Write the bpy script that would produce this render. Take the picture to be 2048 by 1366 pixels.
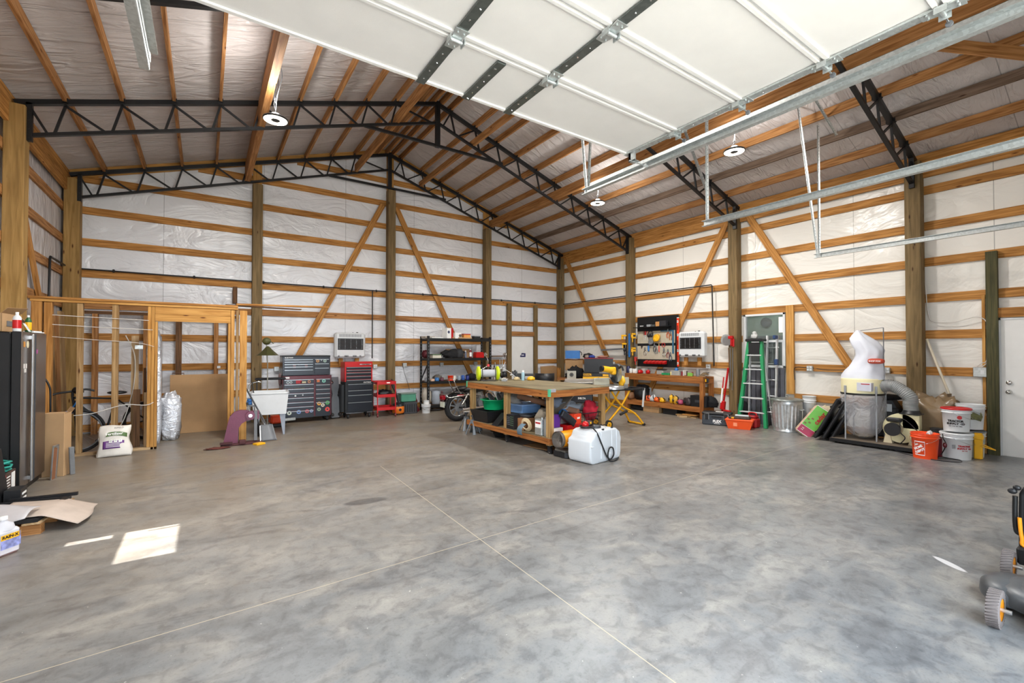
import bpy, math, random
from mathutils import Vector, Matrix, noise
random.seed(7)
PI=math.pi
for o in list(bpy.data.objects): bpy.data.objects.remove(o,do_unlink=True)
sc=bpy.context.scene; COL=sc.collection
# ---------------- camera ----------------
FPX,YAW,PITCH,SHY,CAMH=903.238,0.597172808,0.0140558379,6.93,1.58364
cam=bpy.data.cameras.new('camera'); camo=bpy.data.objects.new('camera',cam); COL.objects.link(camo)
cam.sensor_width=36; cam.lens=FPX/2048*36; cam.shift_y=SHY/2048; cam.clip_start=.03
camo.location=(0,0,CAMH); camo.rotation_euler=(PI/2+PITCH,0,-YAW)
sc.camera=camo
# ---------------- world, sun, exposure ----------------
sc.view_settings.view_transform='Standard'; sc.view_settings.look='None'; sc.view_settings.gamma=1
sc.view_settings.exposure=-.30
w=bpy.data.worlds.new('sky'); sc.world=w; w.use_nodes=True
nt=w.node_tree; bg=nt.nodes['Background']; bg.inputs[0].default_value=(.80,.90,1,1); bg.inputs[1].default_value=12.0
sun=bpy.data.lights.new('sun','SUN'); sun.energy=26; sun.angle=.009; sun.color=(1,.95,.86)
suno=bpy.data.objects.new('sun',sun); COL.objects.link(suno)
SUNDIR=Vector((1,0.0,-1.19)).normalized()
suno.rotation_euler=SUNDIR.to_track_quat('-Z','Y').to_euler(); suno.location=(-8,5,10)
for nm,loc,sx,sy in (('door_portal',(1.78,-.75,1.8),3.9,3.5),):
    l=bpy.data.lights.new(nm,'AREA'); l.shape='RECTANGLE'; l.size=sx; l.size_y=sy; l.cycles.is_portal=True
    o=bpy.data.objects.new(nm,l); COL.objects.link(o); o.location=loc; o.rotation_euler=(PI/2,0,PI)
LAMP_W=170

# ---------------- pixel rays (2048x1366 frame) to points on real planes ----------------
_cy,_sy,_cp,_sp=math.cos(YAW),math.sin(YAW),math.cos(PITCH),math.sin(PITCH)
_F=Vector((_sy*_cp,_cy*_cp,_sp)); _R=Vector((_cy,-_sy,0)); _U=_R.cross(_F); CP=Vector((0,0,CAMH))
def ray(px,py): return _F+_R*((px-1024)/FPX)+_U*((683+SHY-py)/FPX)
def WX(px,py,x): v=ray(px,py); return CP+v*(x/v.x)
def WY(px,py,y): v=ray(px,py); return CP+v*(y/v.y)
def WZ(px,py,z=0.0): v=ray(px,py); return CP+v*((z-CAMH)/v.z)

# ---------------- mesh builder ----------------
def V(*a): return Vector(a)
def RZ(a): return Matrix.Rotation(a,4,'Z')
def RX(a): return Matrix.Rotation(a,4,'X')
def RY(a): return Matrix.Rotation(a,4,'Y')
def TR(*a): return Matrix.Translation(Vector(a))
class MB:
    def __init__(s): s.v=[];s.f=[];s.u=[];s.m=[];s.s=[];s.M=Matrix.Identity(4)
    def add(s,vs,fs,mat=0,smooth=False,uvs=None):
        b=len(s.v); s.v+= [s.M@Vector(p) for p in vs]
        for i,f in enumerate(fs):
            s.f.append([b+k for k in f]); s.m.append(mat); s.s.append(smooth)
            s.u.append(uvs[i] if uvs else [(vs[k][0]+vs[k][1],vs[k][2]) for k in f])
        return s
    def box(s,a,b,mat=0,bev=0,M=None):
        a=[min(x,y) for x,y in zip(a,b)],[max(x,y) for x,y in zip(a,b)]; a,b=a
        ax=max(range(3),key=lambda i:b[i]-a[i]); ou,ov=random.random()*9,random.random()*9
        old=s.M
        if M is not None: s.M=old@M
        if bev<=0:
            vs=[(x,y,z) for x in (a[0],b[0]) for y in (a[1],b[1]) for z in (a[2],b[2])]
            fs=[(0,1,3,2),(4,6,7,5),(0,4,5,1),(2,3,7,6),(0,2,6,4),(1,5,7,3)]
        else:
            bev=min(bev,*[(b[i]-a[i])*.49 for i in range(3)])
            vs=[];idx={}
            for sx in (0,1):
                for sy in (0,1):
                    for sz in (0,1):
                        sg=(sx,sy,sz); c=[b[i] if sg[i] else a[i] for i in range(3)]
                        for k in range(3):
                            p=[c[i]+(0 if i==k else (-bev if sg[i] else bev)) for i in range(3)]
                            idx[(sx,sy,sz,k)]=len(vs); vs.append(tuple(p))
            fs=[]
            for k in range(3):
                i,j=[q for q in range(3) if q!=k]
                for e in (0,1):
                    f=[]
                    for (p,q) in ((0,0),(1,0),(1,1),(0,1)):
                        sg=[0,0,0]; sg[k]=e; sg[i]=p; sg[j]=q; f.append(idx[(*sg,k)])
                    fs.append(f)
            for k in range(3):
                i,j=[q for q in range(3) if q!=k]
                for p in (0,1):
                    for q in (0,1):
                        sg0=[0,0,0]; sg0[i]=p; sg0[j]=q; sg1=list(sg0); sg1[k]=1
                        fs.append([idx[(*sg0,i)],idx[(*sg1,i)],idx[(*sg1,j)],idx[(*sg0,j)]])
            for sx in (0,1):
                for sy in (0,1):
                    for sz in (0,1): fs.append([idx[(sx,sy,sz,k)] for k in range(3)])
            # orient outward
            c=Vector([(a[i]+b[i])/2 for i in range(3)]); o=[]
            for f in fs:
                p=[Vector(vs[k]) for k in f]; n=(p[1]-p[0]).cross(p[2]-p[0]); m=sum(p,Vector())/len(p)
                o.append(f if n.dot(m-c)>0 else f[::-1])
            fs=o
        ot=[i for i in range(3) if i!=ax]
        uvs=[[(vs[k][ax]+ou,vs[k][ot[0]]+vs[k][ot[1]]+ov) for k in f] for f in fs]
        s.add(vs,fs,mat,False,uvs); s.M=old; return s
    def beam(s,p0,p1,w,h,mat=0,up=(0,0,1),bev=0):
        p0,p1=Vector(p0),Vector(p1); x=(p1-p0); L=x.length; x=x/L; up=Vector(up); y=up.cross(x)
        if y.length<1e-4: y=Vector((0,1,0)).cross(x)
        y.normalize(); z=x.cross(y); M=Matrix((x,y,z)).transposed().to_4x4(); M.translation=p0
        return s.box((0,-w/2,-h/2),(L,w/2,h/2),mat,bev,M)
    def cyl(s,p0,p1,r0,r1=None,n=16,mat=0,cap=True,smooth=True):
        r1=r0 if r1 is None else r1; p0,p1=Vector(p0),Vector(p1); z=(p1-p0); 
        if z.length<1e-6: return s
        z.normalize(); x=z.orthogonal().normalized(); y=z.cross(x); vs=[]
        for p,r in ((p0,r0),(p1,r1)):
            for i in range(n):
                a=2*PI*i/n; vs.append(p+x*(r*math.cos(a))+y*(r*math.sin(a)))
        s.add(vs,[(i,(i+1)%n,n+(i+1)%n,n+i) for i in range(n)],mat,smooth)
        if cap: s.add(vs[:n],[tuple(range(n))[::-1]],mat); s.add(vs[n:],[tuple(range(n))],mat)
        return s
    def tube(s,pts,r,n=8,mat=0,closed=False,sub=0,cap=True):
        P=[Vector(p) for p in pts]
        if sub:
            Q=[];L=len(P)
            for i in range(L if closed else L-1):
                g=(lambda k:P[k%L]) if closed else (lambda k:P[max(0,min(L-1,k))])
                a,b,c,d=g(i-1),g(i),g(i+1),g(i+2)
                for j in range(sub):
                    t=j/sub; Q.append(.5*((2*b)+(c-a)*t+(2*a-5*b+4*c-d)*t*t+(3*b-a-3*c+d)*t**3))
            if not closed: Q.append(P[-1])
            P=Q
        L=len(P); vs=[]; prev=None
        for i,p in enumerate(P):
            if closed: t=P[(i+1)%L]-P[i-1]
            else: t=P[min(i+1,L-1)]-P[max(i-1,0)]
            if t.length<1e-9: t=Vector((0,0,1))
            t.normalize()
            x=t.orthogonal().normalized() if prev is None else (prev-t*prev.dot(t))
            if x.length<1e-6: x=t.orthogonal()
            x.normalize(); prev=x; y=t.cross(x); rr=r(i/(L-1)) if callable(r) else r
            for k in range(n):
                a=2*PI*k/n; vs.append(p+x*(rr*math.cos(a))+y*(rr*math.sin(a)))
        fs=[]
        for i in range(L if closed else L-1):
            j=(i+1)%L
            for k in range(n): fs.append((i*n+k,i*n+(k+1)%n,j*n+(k+1)%n,j*n+k))
        s.add(vs,fs,mat,True)
        if cap and not closed:
            s.add(vs[:n],[tuple(range(n))[::-1]],mat); s.add(vs[-n:],[tuple(range(n))],mat)
        return s
    def lathe(s,prof,n=24,mat=0,M=None,sx=1,sy=1,smooth=True,a0=0,a1=2*PI,cap=True):
        old=s.M
        if M is not None: s.M=old@M
        full=abs(a1-a0-2*PI)<1e-6; vs=[]
        m=n if full else n+1
        for r,z in prof:
            for i in range(m):
                a=a0+(a1-a0)*i/n; vs.append((r*sx*math.cos(a),r*sy*math.sin(a),z))
        fs=[]
        for j in range(len(prof)-1):
            for i in range(n): fs.append((j*m+i,j*m+(i+1)%m,(j+1)*m+(i+1)%m,(j+1)*m+i))
        s.add(vs,fs,mat,smooth)
        if full and cap and tuple(prof[0])!=tuple(prof[-1]):
            if prof[0][0]>1e-4: s.add(vs[:n],[tuple(range(n))[::-1]],mat)
            if prof[-1][0]>1e-4: s.add(vs[-n:],[tuple(range(n))],mat)
        s.M=old; return s
    def prism(s,poly,h,mat=0,M=None,h0=0):
        old=s.M
        if M is not None: s.M=old@M
        n=len(poly); vs=[(x,y,h0) for x,y in poly]+[(x,y,h) for x,y in poly]
        s.add(vs,[tuple(range(n))[::-1],tuple(range(n,2*n))]+[(i,(i+1)%n,n+(i+1)%n,n+i) for i in range(n)],mat)
        s.M=old; return s
    def blob(s,c,r,mat=0,n=20,amp=0,seed=0,pw=1.0,fr=3,M=None,flat=None):
        old=s.M
        if M is not None: s.M=old@M
        vs=[];h=n//2
        sg=lambda q,e: math.copysign(abs(q)**e,q)
        for j in range(h+1):
            th=PI*j/h
            for i in range(n):
                a=2*PI*i/n; d=Vector((sg(math.sin(th)*math.cos(a),pw),sg(math.sin(th)*math.sin(a),pw),sg(math.cos(th),pw)))
                k=1+amp*noise.noise(d*fr+Vector((seed,seed*.7,0))) if amp else 1
                p=Vector((c[0]+d.x*r[0]*k,c[1]+d.y*r[1]*k,c[2]+d.z*r[2]*k))
                if flat is not None and p.z<flat: p.z=flat
                vs.append(p)
        fs=[(j*n+i,(j+1)*n+i,(j+1)*n+(i+1)%n,j*n+(i+1)%n) for j in range(h) for i in range(n)]
        s.add(vs,fs,mat,True); s.M=old; return s
    def sheet(s,fn,nu,nv,th=.002,mat=0,smooth=True):
        vs=[]; 
        for j in range(nv+1):
            for i in range(nu+1): vs.append(Vector(fn(i/nu,j/nv)))
        m=nu+1; N=[]
        for j in range(nv+1):
            for i in range(nu+1):
                a=vs[j*m+min(i+1,nu)]-vs[j*m+max(i-1,0)]; b=vs[min(j+1,nv)*m+i]-vs[max(j-1,0)*m+i]
                q=a.cross(b); N.append(q.normalized() if q.length>1e-9 else Vector((0,0,1)))
        bk=[p-q*th for p,q in zip(vs,N)]; K=len(vs); fs=[]
        for j in range(nv):
            for i in range(nu):
                f=(j*m+i,j*m+i+1,(j+1)*m+i+1,(j+1)*m+i); fs.append(f); fs.append(tuple(K+k for k in f[::-1]))
        ed=[i for i in range(m)]+[j*m+nu for j in range(1,nv+1)]+[nv*m+i for i in range(nu-1,-1,-1)]+[j*m for j in range(nv-1,0,-1)]
        for q in range(len(ed)):
            a,b=ed[q],ed[(q+1)%len(ed)]; fs.append((b,a,K+a,K+b))
        s.add(vs+bk,fs,mat,smooth); return s
    def obj(s,name,mats,parent=None,label=None,loc=None,smooth_angle=None):
        me=bpy.data.meshes.new(name); me.from_pydata([tuple(p) for p in s.v],[],s.f)
        if not isinstance(mats,(list,tuple)): mats=[mats]
        for m in mats: me.materials.append(m)
        me.polygons.foreach_set('material_index',s.m); me.polygons.foreach_set('use_smooth',s.s)
        uv=me.uv_layers.new(name='UVMap'); flat=[c for f in s.u for p in f for c in p]
        uv.data.foreach_set('uv',flat); me.update()
        o=bpy.data.objects.new(name,me); COL.objects.link(o)
        if parent: o.parent=parent
        if loc is not None: o.location=loc
        if label: o['label']=label
        return o
def tag(o,label,cat,group=None,kind=None):
    o['label']=label; o['category']=cat
    if group: o['group']=group
    if kind: o['kind']=kind
    return o
def thing(name,label,cat,loc=(0,0,0),rz=0,group=None,rot=None):
    o=bpy.data.objects.new(name,None); COL.objects.link(o); o.location=loc; o.rotation_euler=rot or (0,0,rz); o.empty_display_size=.1
    return tag(o,label,cat,group)
def struct(mb,name,mats,label=None):
    o=mb.obj(name,mats); o['kind']='structure'
    if label: o['label']=label
    return o
def one(mb,name,mats,label,cat,group=None,loc=(0,0,0),rz=0,rot=None):
    o=mb.obj(name,mats); o.location=loc; o.rotation_euler=rot or (0,0,rz); return tag(o,label,cat,group)
def copy_tree(o,parent=None):
    c=o.copy(); COL.objects.link(c)
    if parent: c.parent=parent
    for ch in list(o.children): copy_tree(ch,c)
    return c
def text(s,size,mat,parent,loc,rot,name='lettering',ext=.0008,bold=0,sx=1,align='CENTER'):
    cu=bpy.data.curves.new(name,'FONT'); cu.body=s; cu.size=size; cu.extrude=ext; cu.align_x=align; cu.align_y='CENTER'; cu.offset=bold; cu.resolution_u=2
    t=bpy.data.objects.new(name,cu); COL.objects.link(t)
    bpy.context.view_layer.update()
    me=bpy.data.meshes.new_from_object(t.evaluated_get(bpy.context.evaluated_depsgraph_get()))
    bpy.data.objects.remove(t); me.materials.clear(); me.materials.append(mat)
    o=bpy.data.objects.new(name,me); COL.objects.link(o); o.parent=parent; o.location=loc; o.rotation_euler=rot; o.scale=(sx,1,1)
    return o
FR=(PI/2,0,0)   # text facing local -Y

# ---------------- materials ----------------
def lin(h):
    if isinstance(h,str):
        h=h.lstrip('#'); c=[int(h[i:i+2],16)/255 for i in (0,2,4)]
    else: c=[x/255 for x in h]
    return tuple((x/12.92 if x<=.04045 else ((x+.055)/1.055)**2.4) for x in c)+(1,)
def _base(name):
    m=bpy.data.materials.new(name); m.use_nodes=True; t=m.node_tree; b=t.nodes['Principled BSDF']; return m,t,b
def nd(t,k,**kw):
    n=t.nodes.new(k)
    for a,b in kw.items():
        if a in n.inputs.keys() if False else False: pass
        setattr(n,a,b)
    return n
def mat(name,col,rough=.5,metal=0,var=.10,scale=6,bump=.0,bscale=40,trans=0,alpha=1,emit=None,es=1,spec=None,coat=0,sss=0):
    m,t,b=_base(name); L=t.links
    tc=nd(t,'ShaderNodeTexCoord'); no=nd(t,'ShaderNodeTexNoise'); no.inputs['Scale'].default_value=scale; no.inputs['Detail'].default_value=5
    L.new(tc.outputs['Object'],no.inputs['Vector'])
    rp=nd(t,'ShaderNodeValToRGB'); c=lin(col)
    rp.color_ramp.elements[0].position=.3; rp.color_ramp.elements[1].position=.7
    rp.color_ramp.elements[0].color=tuple(x*(1-var) for x in c[:3])+(1,); rp.color_ramp.elements[1].color=tuple(min(1,x*(1+var)) for x in c[:3])+(1,)
    L.new(no.outputs['Fac'],rp.inputs[0]); L.new(rp.outputs[0],b.inputs['Base Color'])
    b.inputs['Roughness'].default_value=rough; b.inputs['Metallic'].default_value=metal
    if bump:
        n2=nd(t,'ShaderNodeTexNoise'); n2.inputs['Scale'].default_value=bscale; L.new(tc.outputs['Object'],n2.inputs['Vector'])
        bp=nd(t,'ShaderNodeBump'); bp.inputs['Strength'].default_value=bump; bp.inputs['Distance'].default_value=.01
        L.new(n2.outputs['Fac'],bp.inputs['Height']); L.new(bp.outputs[0],b.inputs['Normal'])
    if trans: b.inputs['Transmission Weight'].default_value=trans
    if alpha<1: b.inputs['Alpha'].default_value=alpha
    if coat: b.inputs['Coat Weight'].default_value=coat
    if emit: b.inputs['Emission Color'].default_value=lin(emit); b.inputs['Emission Strength'].default_value=es
    return m
def wood(name,light,dark,rough=.7,grain=1.0,knots=True,gs=(1.2,22)):
    m,t,b=_base(name); L=t.links
    uv=nd(t,'ShaderNodeUVMap'); uv.uv_map='UVMap'
    mp=nd(t,'ShaderNodeMapping'); mp.inputs['Scale'].default_value=(gs[0],gs[1],1); L.new(uv.outputs[0],mp.inputs[0])
    n1=nd(t,'ShaderNodeTexNoise'); n1.inputs['Scale'].default_value=1.6; n1.inputs['Detail'].default_value=6; n1.inputs['Distortion'].default_value=.6
    L.new(mp.outputs[0],n1.inputs['Vector'])
    mp2=nd(t,'ShaderNodeMapping'); mp2.inputs['Scale'].default_value=(.5,1.5,1); L.new(uv.outputs[0],mp2.inputs[0])
    n2=nd(t,'ShaderNodeTexNoise'); n2.inputs['Scale'].default_value=1.3; n2.inputs['Detail'].default_value=2; L.new(mp2.outputs[0],n2.inputs['Vector'])
    rp=nd(t,'ShaderNodeValToRGB'); rp.color_ramp.elements[0].position=.36; rp.color_ramp.elements[1].position=.62
    rp.color_ramp.elements[0].color=lin(dark); rp.color_ramp.elements[1].color=lin(light); L.new(n1.outputs['Fac'],rp.inputs[0])
    mx=nd(t,'ShaderNodeMix'); mx.data_type='RGBA'; mx.blend_type='MULTIPLY'; mx.inputs[0].default_value=.8
    r2=nd(t,'ShaderNodeValToRGB'); r2.color_ramp.elements[0].position=.3; r2.color_ramp.elements[1].position=.7
    r2.color_ramp.elements[0].color=(.68,.66,.64,1); r2.color_ramp.elements[1].color=(1,1,1,1); L.new(n2.outputs['Fac'],r2.inputs[0])
    L.new(rp.outputs[0],mx.inputs[6]); L.new(r2.outputs[0],mx.inputs[7]); out=mx.outputs[2]
    if knots:
        mp3=nd(t,'ShaderNodeMapping'); mp3.inputs['Scale'].default_value=(2.6,9,1); L.new(uv.outputs[0],mp3.inputs[0])
        vo=nd(t,'ShaderNodeTexVoronoi'); vo.inputs['Scale'].default_value=1.0; L.new(mp3.outputs[0],vo.inputs['Vector'])
        r3=nd(t,'ShaderNodeValToRGB'); r3.color_ramp.elements[0].position=.05; r3.color_ramp.elements[1].position=.14
        r3.color_ramp.elements[0].color=(.22,.11,.05,1); r3.color_ramp.elements[1].color=(1,1,1,1); L.new(vo.outputs['Distance'],r3.inputs[0])
        m2=nd(t,'ShaderNodeMix'); m2.data_type='RGBA'; m2.blend_type='MULTIPLY'
        # only some of the cells hold a knot
        sr=nd(t,'ShaderNodeSeparateColor'); L.new(vo.outputs['Color'],sr.inputs[0]); gt=nd(t,'ShaderNodeMath'); gt.operation='GREATER_THAN'; gt.inputs[1].default_value=.42
        L.new(sr.outputs[0],gt.inputs[0]); L.new(gt.outputs[0],m2.inputs[0]); L.new(out,m2.inputs[6]); L.new(r3.outputs[0],m2.inputs[7]); out=m2.outputs[2]
    L.new(out,b.inputs['Base Color']); b.inputs['Roughness'].default_value=rough; b.inputs['Specular IOR Level'].default_value=.25
    bp=nd(t,'ShaderNodeBump'); bp.inputs['Strength'].default_value=.15; bp.inputs['Distance'].default_value=.004; L.new(n1.outputs['Fac'],bp.inputs['Height']); L.new(bp.outputs[0],b.inputs['Normal'])
    return m
def film(name,col,rough=.32,stretch=(1,1,1),bump=.5,wr=3.0,metal=0,rot=(0,0,0),seam=None,sp=1.83,so=.4):
    m,t,b=_base(name); L=t.links
    tc=nd(t,'ShaderNodeTexCoord'); mp=nd(t,'ShaderNodeMapping'); mp.inputs['Scale'].default_value=stretch; mp.inputs['Rotation'].default_value=rot; L.new(tc.outputs['Object'],mp.inputs[0])
    a=nd(t,'ShaderNodeTexNoise'); a.inputs['Scale'].default_value=wr; a.inputs['Detail'].default_value=4; a.inputs['Roughness'].default_value=.5; a.inputs['Distortion'].default_value=1.4; L.new(mp.outputs[0],a.inputs['Vector'])
    v=nd(t,'ShaderNodeTexNoise'); v.inputs['Scale'].default_value=wr*.45; v.inputs['Detail'].default_value=3; L.new(tc.outputs['Object'],v.inputs['Vector'])
    rd=nd(t,'ShaderNodeMath'); rd.operation='SUBTRACT'; rd.inputs[1].default_value=.5; L.new(a.outputs['Fac'],rd.inputs[0])
    ab=nd(t,'ShaderNodeMath'); ab.operation='ABSOLUTE'; L.new(rd.outputs[0],ab.inputs[0])
    ad=nd(t,'ShaderNodeMath'); ad.operation='MULTIPLY_ADD'; ad.inputs[1].default_value=1.6; L.new(v.outputs['Fac'],ad.inputs[0]); L.new(ab.outputs[0],ad.inputs[2])
    bp=nd(t,'ShaderNodeBump'); bp.inputs['Strength'].default_value=bump; bp.inputs['Distance'].default_value=.11; L.new(ad.outputs[0],bp.inputs['Height']); L.new(bp.outputs[0],b.inputs['Normal'])
    c=lin(col); rp=nd(t,'ShaderNodeValToRGB'); rp.color_ramp.elements[0].position=.3; rp.color_ramp.elements[1].position=.7
    rp.color_ramp.elements[0].color=tuple(x*.9 for x in c[:3])+(1,); rp.color_ramp.elements[1].color=tuple(min(1,x*1.06) for x in c[:3])+(1,)
    L.new(v.outputs['Fac'],rp.inputs[0]); out=rp.outputs[0]
    if seam is not None:
        sx=nd(t,'ShaderNodeSeparateXYZ'); L.new(tc.outputs['Object'],sx.inputs[0])
        q=nd(t,'ShaderNodeMath'); q.operation='MULTIPLY_ADD'; q.inputs[1].default_value=1/sp; q.inputs[2].default_value=so+20; L.new(sx.outputs[seam],q.inputs[0])
        fr=nd(t,'ShaderNodeMath'); fr.operation='FRACT'; L.new(q.outputs[0],fr.inputs[0]); lt=nd(t,'ShaderNodeMath'); lt.operation='LESS_THAN'; lt.inputs[1].default_value=.006; L.new(fr.outputs[0],lt.inputs[0])
        mx=nd(t,'ShaderNodeMix'); mx.data_type='RGBA'; L.new(lt.outputs[0],mx.inputs[0]); L.new(out,mx.inputs[6]); mx.inputs[7].default_value=tuple(x*.55 for x in c[:3])+(1,); out=mx.outputs[2]
    L.new(out,b.inputs['Base Color'])
    b.inputs['Roughness'].default_value=rough; b.inputs['Metallic'].default_value=metal
    return m
def concrete():
    m,t,b=_base('polished_concrete'); L=t.links
    tc=nd(t,'ShaderNodeTexCoord'); P=tc.outputs['Object']
    def N(sc_,det,dist=0,scl=None,rot=0):
        q=P
        if scl:
            mp=nd(t,'ShaderNodeMapping'); mp.inputs['Scale'].default_value=scl; mp.inputs['Rotation'].default_value=(0,0,rot); L.new(P,mp.inputs[0]); q=mp.outputs[0]
        n=nd(t,'ShaderNodeTexNoise'); n.inputs['Scale'].default_value=sc_; n.inputs['Detail'].default_value=det; n.inputs['Distortion'].default_value=dist; n.inputs['Roughness'].default_value=.6; L.new(q,n.inputs['Vector']); return n.outputs['Fac']
    def ramp(f,st):
        r=nd(t,'ShaderNodeValToRGB'); e=r.color_ramp.elements
        while len(e)<len(st): e.new(.5)
        for q,(p,c) in zip(e,st): q.position=p; q.color=c if len(c)==4 else tuple(c)+(1,)
        L.new(f,r.inputs[0]); return r.outputs[0]
    def mix(f,a,c,bt='MIX'):
        x=nd(t,'ShaderNodeMix'); x.data_type='RGBA'; x.blend_type=bt
        if isinstance(f,float): x.inputs[0].default_value=f
        else: L.new(f,x.inputs[0])
        for k,q in ((6,a),(7,c)):
            if isinstance(q,tuple): x.inputs[k].default_value=q
            else: L.new(q,x.inputs[k])
        return x.outputs[2]
    big=N(.55,8,.5,(1,1.3,1),.5); med=N(1.9,10,.6,(1,1.5,1),.9); fine=N(9,12,.5); grit=N(60,6,.3)
    c=ramp(big,[(.32,lin('62666a')),(.46,lin('7e8183')),(.57,lin('979897')),(.74,lin('b4b4b1'))])
    c2=ramp(med,[(.34,lin('5a5d60')),(.47,lin('7a7e81')),(.56,lin('918f8b')),(.68,lin('b2aea4'))])
    col=mix(.5,c,c2); f3=ramp(fine,[(.38,(.62,.62,.64,1)),(.5,(.92,.92,.92,1)),(.62,(1,1,1,1))]); col=mix(.8,col,f3,'MULTIPLY')
    g4=ramp(grit,[(.34,(.70,.70,.70,1)),(.46,(1,1,1,1))]); col=mix(.6,col,g4,'MULTIPLY'); g5=ramp(N(35,4,.2),[(.70,(0,0,0,1)),(.74,(1,1,1,1))]); col=mix(g5,col,lin('c9c6c0'))
    # tan dust drifting in from the back and the left wall
    sp=nd(t,'ShaderNodeSeparateXYZ'); L.new(P,sp.inputs[0])
    mr=nd(t,'ShaderNodeMapRange'); mr.inputs[1].default_value=1.8; mr.inputs[2].default_value=8.0; L.new(sp.outputs[1],mr.inputs[0])
    dn=ramp(N(1.3,5,1),[(.35,(0,0,0,1)),(.7,(1,1,1,1))]); mu=nd(t,'ShaderNodeMath'); mu.operation='MULTIPLY'; mu.use_clamp=True; L.new(mr.outputs[0],mu.inputs[0]); 
    ml=nd(t,'ShaderNodeMath'); ml.operation='MULTIPLY_ADD'; ml.inputs[1].default_value=.5; ml.inputs[2].default_value=.45; L.new(dn,ml.inputs[0]); L.new(ml.outputs[0],mu.inputs[1])
    col=mix(mu.outputs[0],col,lin('8a7b66'))
    # dark oily scuffs
    sc2=ramp(N(.9,8,2.0,(1.0,2.6,1),-.4),[(.56,(1,1,1,1)),(.66,(.66,.66,.68,1)),(.8,(.5,.5,.5,1))]); col=mix(.8,col,sc2,'MULTIPLY')
    # one dark stain
    def dist(x,y,sx,sy,rt):
        mp=nd(t,'ShaderNodeMapping'); mp.vector_type='TEXTURE'; mp.inputs['Location'].default_value=(x,y,0); mp.inputs['Rotation'].default_value=(0,0,rt); mp.inputs['Scale'].default_value=(sx,sy,1); L.new(P,mp.inputs[0])
        le=nd(t,'ShaderNodeVectorMath'); le.operation='LENGTH'; L.new(mp.outputs[0],le.inputs[0]); return le.outputs['Value']
    st=ramp(dist(1.42,4.83,.24,.10,-.1),[(.8,(.45,.45,.46,1)),(1,(1,1,1,1))]); col=mix(.8,col,st,'MULTIPLY')
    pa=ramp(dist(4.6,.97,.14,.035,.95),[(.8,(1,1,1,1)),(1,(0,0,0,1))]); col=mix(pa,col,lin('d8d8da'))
    # sawn control joints
    def line(cx,cy,ang,w=.0034):
        nx,ny=-math.sin(ang),math.cos(ang); d=nd(t,'ShaderNodeVectorMath'); d.operation='DOT_PRODUCT'; d.inputs[1].default_value=(nx,ny,0); L.new(P,d.inputs[0])
        s=nd(t,'ShaderNodeMath'); s.operation='SUBTRACT'; s.inputs[1].default_value=cx*nx+cy*ny; L.new(d.outputs['Value'],s.inputs[0])
        a=nd(t,'ShaderNodeMath'); a.operation='ABSOLUTE'; L.new(s.outputs[0],a.inputs[0]); l=nd(t,'ShaderNodeMath'); l.operation='LESS_THAN'; l.inputs[1].default_value=w; L.new(a.outputs[0],l.inputs[0]); return l.outputs[0]
    l1=line(1.93,3.32,math.radians(88.3)); ym=nd(t,'ShaderNodeMath'); ym.operation='LESS_THAN'; ym.inputs[1].default_value=6.2; L.new(sp.outputs[1],ym.inputs[0]); lm=nd(t,'ShaderNodeMath'); lm.operation='MULTIPLY'; L.new(l1,lm.inputs[0]); L.new(ym.outputs[0],lm.inputs[1]); l1=lm.outputs[0]; l2=line(1.93,3.32,math.radians(2.9)); mxx=nd(t,'ShaderNodeMath'); mxx.operation='MAXIMUM'; L.new(l1,mxx.inputs[0]); L.new(l2,mxx.inputs[1])
    col=mix(mxx.outputs[0],col,lin('b8ad98'))
    col=mix(1.0,col,(.93,.93,.93,1),'MULTIPLY')
    L.new(col,b.inputs['Base Color'])
    rr=nd(t,'ShaderNodeMapRange'); rr.inputs[3].default_value=.24; rr.inputs[4].default_value=.50; L.new(med,rr.inputs[0]); L.new(rr.outputs[0],b.inputs['Roughness'])
    bp=nd(t,'ShaderNodeBump'); bp.inputs['Strength'].default_value=.12; bp.inputs['Distance'].default_value=.01; L.new(fine,bp.inputs['Height']); L.new(bp.outputs[0],b.inputs['Normal'])
    return m
def galv(name='galvanised_steel',col='ccd2d2',rough=.38,scale=55):
    m,t,b=_base(name); L=t.links
    tc=nd(t,'ShaderNodeTexCoord'); v=nd(t,'ShaderNodeTexVoronoi'); v.inputs['Scale'].default_value=scale; L.new(tc.outputs['Object'],v.inputs['Vector'])
    rp=nd(t,'ShaderNodeValToRGB'); c=lin(col); rp.color_ramp.elements[0].color=tuple(x*.78 for x in c[:3])+(1,); rp.color_ramp.elements[1].color=c
    s=nd(t,'ShaderNodeSeparateColor'); L.new(v.outputs['Color'],s.inputs[0]); L.new(s.outputs[0],rp.inputs[0]); L.new(rp.outputs[0],b.inputs['Base Color'])
    b.inputs['Metallic'].default_value=.7; b.inputs['Roughness'].default_value=rough
    return m
W_GIRT=wood('orange_pine_lumber','c99150','98662f'); W_PURL=wood('brown_pine_lumber','c08c58','8f5f33')
W_GREY=wood('weathered_grey_lumber','857060','5f4d40'); W_POST=wood('treated_post_lumber','88714e','6b5a3c',gs=(1,16))
W_PINE=wood('bright_pine_lumber','d3a05a','b07b3c'); W_STUD=wood('pale_stud_lumber','b59468','8c6c44'); W_POSTL=wood('yellow_treated_lumber','a98650','8b6c3b',gs=(1,14))
W_TAB=wood('table_frame_lumber','b5763f','865026'); W_LEG=wood('pale_post_lumber','bb9a69','907044'); W_PLY=wood('dusty_plywood','8f8468','786c54',knots=False,gs=(1,5)); W_GREEN=wood('green_treated_lumber','5e5a3c','43432c')
W_PALE=wood('pale_board','c7ab84','a88862'); W_DARK=wood('dark_board','7c5a3c','553a24')
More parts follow.
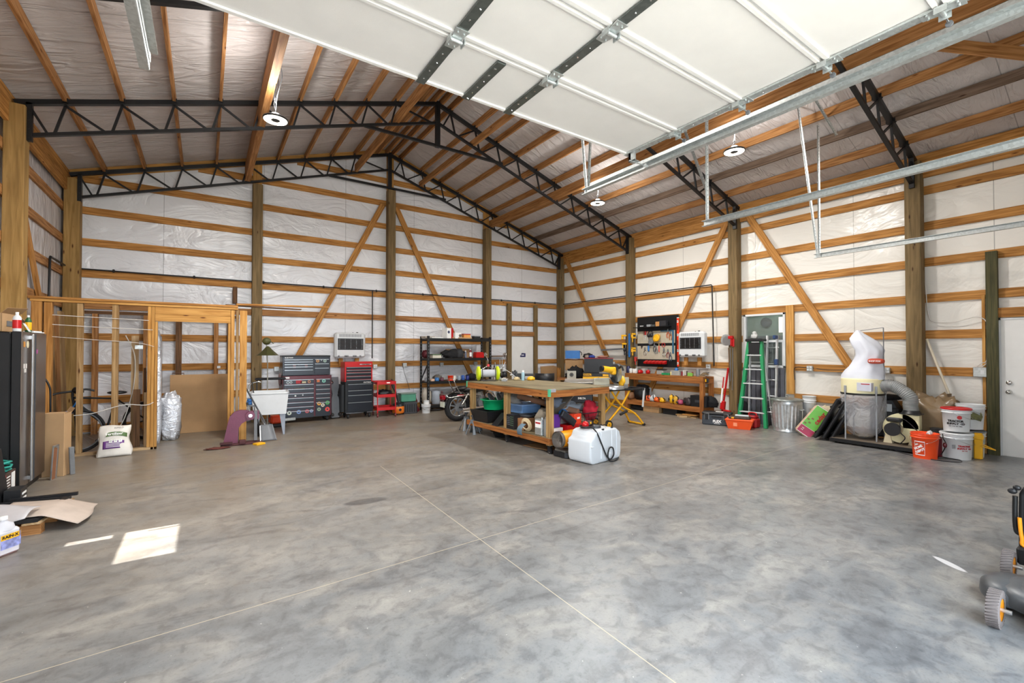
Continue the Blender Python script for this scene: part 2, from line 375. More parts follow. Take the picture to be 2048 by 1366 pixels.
M_FILMB=film('white_film_back_wall','dfe0e4',.26,(.8,1,1.6),.85,1.3,rot=(0,.5,0),seam=0); M_FILMR=film('white_film_right_wall','e6e3dc',.28,(1,.8,1.6),.5,1.0,rot=(.4,0,0),seam=1,so=.15); M_FILML=film('white_film_left_wall','ccc8c8',.27,(1,1.6,.5),.7,1.4)
M_FILMC=film('grey_film_ceiling','cbc4c2',.38,(.7,2.4,1),.8,1.6,seam=1,so=.3)
M_CONC=concrete(); M_GALV=galv(); M_GALVD=galv('stile_steel','6f7673',.36,30)
M_BLK=mat('black_painted_steel','1b1c1e',.45,.3); M_BLKP=mat('black_plastic','1c1d20',.42); M_RUB=mat('black_rubber','17171a',.75)
M_WHT=mat('white_paint','e6e6e4',.45,var=.03); M_WHTP=mat('white_plastic','d6d9db',.38,var=.04); M_DOORW=mat('white_door_skin','dfddda',.42,var=.02,bump=.12,bscale=260)
M_CHR=mat('chrome','d8d8d8',.12,1,var=.03); M_ALU=mat('aluminium','bfc3c6',.32,.9,var=.05); M_STL=mat('brushed_stainless','857a72',.3,.85,var=.08,scale=3)
M_RED=mat('red_paint','bd1418',.33,.1,var=.08); M_ORG=mat('orange_plastic','f2561c',.42,var=.05); M_YEL=mat('yellow_plastic','f0b41c',.42,var=.05); M_YELP=mat('yellow_painted_steel','e8a817',.35,.1,var=.05)
M_CARD=mat('cardboard','a8845c',.8,var=.06,bump=.1); M_CARD2=mat('tan_cardboard','b3916a',.8,var=.06)
M_BLUE=mat('blue_plastic','1e6bb4',.4); M_GRN=mat('green_fibreglass','1d8a55',.45); M_NAVY=mat('dark_navy_paint','22262e',.3,.3); M_MAR=mat('maroon_paint','4e1420',.3,.3)
M_GREY=mat('grey_plastic','6d7074',.5); M_DGREY=mat('dark_grey_paint','3a3c40',.5); M_CLOTHK=mat('black_cloth','18181b',.9,bump=.3); M_BRONZE=mat('brown_steel','6a4b3a',.5,.3)
M_LET=mat('white_lettering','f2f2f0',.5,var=.01); M_LETK=mat('black_lettering','141414',.5,var=.01); M_LETR=mat('red_lettering','b01c20',.5,var=.01)
# ================= SETTING =================
XL,XR,YB,YF=-2.20,10.04,11.79,-.60
def zt(x): return 4.86+(x+2.2)*.3145 if x<=4 else 6.81-(x-4)*.338
def ceilz(x): return zt(x)+.155
b=MB(); b.box((-2.6,-.9,-.15),(10.5,12.2,0)); floor=struct(b,'floor',M_CONC,'grey polished concrete slab with two sawn joints')
b=MB(); b.box((-40,-45,-.2),(45,-.9,-.16)); M_GRAV=mat('pale_gravel','cfcbc1',.9); struct(b,'ground_outside',M_GRAV)
# ceiling film, both slopes
b=MB()
def gable_pts():
    return [(-2.34,ceilz(-2.34)),(4,ceilz(4)),(10.18,ceilz(10.18))]
P=gable_pts()
for (xa,za),(xb,zb) in zip(P,P[1:]):
    nx=24
    b.add([(xa,-.8,za),(xb,-.8,zb),(xb,11.95,zb),(xa,11.95,za),(xa,-.8,za+.06),(xb,-.8,zb+.06),(xb,11.95,zb+.06),(xa,11.95,za+.06)],
          [(3,2,1,0),(4,5,6,7),(0,1,5,4),(1,2,6,5),(2,3,7,6),(3,0,4,7)])
ceiling=struct(b,'ceiling',M_FILMC,'pale grey insulation film on both roof slopes')
# purlins: each board its own part
LX=[-1.63,-1.03,-.42,.18,.77,1.36,1.955,2.54,3.11,3.68,3.93]; RXs=[4.10,4.30,4.90,5.47,6.03,6.60,7.16,7.72,8.28,8.86,9.46]
for x in LX+RXs:
    z=zt(x); s=.314 if x<4 else -.338
    b=MB(); b.beam((x,YF-.1,z+.07),(x,YB,z+.07),.04,.14); o=b.obj('purlin',W_GREY if abs(x-8.86)<.01 else W_PURL,ceiling)
for x,zz in ((-2.17,4.86),(10.02,4.77)):
    b=MB(); b.beam((x,YF,zz+.06),(x,YB,zz+.06),.05,.16); b.beam((x,YF,zz-.14),(x,YB,zz-.14),.045,.24); b.obj('eave_board',W_GIRT,ceiling)
# walls
def wall_poly(pts,y0,y1,name,m,axis):
    b=MB()
    if axis=='y': b.prism([(x,z) for x,z in pts],y1-y0,0,TR(0,y1,0)@RX(PI/2))
    return b
b=MB(); pts=[(-2.30,0),(10.14,0),(10.14,ceilz(10.14)),(4,ceilz(4)),(-2.30,ceilz(-2.30))]
b.prism(pts,.06,0,TR(0,11.89,0)@RX(PI/2)); wall_back=struct(b,'wall_back',M_FILMB,'gable end wall lined with wrinkled white insulation film')
b=MB()
WY0,WY1,WZ0,WZ1=4.585,5.46,1.235,2.40
for (y0,y1,z0,z1) in ((-.7,WY0,0,4.92),(WY1,11.9,0,4.92),(WY0,WY1,0,WZ0),(WY0,WY1,WZ1,4.92)): b.box((10.08,y0,z0),(10.14,y1,z1))
wall_right=struct(b,'wall_right',M_FILMR,'right eave wall lined with white insulation film')
# left wall has a window that throws the patch of sun on the slab
b=MB(); LWY0,LWY1,LWZ0,LWZ1=4.46,5.17,1.50,2.53
for (y0,y1,z0,z1) in ((-.7,LWY0,0,5.0),(LWY1,11.9,0,5.0),(LWY0,LWY1,0,LWZ0),(LWY0,LWY1,LWZ1,5.0)): b.box((-2.30,y0,z0),(-2.24,y1,z1))
wall_left=struct(b,'wall_left',M_FILML,'left eave wall lined with white insulation film')
b=MB()
DX0,DX1,DZ=-.30,3.86,3.62
for (x0,x1,z0,z1) in ((-2.3,DX0,0,4.6),(DX1,10.14,0,4.6),(DX0,DX1,DZ,4.6)): b.box((x0,-.80,z0),(x1,-.74,z1))
b.prism([(-2.3,4.6),(10.14,4.6),(10.14,ceilz(10.14)),(4,ceilz(4)),(-2.3,ceilz(-2.3))],.06,0,TR(0,-.74,0)@RX(PI/2))
wall_front=struct(b,'wall_front',M_FILMR,'front wall around the open overhead door')
# girts
def girt(p0,p1,wall,m=None,h=.14):
    up=(0,0,1); b=MB(); b.beam(p0,p1,.038,h,up=up); return b.obj('wall_girt',m or W_GIRT,wall)
zs=[.715+.6096*k for k in range(-1,10)]
for k,zt_ in enumerate(zs):
    zc=zt_-.07
    # back wall
    if zt_<.3: zc=.10
    xa,xb=XL,XR
    while zt(xa)<zc-.02 and xa<4: xa+=.05
    while zt(xb)<zc-.02 and xb>4: xb-=.05
    if xb-xa>.8:
        segs=[(xa,xb)]
        if zc<2.1: segs=[(xa,7.80),(8.99,xb)]
        for s0,s1 in segs:
            girt((s0,YB+.02,zc),(s1,YB+.02,zc),wall_back,W_PURL if k in(4,) else None)
    if zc<4.5:
        segs=[(YF,YB)]
        if zc<1.0 and zc>.3: segs=[(1.65,4.43),(5.52,YB)]
        elif zc<.3: segs=[(1.65,4.43),(5.52,YB)]
        elif zc<2.1: segs=[(1.65,4.43),(5.52,YB)]
        elif zc<2.3: segs=[(1.65,4.43),(5.52,YB)]
        for s0,s1 in segs: girt((XR+.02,s0,zc),(XR+.02,s1,zc),wall_right)
        for s0,s1 in ([(YF,4.40),(5.23,YB)] if 1.4<zc<2.5 else [(YF,YB)]): girt((XL-.02,s0,zc),(XL-.02,s1,zc),wall_left,W_PURL)
# light rake boards against the gable wall
for xa,xb in ((-2.2,4.0),(4.0,10.04)):
    b=MB(); b.beam((xa,YB-.02,zt(xa)+.07),(xb,YB-.02,zt(xb)+.07),.035,.17); b.obj('rake_board',W_PINE,wall_back)
# ---------------- posts ----------------
def post(p,w,d,z1,label,m=W_POST,z0=0):
    b=MB(); b.box((p[0]-w/2,p[1]-d/2,z0),(p[0]+w/2,p[1]+d/2,z1),bev=.006); return one(b,'wooden_post',m,label,'post')
post((-2.08,11.69),.23,.19,4.84,'square wooden corner post at the back left corner',W_POSTL)
post((.965,11.69),.20,.19,5.36,'dark gable post behind the utility sink')
post((4.06,11.69),.20,.19,5.85,'dark gable post under the roof peak')
post((7.04,11.69),.20,.19,5.28,'dark gable post at the right end of the storage rack')
post((9.94,11.70),.19,.19,4.72,'dark corner post at the back right corner')
post((-2.10,8.66),.20,.20,4.86,'yellowish left wall post rising behind the refrigerator',W_POSTL)
post((9.94,8.66),.20,.19,4.78,'right wall post at the left end of the tool bench')
post((9.94,5.62),.20,.20,4.78,'right wall post between the farm jack and the ladder')
post((9.94,2.475),.20,.21,4.78,'wide right wall post behind the hose of the dust collector')
for x,z in ((.965,5.36),(4.06,5.85),(7.04,5.28)):
    b=MB(); b.box((x-.09,11.735,z),(x+.09,11.785,zt(x)+.02)); o=one(b,'splice_board',W_PINE,'short light board nailed above the gable post %s'%({.965:'over the sink',4.06:'under the peak',7.04:'over the storage rack'}[x]),'board')
# frame of the back door and of the right door
b=MB(); b.box((7.80,11.72,0),(7.96,11.775,3.08)); one(b,'door_frame_post',W_POST,'upright board left of the back door','post')
b=MB(); b.box((8.85,11.72,0),(8.99,11.775,3.08)); one(b,'door_frame_post',W_POST,'upright board right of the back door','post')
b=MB(); b.box((7.96,11.73,2.07),(8.85,11.775,2.21)); one(b,'door_header',W_PURL,'board across the top of the back door','board')
b=MB(); b.box((9.96,1.52,0),(10.06,1.645,3.12)); one(b,'door_frame_post',W_GREEN,'dark greenish upright post beside the right hand white door','post')
b=MB(); b.box((10.0,.2,2.10),(10.05,1.60,2.245)); one(b,'door_header',W_GIRT,'board across the top of the right hand white door','board')
b=MB(); b.box((10.02,1.665,0),(10.06,1.70,2.46)); one(b,'door_jamb_stud',W_PINE,'narrow stud beside the dark greenish door post','board')
b=MB(); b.box((10.0,4.42,.70),(10.055,4.565,2.54)); one(b,'window_stud',W_PINE,'upright stud right of the wall window','board')
# ---------------- diagonal braces ----------------
def brace(p0,p1,label,m=W_GIRT,up=(0,0,1),w=.038,h=.14):
    b=MB(); b.beam(p0,p1,w,h,up=up); return one(b,'diagonal_brace',m,label,'brace')
def wbrace(y,xa,za,xb,zb,label):
    d=Vector((xb-xa,0,zb-za)).normalized(); up=d.cross(Vector((0,1,0))); return brace((xa,y,za),(xb,y,zb),label,up=up)
wbrace(11.76,3.86,5.45,1.72,1.22,'diagonal board from the peak post down behind the big dark tool chest')
wbrace(11.76,4.23,5.45,6.85,.25,'diagonal board from the peak post down behind the storage rack')
def rbrace(x,ya,za,yb,zb,label):
    d=Vector((0,yb-ya,zb-za)).normalized(); up=d.cross(Vector((1,0,0))); return brace((x,ya,za),(x,yb,zb),label,up=up)
rbrace(10.0,11.50,4.72,9.62,1.40,'diagonal board on the right wall starting at the back corner')
rbrace(10.0,5.82,4.62,8.20,.25,'diagonal board on the right wall passing behind the tool board')
rbrace(10.0,5.34,4.62,3.42,1.27,'diagonal board on the right wall passing right of the window')
pa=WX(50,440,-2.17); pb=WX(78,592,-2.17); rbrace(-2.17,pa.y,pa.z,pb.y,pb.z,'diagonal board on the left wall near the back corner')
# ---------------- roof trusses ----------------
def webs(b,y,x0,x1,nodes,left=True):
    pass
def truss(y,label):
    t=thing('roof_truss',label,'truss',(4,y,0),group=None)
    top=lambda x: zt(x); bot=lambda x: zt(x)-.435
    for side in (0,1):
        xs=[-1.98]+[x for x in LX if x<3.6]+[3.96] if side==0 else [9.82]+[x for x in RXs if x>4.2][::-1]+[4.04]
        b=MB(); b.beam((xs[0]-(.14 if side==0 else -.14)-4,0,top(xs[0])-.033),(xs[-1]-4,0,top(xs[-1])-.033),.07,.066); b.obj('top_chord',M_BLK,t)
        b=MB(); b.beam((xs[0]-4,0,bot(xs[0])),(xs[-1]-4,0,bot(xs[-1])),.055,.045); b.obj('bottom_chord',M_BLK,t)
        b=MB(); b.box((xs[0]-.03-4,-.035,bot(xs[0])-.08),(xs[0]+.03-4,.035,top(xs[0]))); 
        for k in range(4): b.cyl((xs[0]-4,-.04,bot(xs[0])-.04+k*.12),(xs[0]-4,.0,bot(xs[0])-.04+k*.12),.010,n=8)
        b.obj('end_plate',M_BLK,t)
        sg=-1 if side==0 else 1
        bn=[x+sg*.14 for x in xs[1:-1]]+[xs[-1]+sg*.10]
        prev=xs[0]
        for i,x in enumerate(xs[1:-1]):
            for (xt,xbm) in ((prev,bn[i]-sg*-.03 if False else bn[i]+sg*.03),(x,bn[i]-sg*.03)):
                b=MB(); b.beam((xt-4,0,top(xt)-.04),(xbm-4,0,bot(xbm)),.03,.03); b.obj('web_bar',M_BLK,t)
            prev=x
            b=MB(); b.box((x-.03-4,-.06,top(x)-.01),(x+.035-4,.06,top(x)+.05)); b.obj('purlin_clip',M_BLK,t)
        b=MB(); b.beam((prev-4,0,top(prev)-.04),(4+sg*.12-4,0,bot(4+sg*.12)),.03,.03); b.obj('web_bar',M_BLK,t)
    b=MB(); b.box((-.045,-.04,5.86),(.045,.04,6.82)); b.obj('king_plate',M_BLK,t)
    b=MB(); b.beam((2.48-4,0,5.89),(5.62-4,0,5.89),.05,.05); b.obj('tie_bar',M_BLK,t)
    return t
truss(11.62,'black steel roof truss against the gable wall')
truss(8.66,'second black steel roof truss in front of the gable wall')
truss(5.54,'black steel roof truss mostly hidden behind the raised overhead door')
truss(2.47,'nearest black steel roof truss, ending at the wide right wall post')
# long boards tying the bottom chords
for x,lab,h in ((.76,'deep long board under the left roof slope carrying the left lamp',.40),(3.13,'long board tying the trusses just left of the peak',.20),(4.86,'long board tying the trusses just right of the peak',.14),(7.12,'long doubled board under the right roof slope above the far lamp',.20)):
    zb=zt(x)-.42; b=MB(); b.beam((x,YF,zb+h/2),(x,11.66,zb+h/2),.10 if x<1 else .055,h)
    if x>7: b.beam((x+.05,YF,zb+h/2-.03),(x+.05,11.66,zb+h/2-.03),.04,h-.06)
    one(b,'roof_tie_board',W_PURL,lab,'board')
def onroof(px,py,dz=-.05):
    v=ray(px,py); # right slope plane
    # z = 6.81-(x-4)*.338+dz
    k=(6.81+4*.338+dz-CAMH)/(v.z+.338*v.x); return CP+v*k
pa=onroof(1850,86,-.12); pb=onroof(2090,112,-.12)
b=MB(); b.beam(pa,pb,.05,.14); one(b,'diagonal_brace',W_PURL,'diagonal board under the roof at the top right corner of the picture','brace')

# ---------------- doors, windows ----------------
b=MB(); b.box((8.0,11.775,0),(8.84,11.82,2.05),bev=.004); door1=struct(b,'door_1',M_WHT,'white steel door in the gable wall with a dark blue sticker')
b=MB(); b.lathe([(0,-.06),(.028,-.055),(.032,-.035),(.012,-.02),(.012,0),(.03,0),(.03,.008)],16,M=TR(8.11,11.775,.96)@RX(-PI/2)@Matrix.Scale(1,4)); b.obj('door_handle',M_DGREY,door1)
b=MB(); b.prism([(-.10,-.06),(.11,-.06),(.11,.06),(-.04,.07),(-.07,.0),(-.10,-.01)],.004,0,TR(8.42,11.775,1.46)@RX(PI/2)); st=b.obj('sticker',mat('dark_blue_sticker','25265c',.5),door1,'dark blue sticker')
b=MB(); b.box((8.37,11.768,1.45),(8.47,11.770,1.475)); b.obj('sticker_band',M_LET,st)
b=MB(); b.box((10.03,.60,0),(10.075,1.50,2.06),bev=.004); door2=struct(b,'door_2',M_WHT,'white walk door at the right edge with two round locks')
b=MB(); b.box((10.02,1.50,0),(10.08,1.535,2.09)); b.box((10.02,.565,0),(10.08,.60,2.09)); b.box((10.02,.565,2.06),(10.08,1.535,2.09)); b.obj('door_frame',M_WHTP,door2)
for z,nm in ((1.11,'deadbolt'),(.97,'door_handle')):
    b=MB(); b.lathe([(.034,0),(.034,.012),(.012,.016),(.012,.035),(.03,.045),(.033,.06),(.02,.075),(0,.078)] if nm=='door_handle' else [(.034,0),(.034,.014),(.028,.022),(0,.024)],20,M=TR(10.03,1.42,z)@RY(-PI/2)); b.obj(nm,M_CHR,door2)
# wall window into the next room
b=MB()
for (y0,y1,z0,z1,x0) in ((4.585,4.63,1.235,2.40,0),(5.415,5.46,1.235,2.40,0),(4.585,5.46,1.235,1.285,0),(4.585,5.46,2.355,2.40,0),(4.62,5.42,1.775,1.825,.0),(4.625,4.65,1.285,1.80,.005),(5.395,5.42,1.285,1.80,.005)):
    b.box((10.005+x0,y0,z0),(10.09,y1,z1),bev=.004)
win=struct(b,'window_1',M_WHTP,'white double hung window in the right wall')
M_GLASS=mat('window_glass','dfe9e6',.03,trans=.9,var=.0); 
for z0,z1,x in ((1.285,1.78,10.04),(1.82,2.355,10.06)):
    b=MB(); b.box((x,4.63,z0),(x+.004,5.415,z1)); b.obj('glass_pane',M_GLASS,win)
b=MB(); b.box((10.048,4.64,1.98),(10.052,4.73,2.31)); b.obj('paper_sticker',M_LET,win)
# room behind the window: greenish wall
M_SAGE=mat('sage_green_wall','8fa091',.8)
b=MB(); b.box((12.2,2.6,0),(12.3,7.6,3.0)); b.box((10.16,2.5,0),(12.3,2.6,3.0)); b.box((10.16,7.6,0),(12.3,7.7,3.0)); b.box((10.16,2.5,3.0),(12.3,7.7,3.1)); b.box((10.2,2.5,-.1),(12.3,7.7,0)); b.box((10.15,2.5,0),(10.2,4.5,3)); b.box((10.15,5.55,0),(10.2,7.7,3));b.box((10.15,4.5,0),(10.2,5.55,1.2));b.box((10.15,4.5,2.45),(10.2,5.55,3))
struct(b,'wall_next_room',M_SAGE,'sage green room seen through the window')
l=bpy.data.lights.new('next_room_fill','POINT'); l.energy=30; l.shadow_soft_size=.15; o=bpy.data.objects.new('next_room_fill',l); COL.objects.link(o); o.location=(11.2,5.6,2.7)  # added light, keeps the closed room behind the glass from going dark
p=WX(1533,645,12.15)
b=MB(); b.cyl((12.18,p.y,p.z),(12.10,p.y,p.z),.125,n=28,mat=0); b.cyl((12.10,p.y,p.z),(12.09,p.y,p.z),.10,n=28,mat=1); one(b,'wall_clock',[M_BLKP,M_DGREY],'round dark clock on the green wall seen through the window','clock')
b=MB(); b.box((11.9,5.3,0),(12.18,6.9,1.98),bev=.06); one(b,'cabinet',M_DGREY,'dark cabinet in the room beyond the window','cabinet')
# left window frame with added sun blockers (outside the picture, lets the sun in)
b=MB()
for (y0,y1,z0,z1) in ((4.40,4.46,1.44,2.59),(5.17,5.23,1.44,2.59),(4.40,5.23,1.44,1.50),(4.40,5.23,2.53,2.59)): b.box((-2.31,y0,z0),(-2.19,y1,z1))
b.box((-2.29,4.46,1.50),(-2.27,5.09,2.04));  # added panels across the opening, shaped to cut the outline of the sun patch
b.box((-2.29,4.9,1.96),(-2.27,5.17,2.04)); b.box((-2.29,5.11,2.24),(-2.27,5.13,2.53))
win2=struct(b,'window_2',M_WHTP)

# ---------------- raised overhead door ----------------
DZ_=3.66
t=thing('overhead_door','large white sectional overhead door raised flat under the roof','garage door',(1.75,0,DZ_))
seam=[3.26,2.65,2.03,1.40,.77,.14]
M_SEAM=mat('white_seam_strip','dcdcdb',.5,var=.02)
for i in range(5):
    y1,y0=seam[i],seam[i+1]
    b=MB(); b.box((-2.02,y0+.012,0.01),(1.955,y1-.012,.045),bev=.004)
    b.box((-2.02,y1-.045,-.004),(1.955,y1-.012,.012),bev=.003); b.box((-2.02,y0+.012,-.004),(1.955,y0+.04,.012),bev=.003)
    pn=b.obj('door_section',M_DOORW,t)
    b=MB(); b.box((-2.02,y0-.012,.018),(1.955,y0+.012,.04)); b.obj('seam_strip',M_SEAM,t)
    for xs in (-.395,.405,1.92,-1.985):
        b=MB(); hw=.036 if abs(xs)<1 else .035
        b.box((xs-hw,y0+.03,-.010),(xs+hw,y1-(.002 if i==0 else .03),.006),bev=.002)
        for q in range(5): 
            yy=y0+.08+q*(y1-y0-.16)/4; b.cyl((xs+random.uniform(-.012,.012),yy,-.012),(xs,yy,-.008),.006,n=8,mat=1)
        b.obj('stile',[M_GALVD if abs(xs)<1 else M_GALV,M_CHR],t)
        if i>0:
            b=MB(); hx=.05
            b.prism([(-.05,-.10),(.05,-.10),(.035,-.02),(.05,.02),(.035,.10),(-.035,.10),(-.05,.02),(-.035,-.02)],.005,0,TR(xs,y1,-.016))
            b.cyl((xs-.045,y1,-.028),(xs+.045,y1,-.028),.013,n=12); b.box((xs-.055,y1-.03,-.05),(xs-.048,y1+.03,-.01)); b.box((xs+.048,y1-.03,-.05),(xs+.055,y1+.03,-.01))
            for qx,qy in ((-.022,.07),(.022,.07),(-.022,-.07),(.022,-.07)): b.cyl((xs+qx,y1+qy,-.026),(xs+qx,y1+qy,-.012),.007,n=8)
            hg=b.obj('hinge',M_GALV,t)
            if xs>1:
                b=MB(); b.cyl((xs+.05,y1,-.03),(xs+.16,y1,-.04),.006,n=8); b.cyl((xs+.135,y1,-.04),(xs+.15,y1,-.04),.019,n=16,mat=1); b.obj('roller',[M_CHR,M_GREY],hg)
b=MB(); b.box((-.036,2.70,-.010),(.036,3.258,.008),bev=.003)
for q in range(6): b.cyl((random.uniform(-.02,.02),2.78+q*.09,-.013),(0,2.78+q*.09,-.008),.006,n=8,mat=1)
b.obj('centre_stile',[M_GALVD,M_CHR],t)
b=MB(); b.box((1.90,3.17,-.09),(1.98,3.20,0)); b.box((1.90,3.12,-.10),(1.98,3.20,-.092)); b.box((1.90,3.12,-.10),(1.912,3.20,0)); b.cyl((1.86,3.15,-.105),(2.14,3.15,-.105),.007,n=8); b.cyl((2.10,3.15,-.105),(2.125,3.15,-.105),.024,n=14); b.obj('top_roller_bracket',M_GALV,t)
# tracks
def track(x,z,y0,y1,label,hang=None,group=None):
    t=thing('door_track',label,'door track',(x,y0,z),group=group)
    L=y1-y0
    b=MB(); sd=1
    prof=[(-.04,-.03),(-.04,-.034),(.012,-.034),(.018,-.028),(.018,.028),(.012,.034),(-.04,.034),(-.04,.030),(.010,.028),(.010,-.028)]
    n=len(prof); vs=[(a,0,c) for a,c in prof]+[(a,L,c) for a,c in prof]
    b.add(vs,[(i,(i+1)%n,n+(i+1)%n,n+i) for i in range(n)]); b.obj('rail',M_GALV,t)
    if hang:
        b=MB(); b.box((.019,0,.02),(.023,L,.10)); b.box((.019,0,.097),(.065,L,.10)); b.obj('angle_stiffener',M_GALV,t)
    return t
def hanger(p0,p1,label):
    b=MB(); p0,p1=Vector(p0),Vector(p1); b.beam(p0,p1,.032,.003,up=(1,0,0)); b.beam(p0+Vector((0,.016,0)),p1+Vector((0,.016,0)),.003,.032,up=(1,0,0))
    n=int((p1-p0).length/.05)
    for i in range(n):
        q=p0.lerp(p1,(i+.5)/n); b.cyl(q+Vector((-.0025,-.004,0)),q+Vector((.003,-.004,0)),.005,n=6,mat=1,cap=True)
    return one(b,'track_hanger',[M_GALV,M_DGREY],label,'bracket')
track(3.93,3.58,-.6,4.17,'right hand galvanised track of the raised white door',True)
track(-.36,3.62,-.6,4.10,'galvanised track end at the top left of the picture',True)
track(5.07,3.15,-.6,3.26,'upper galvanised track of the smaller overhead door, open to the roof',None)
track(8.31,3.15,-.6,3.34,'lower galvanised track of the smaller overhead door, nearest the right wall',None)
hanger((3.94,4.12,3.56),(3.80,4.12,4.90),'perforated hanger at the far end of the raised door track, leaning outward')
hanger((3.95,4.10,3.62),(4.02,4.10,4.90),'perforated hanger at the far end of the raised door track, upright')
hanger((5.10,3.22,3.13),(5.10,3.22,5.9),'upright perforated hanger holding the upper small door track')
pt=WY(1472,256,3.9); hanger((5.10,3.22,3.55),(5.55,3.9,4.85),'slanting perforated hanger behind the right lamp')
hanger((8.30,3.26,3.13),(8.30,3.26,5.3),'upright perforated hanger holding the lower small door track')
pt=WX(1595,200,8.0); hanger((8.30,3.28,3.13),pt,'slanting perforated hanger holding the lower small door track')
pa=onroof(1625,188,-.02); pb=onroof(1674,270,-.02); hanger(pa,pb,'short perforated strip screwed flat across two roof boards')

# ---------------- lamps ----------------
def lamp(x,y,z,label,cord_top):
    t=thing('highbay_lamp',label,'lamp',(x,y,z),group='round warehouse lamps hanging from the roof')
    b=MB(); b.lathe([(.02,.09),(.06,.085),(.075,.03),(.16,.022),(.165,0.0),(.155,-.006),(.15,0)],32); b.obj('housing',M_BLK,t)
    b=MB(); b.lathe([(.065,-.004),(.15,-.004),(.15,.0),(.065,.0)],32); b.obj('light_ring',M_EMIT,t)
    b=MB(); b.lathe([(0,-.012),(.05,-.010),(.062,-.002)],24); b.obj('centre_cap',M_DGREY,t)
    b=MB(); b.tube([(0,0,.09),(.01,0,.2),(-.02,.01,.35*cord_top),(.01,0,.6*cord_top),(0,0,cord_top)],.005,sub=4); b.tube([(.02,0,.09),(-.02,.02,.25*cord_top),(.03,0,.5*cord_top),(0.01,0,cord_top)],.004,sub=4); b.obj('cord',M_BLKP,t)
    l=bpy.data.lights.new('lamp_glow','AREA'); l.shape='DISK'; l.size=.3; l.energy=LAMP_W; l.color=(1,.97,.92)
    o=bpy.data.objects.new('lamp_glow',l); COL.objects.link(o); o.parent=t; o.location=(0,0,-.02)
    l=bpy.data.lights.new('ceiling_fill','POINT'); l.shadow_soft_size=.15; l.energy=LAMP_W*.42; l.color=(1,.97,.92)  # added fill above the housing, brightens the ceiling film
    o=bpy.data.objects.new('ceiling_fill',l); COL.objects.link(o); o.parent=t; o.location=(0,0,.30)
    return t
M_EMIT=mat('lamp_diffuser','ffffff',.4,emit='fff3d8',es=14)
lamp(.80,7.12,4.85,'round white lamp hanging at the left from the deep long board',.95)
lamp(7.12,7.12,4.84,'small far round lamp hanging right of the track end',.40)
lamp(7.12,4.02,4.84,'round lamp hanging above the small door track on the right',.40)
for x,y in ((.80,4.02),):
    lamp(x,y,4.84,'round lamp hanging behind the raised overhead door' if x<2 else 'round lamp hanging beyond the right edge of the picture',.40)
p=Vector((.80,7.12,5.83)); b=MB(); b.box((.785,7.05,5.62),(.84,7.16,5.72),bev=.004); b.tube([(.84,7.1,5.66),(.88,7.12,5.5),(.82,7.12,5.2),(.80,7.12,4.95)],.006,sub=4); one(b,'junction_box',M_GREY,'grey junction box on the deep long board above the left lamp','electrical box')
# ================= LEFT SIDE =================
def bx(a,b_,name,m,par,bev=.004,label=None):
    b=MB(); b.box(a,b_,bev=bev); return b.obj(name,m,par,label)
# refrigerator: front faces +X
t=thing('refrigerator','brown stainless refrigerator with black side and a long bar handle','refrigerator',(-1.93,7.51,0),PI/2)
bx((-.455,-.20,.03),(.455,.24,1.79),'body',M_BLK,t,.01)
for x0,x1,nm in ((-.455,-.175,'door'),(-.160,.455,'door')):
    b=MB(); b.box((x0,-.279,.09),(x1,-.205,1.80),1,.006); b.box((x0+.002,-.285,.092),(x1-.002,-.2791,1.798)); d=b.obj(nm,[M_STL,M_BLK],t)
    near=x0<-.2; hx=-.205 if near else -.135
    b=MB(); b.box((hx-.014,-.325,.12),(hx+.014,-.305,1.78),bev=.006); b.box((hx-.01,-.31,.14),(hx+.01,-.285,.18)); b.box((hx-.01,-.31,1.72),(hx+.01,-.285,1.76)); b.obj('door_handle',M_ALU if near else M_DGREY,d)
bx((-.44,-.24,.0),(.44,.2,.09),'kick_grille',M_BLKP,t)
b=MB(); b.cyl((-.27,-.2865,1.66),(-.27,-.289,1.66),.04,n=24); b.obj('round_magnet',mat('cream_magnet','d8cfb0',.5),t)
for (x,z,w_,h_,c) in ((-.38,1.66,.05,.06,'c98a3a'),(-.38,1.42,.03,.05,'e8e4e0'),(-.31,1.42,.03,.05,'e8e4e0'),(-.345,1.37,.06,.04,'dcd8d4'),(.05,1.58,.09,.05,'a0508a')):
    bx((x-w_/2,-.289,z-h_/2),(x+w_/2,-.286,z+h_/2),'magnet',mat('magnet_'+c,c,.5),t,0)
bx((-.458,-.10,1.60),(-.4555,-.04,1.70),'side_sticker',M_GREY,t,0)
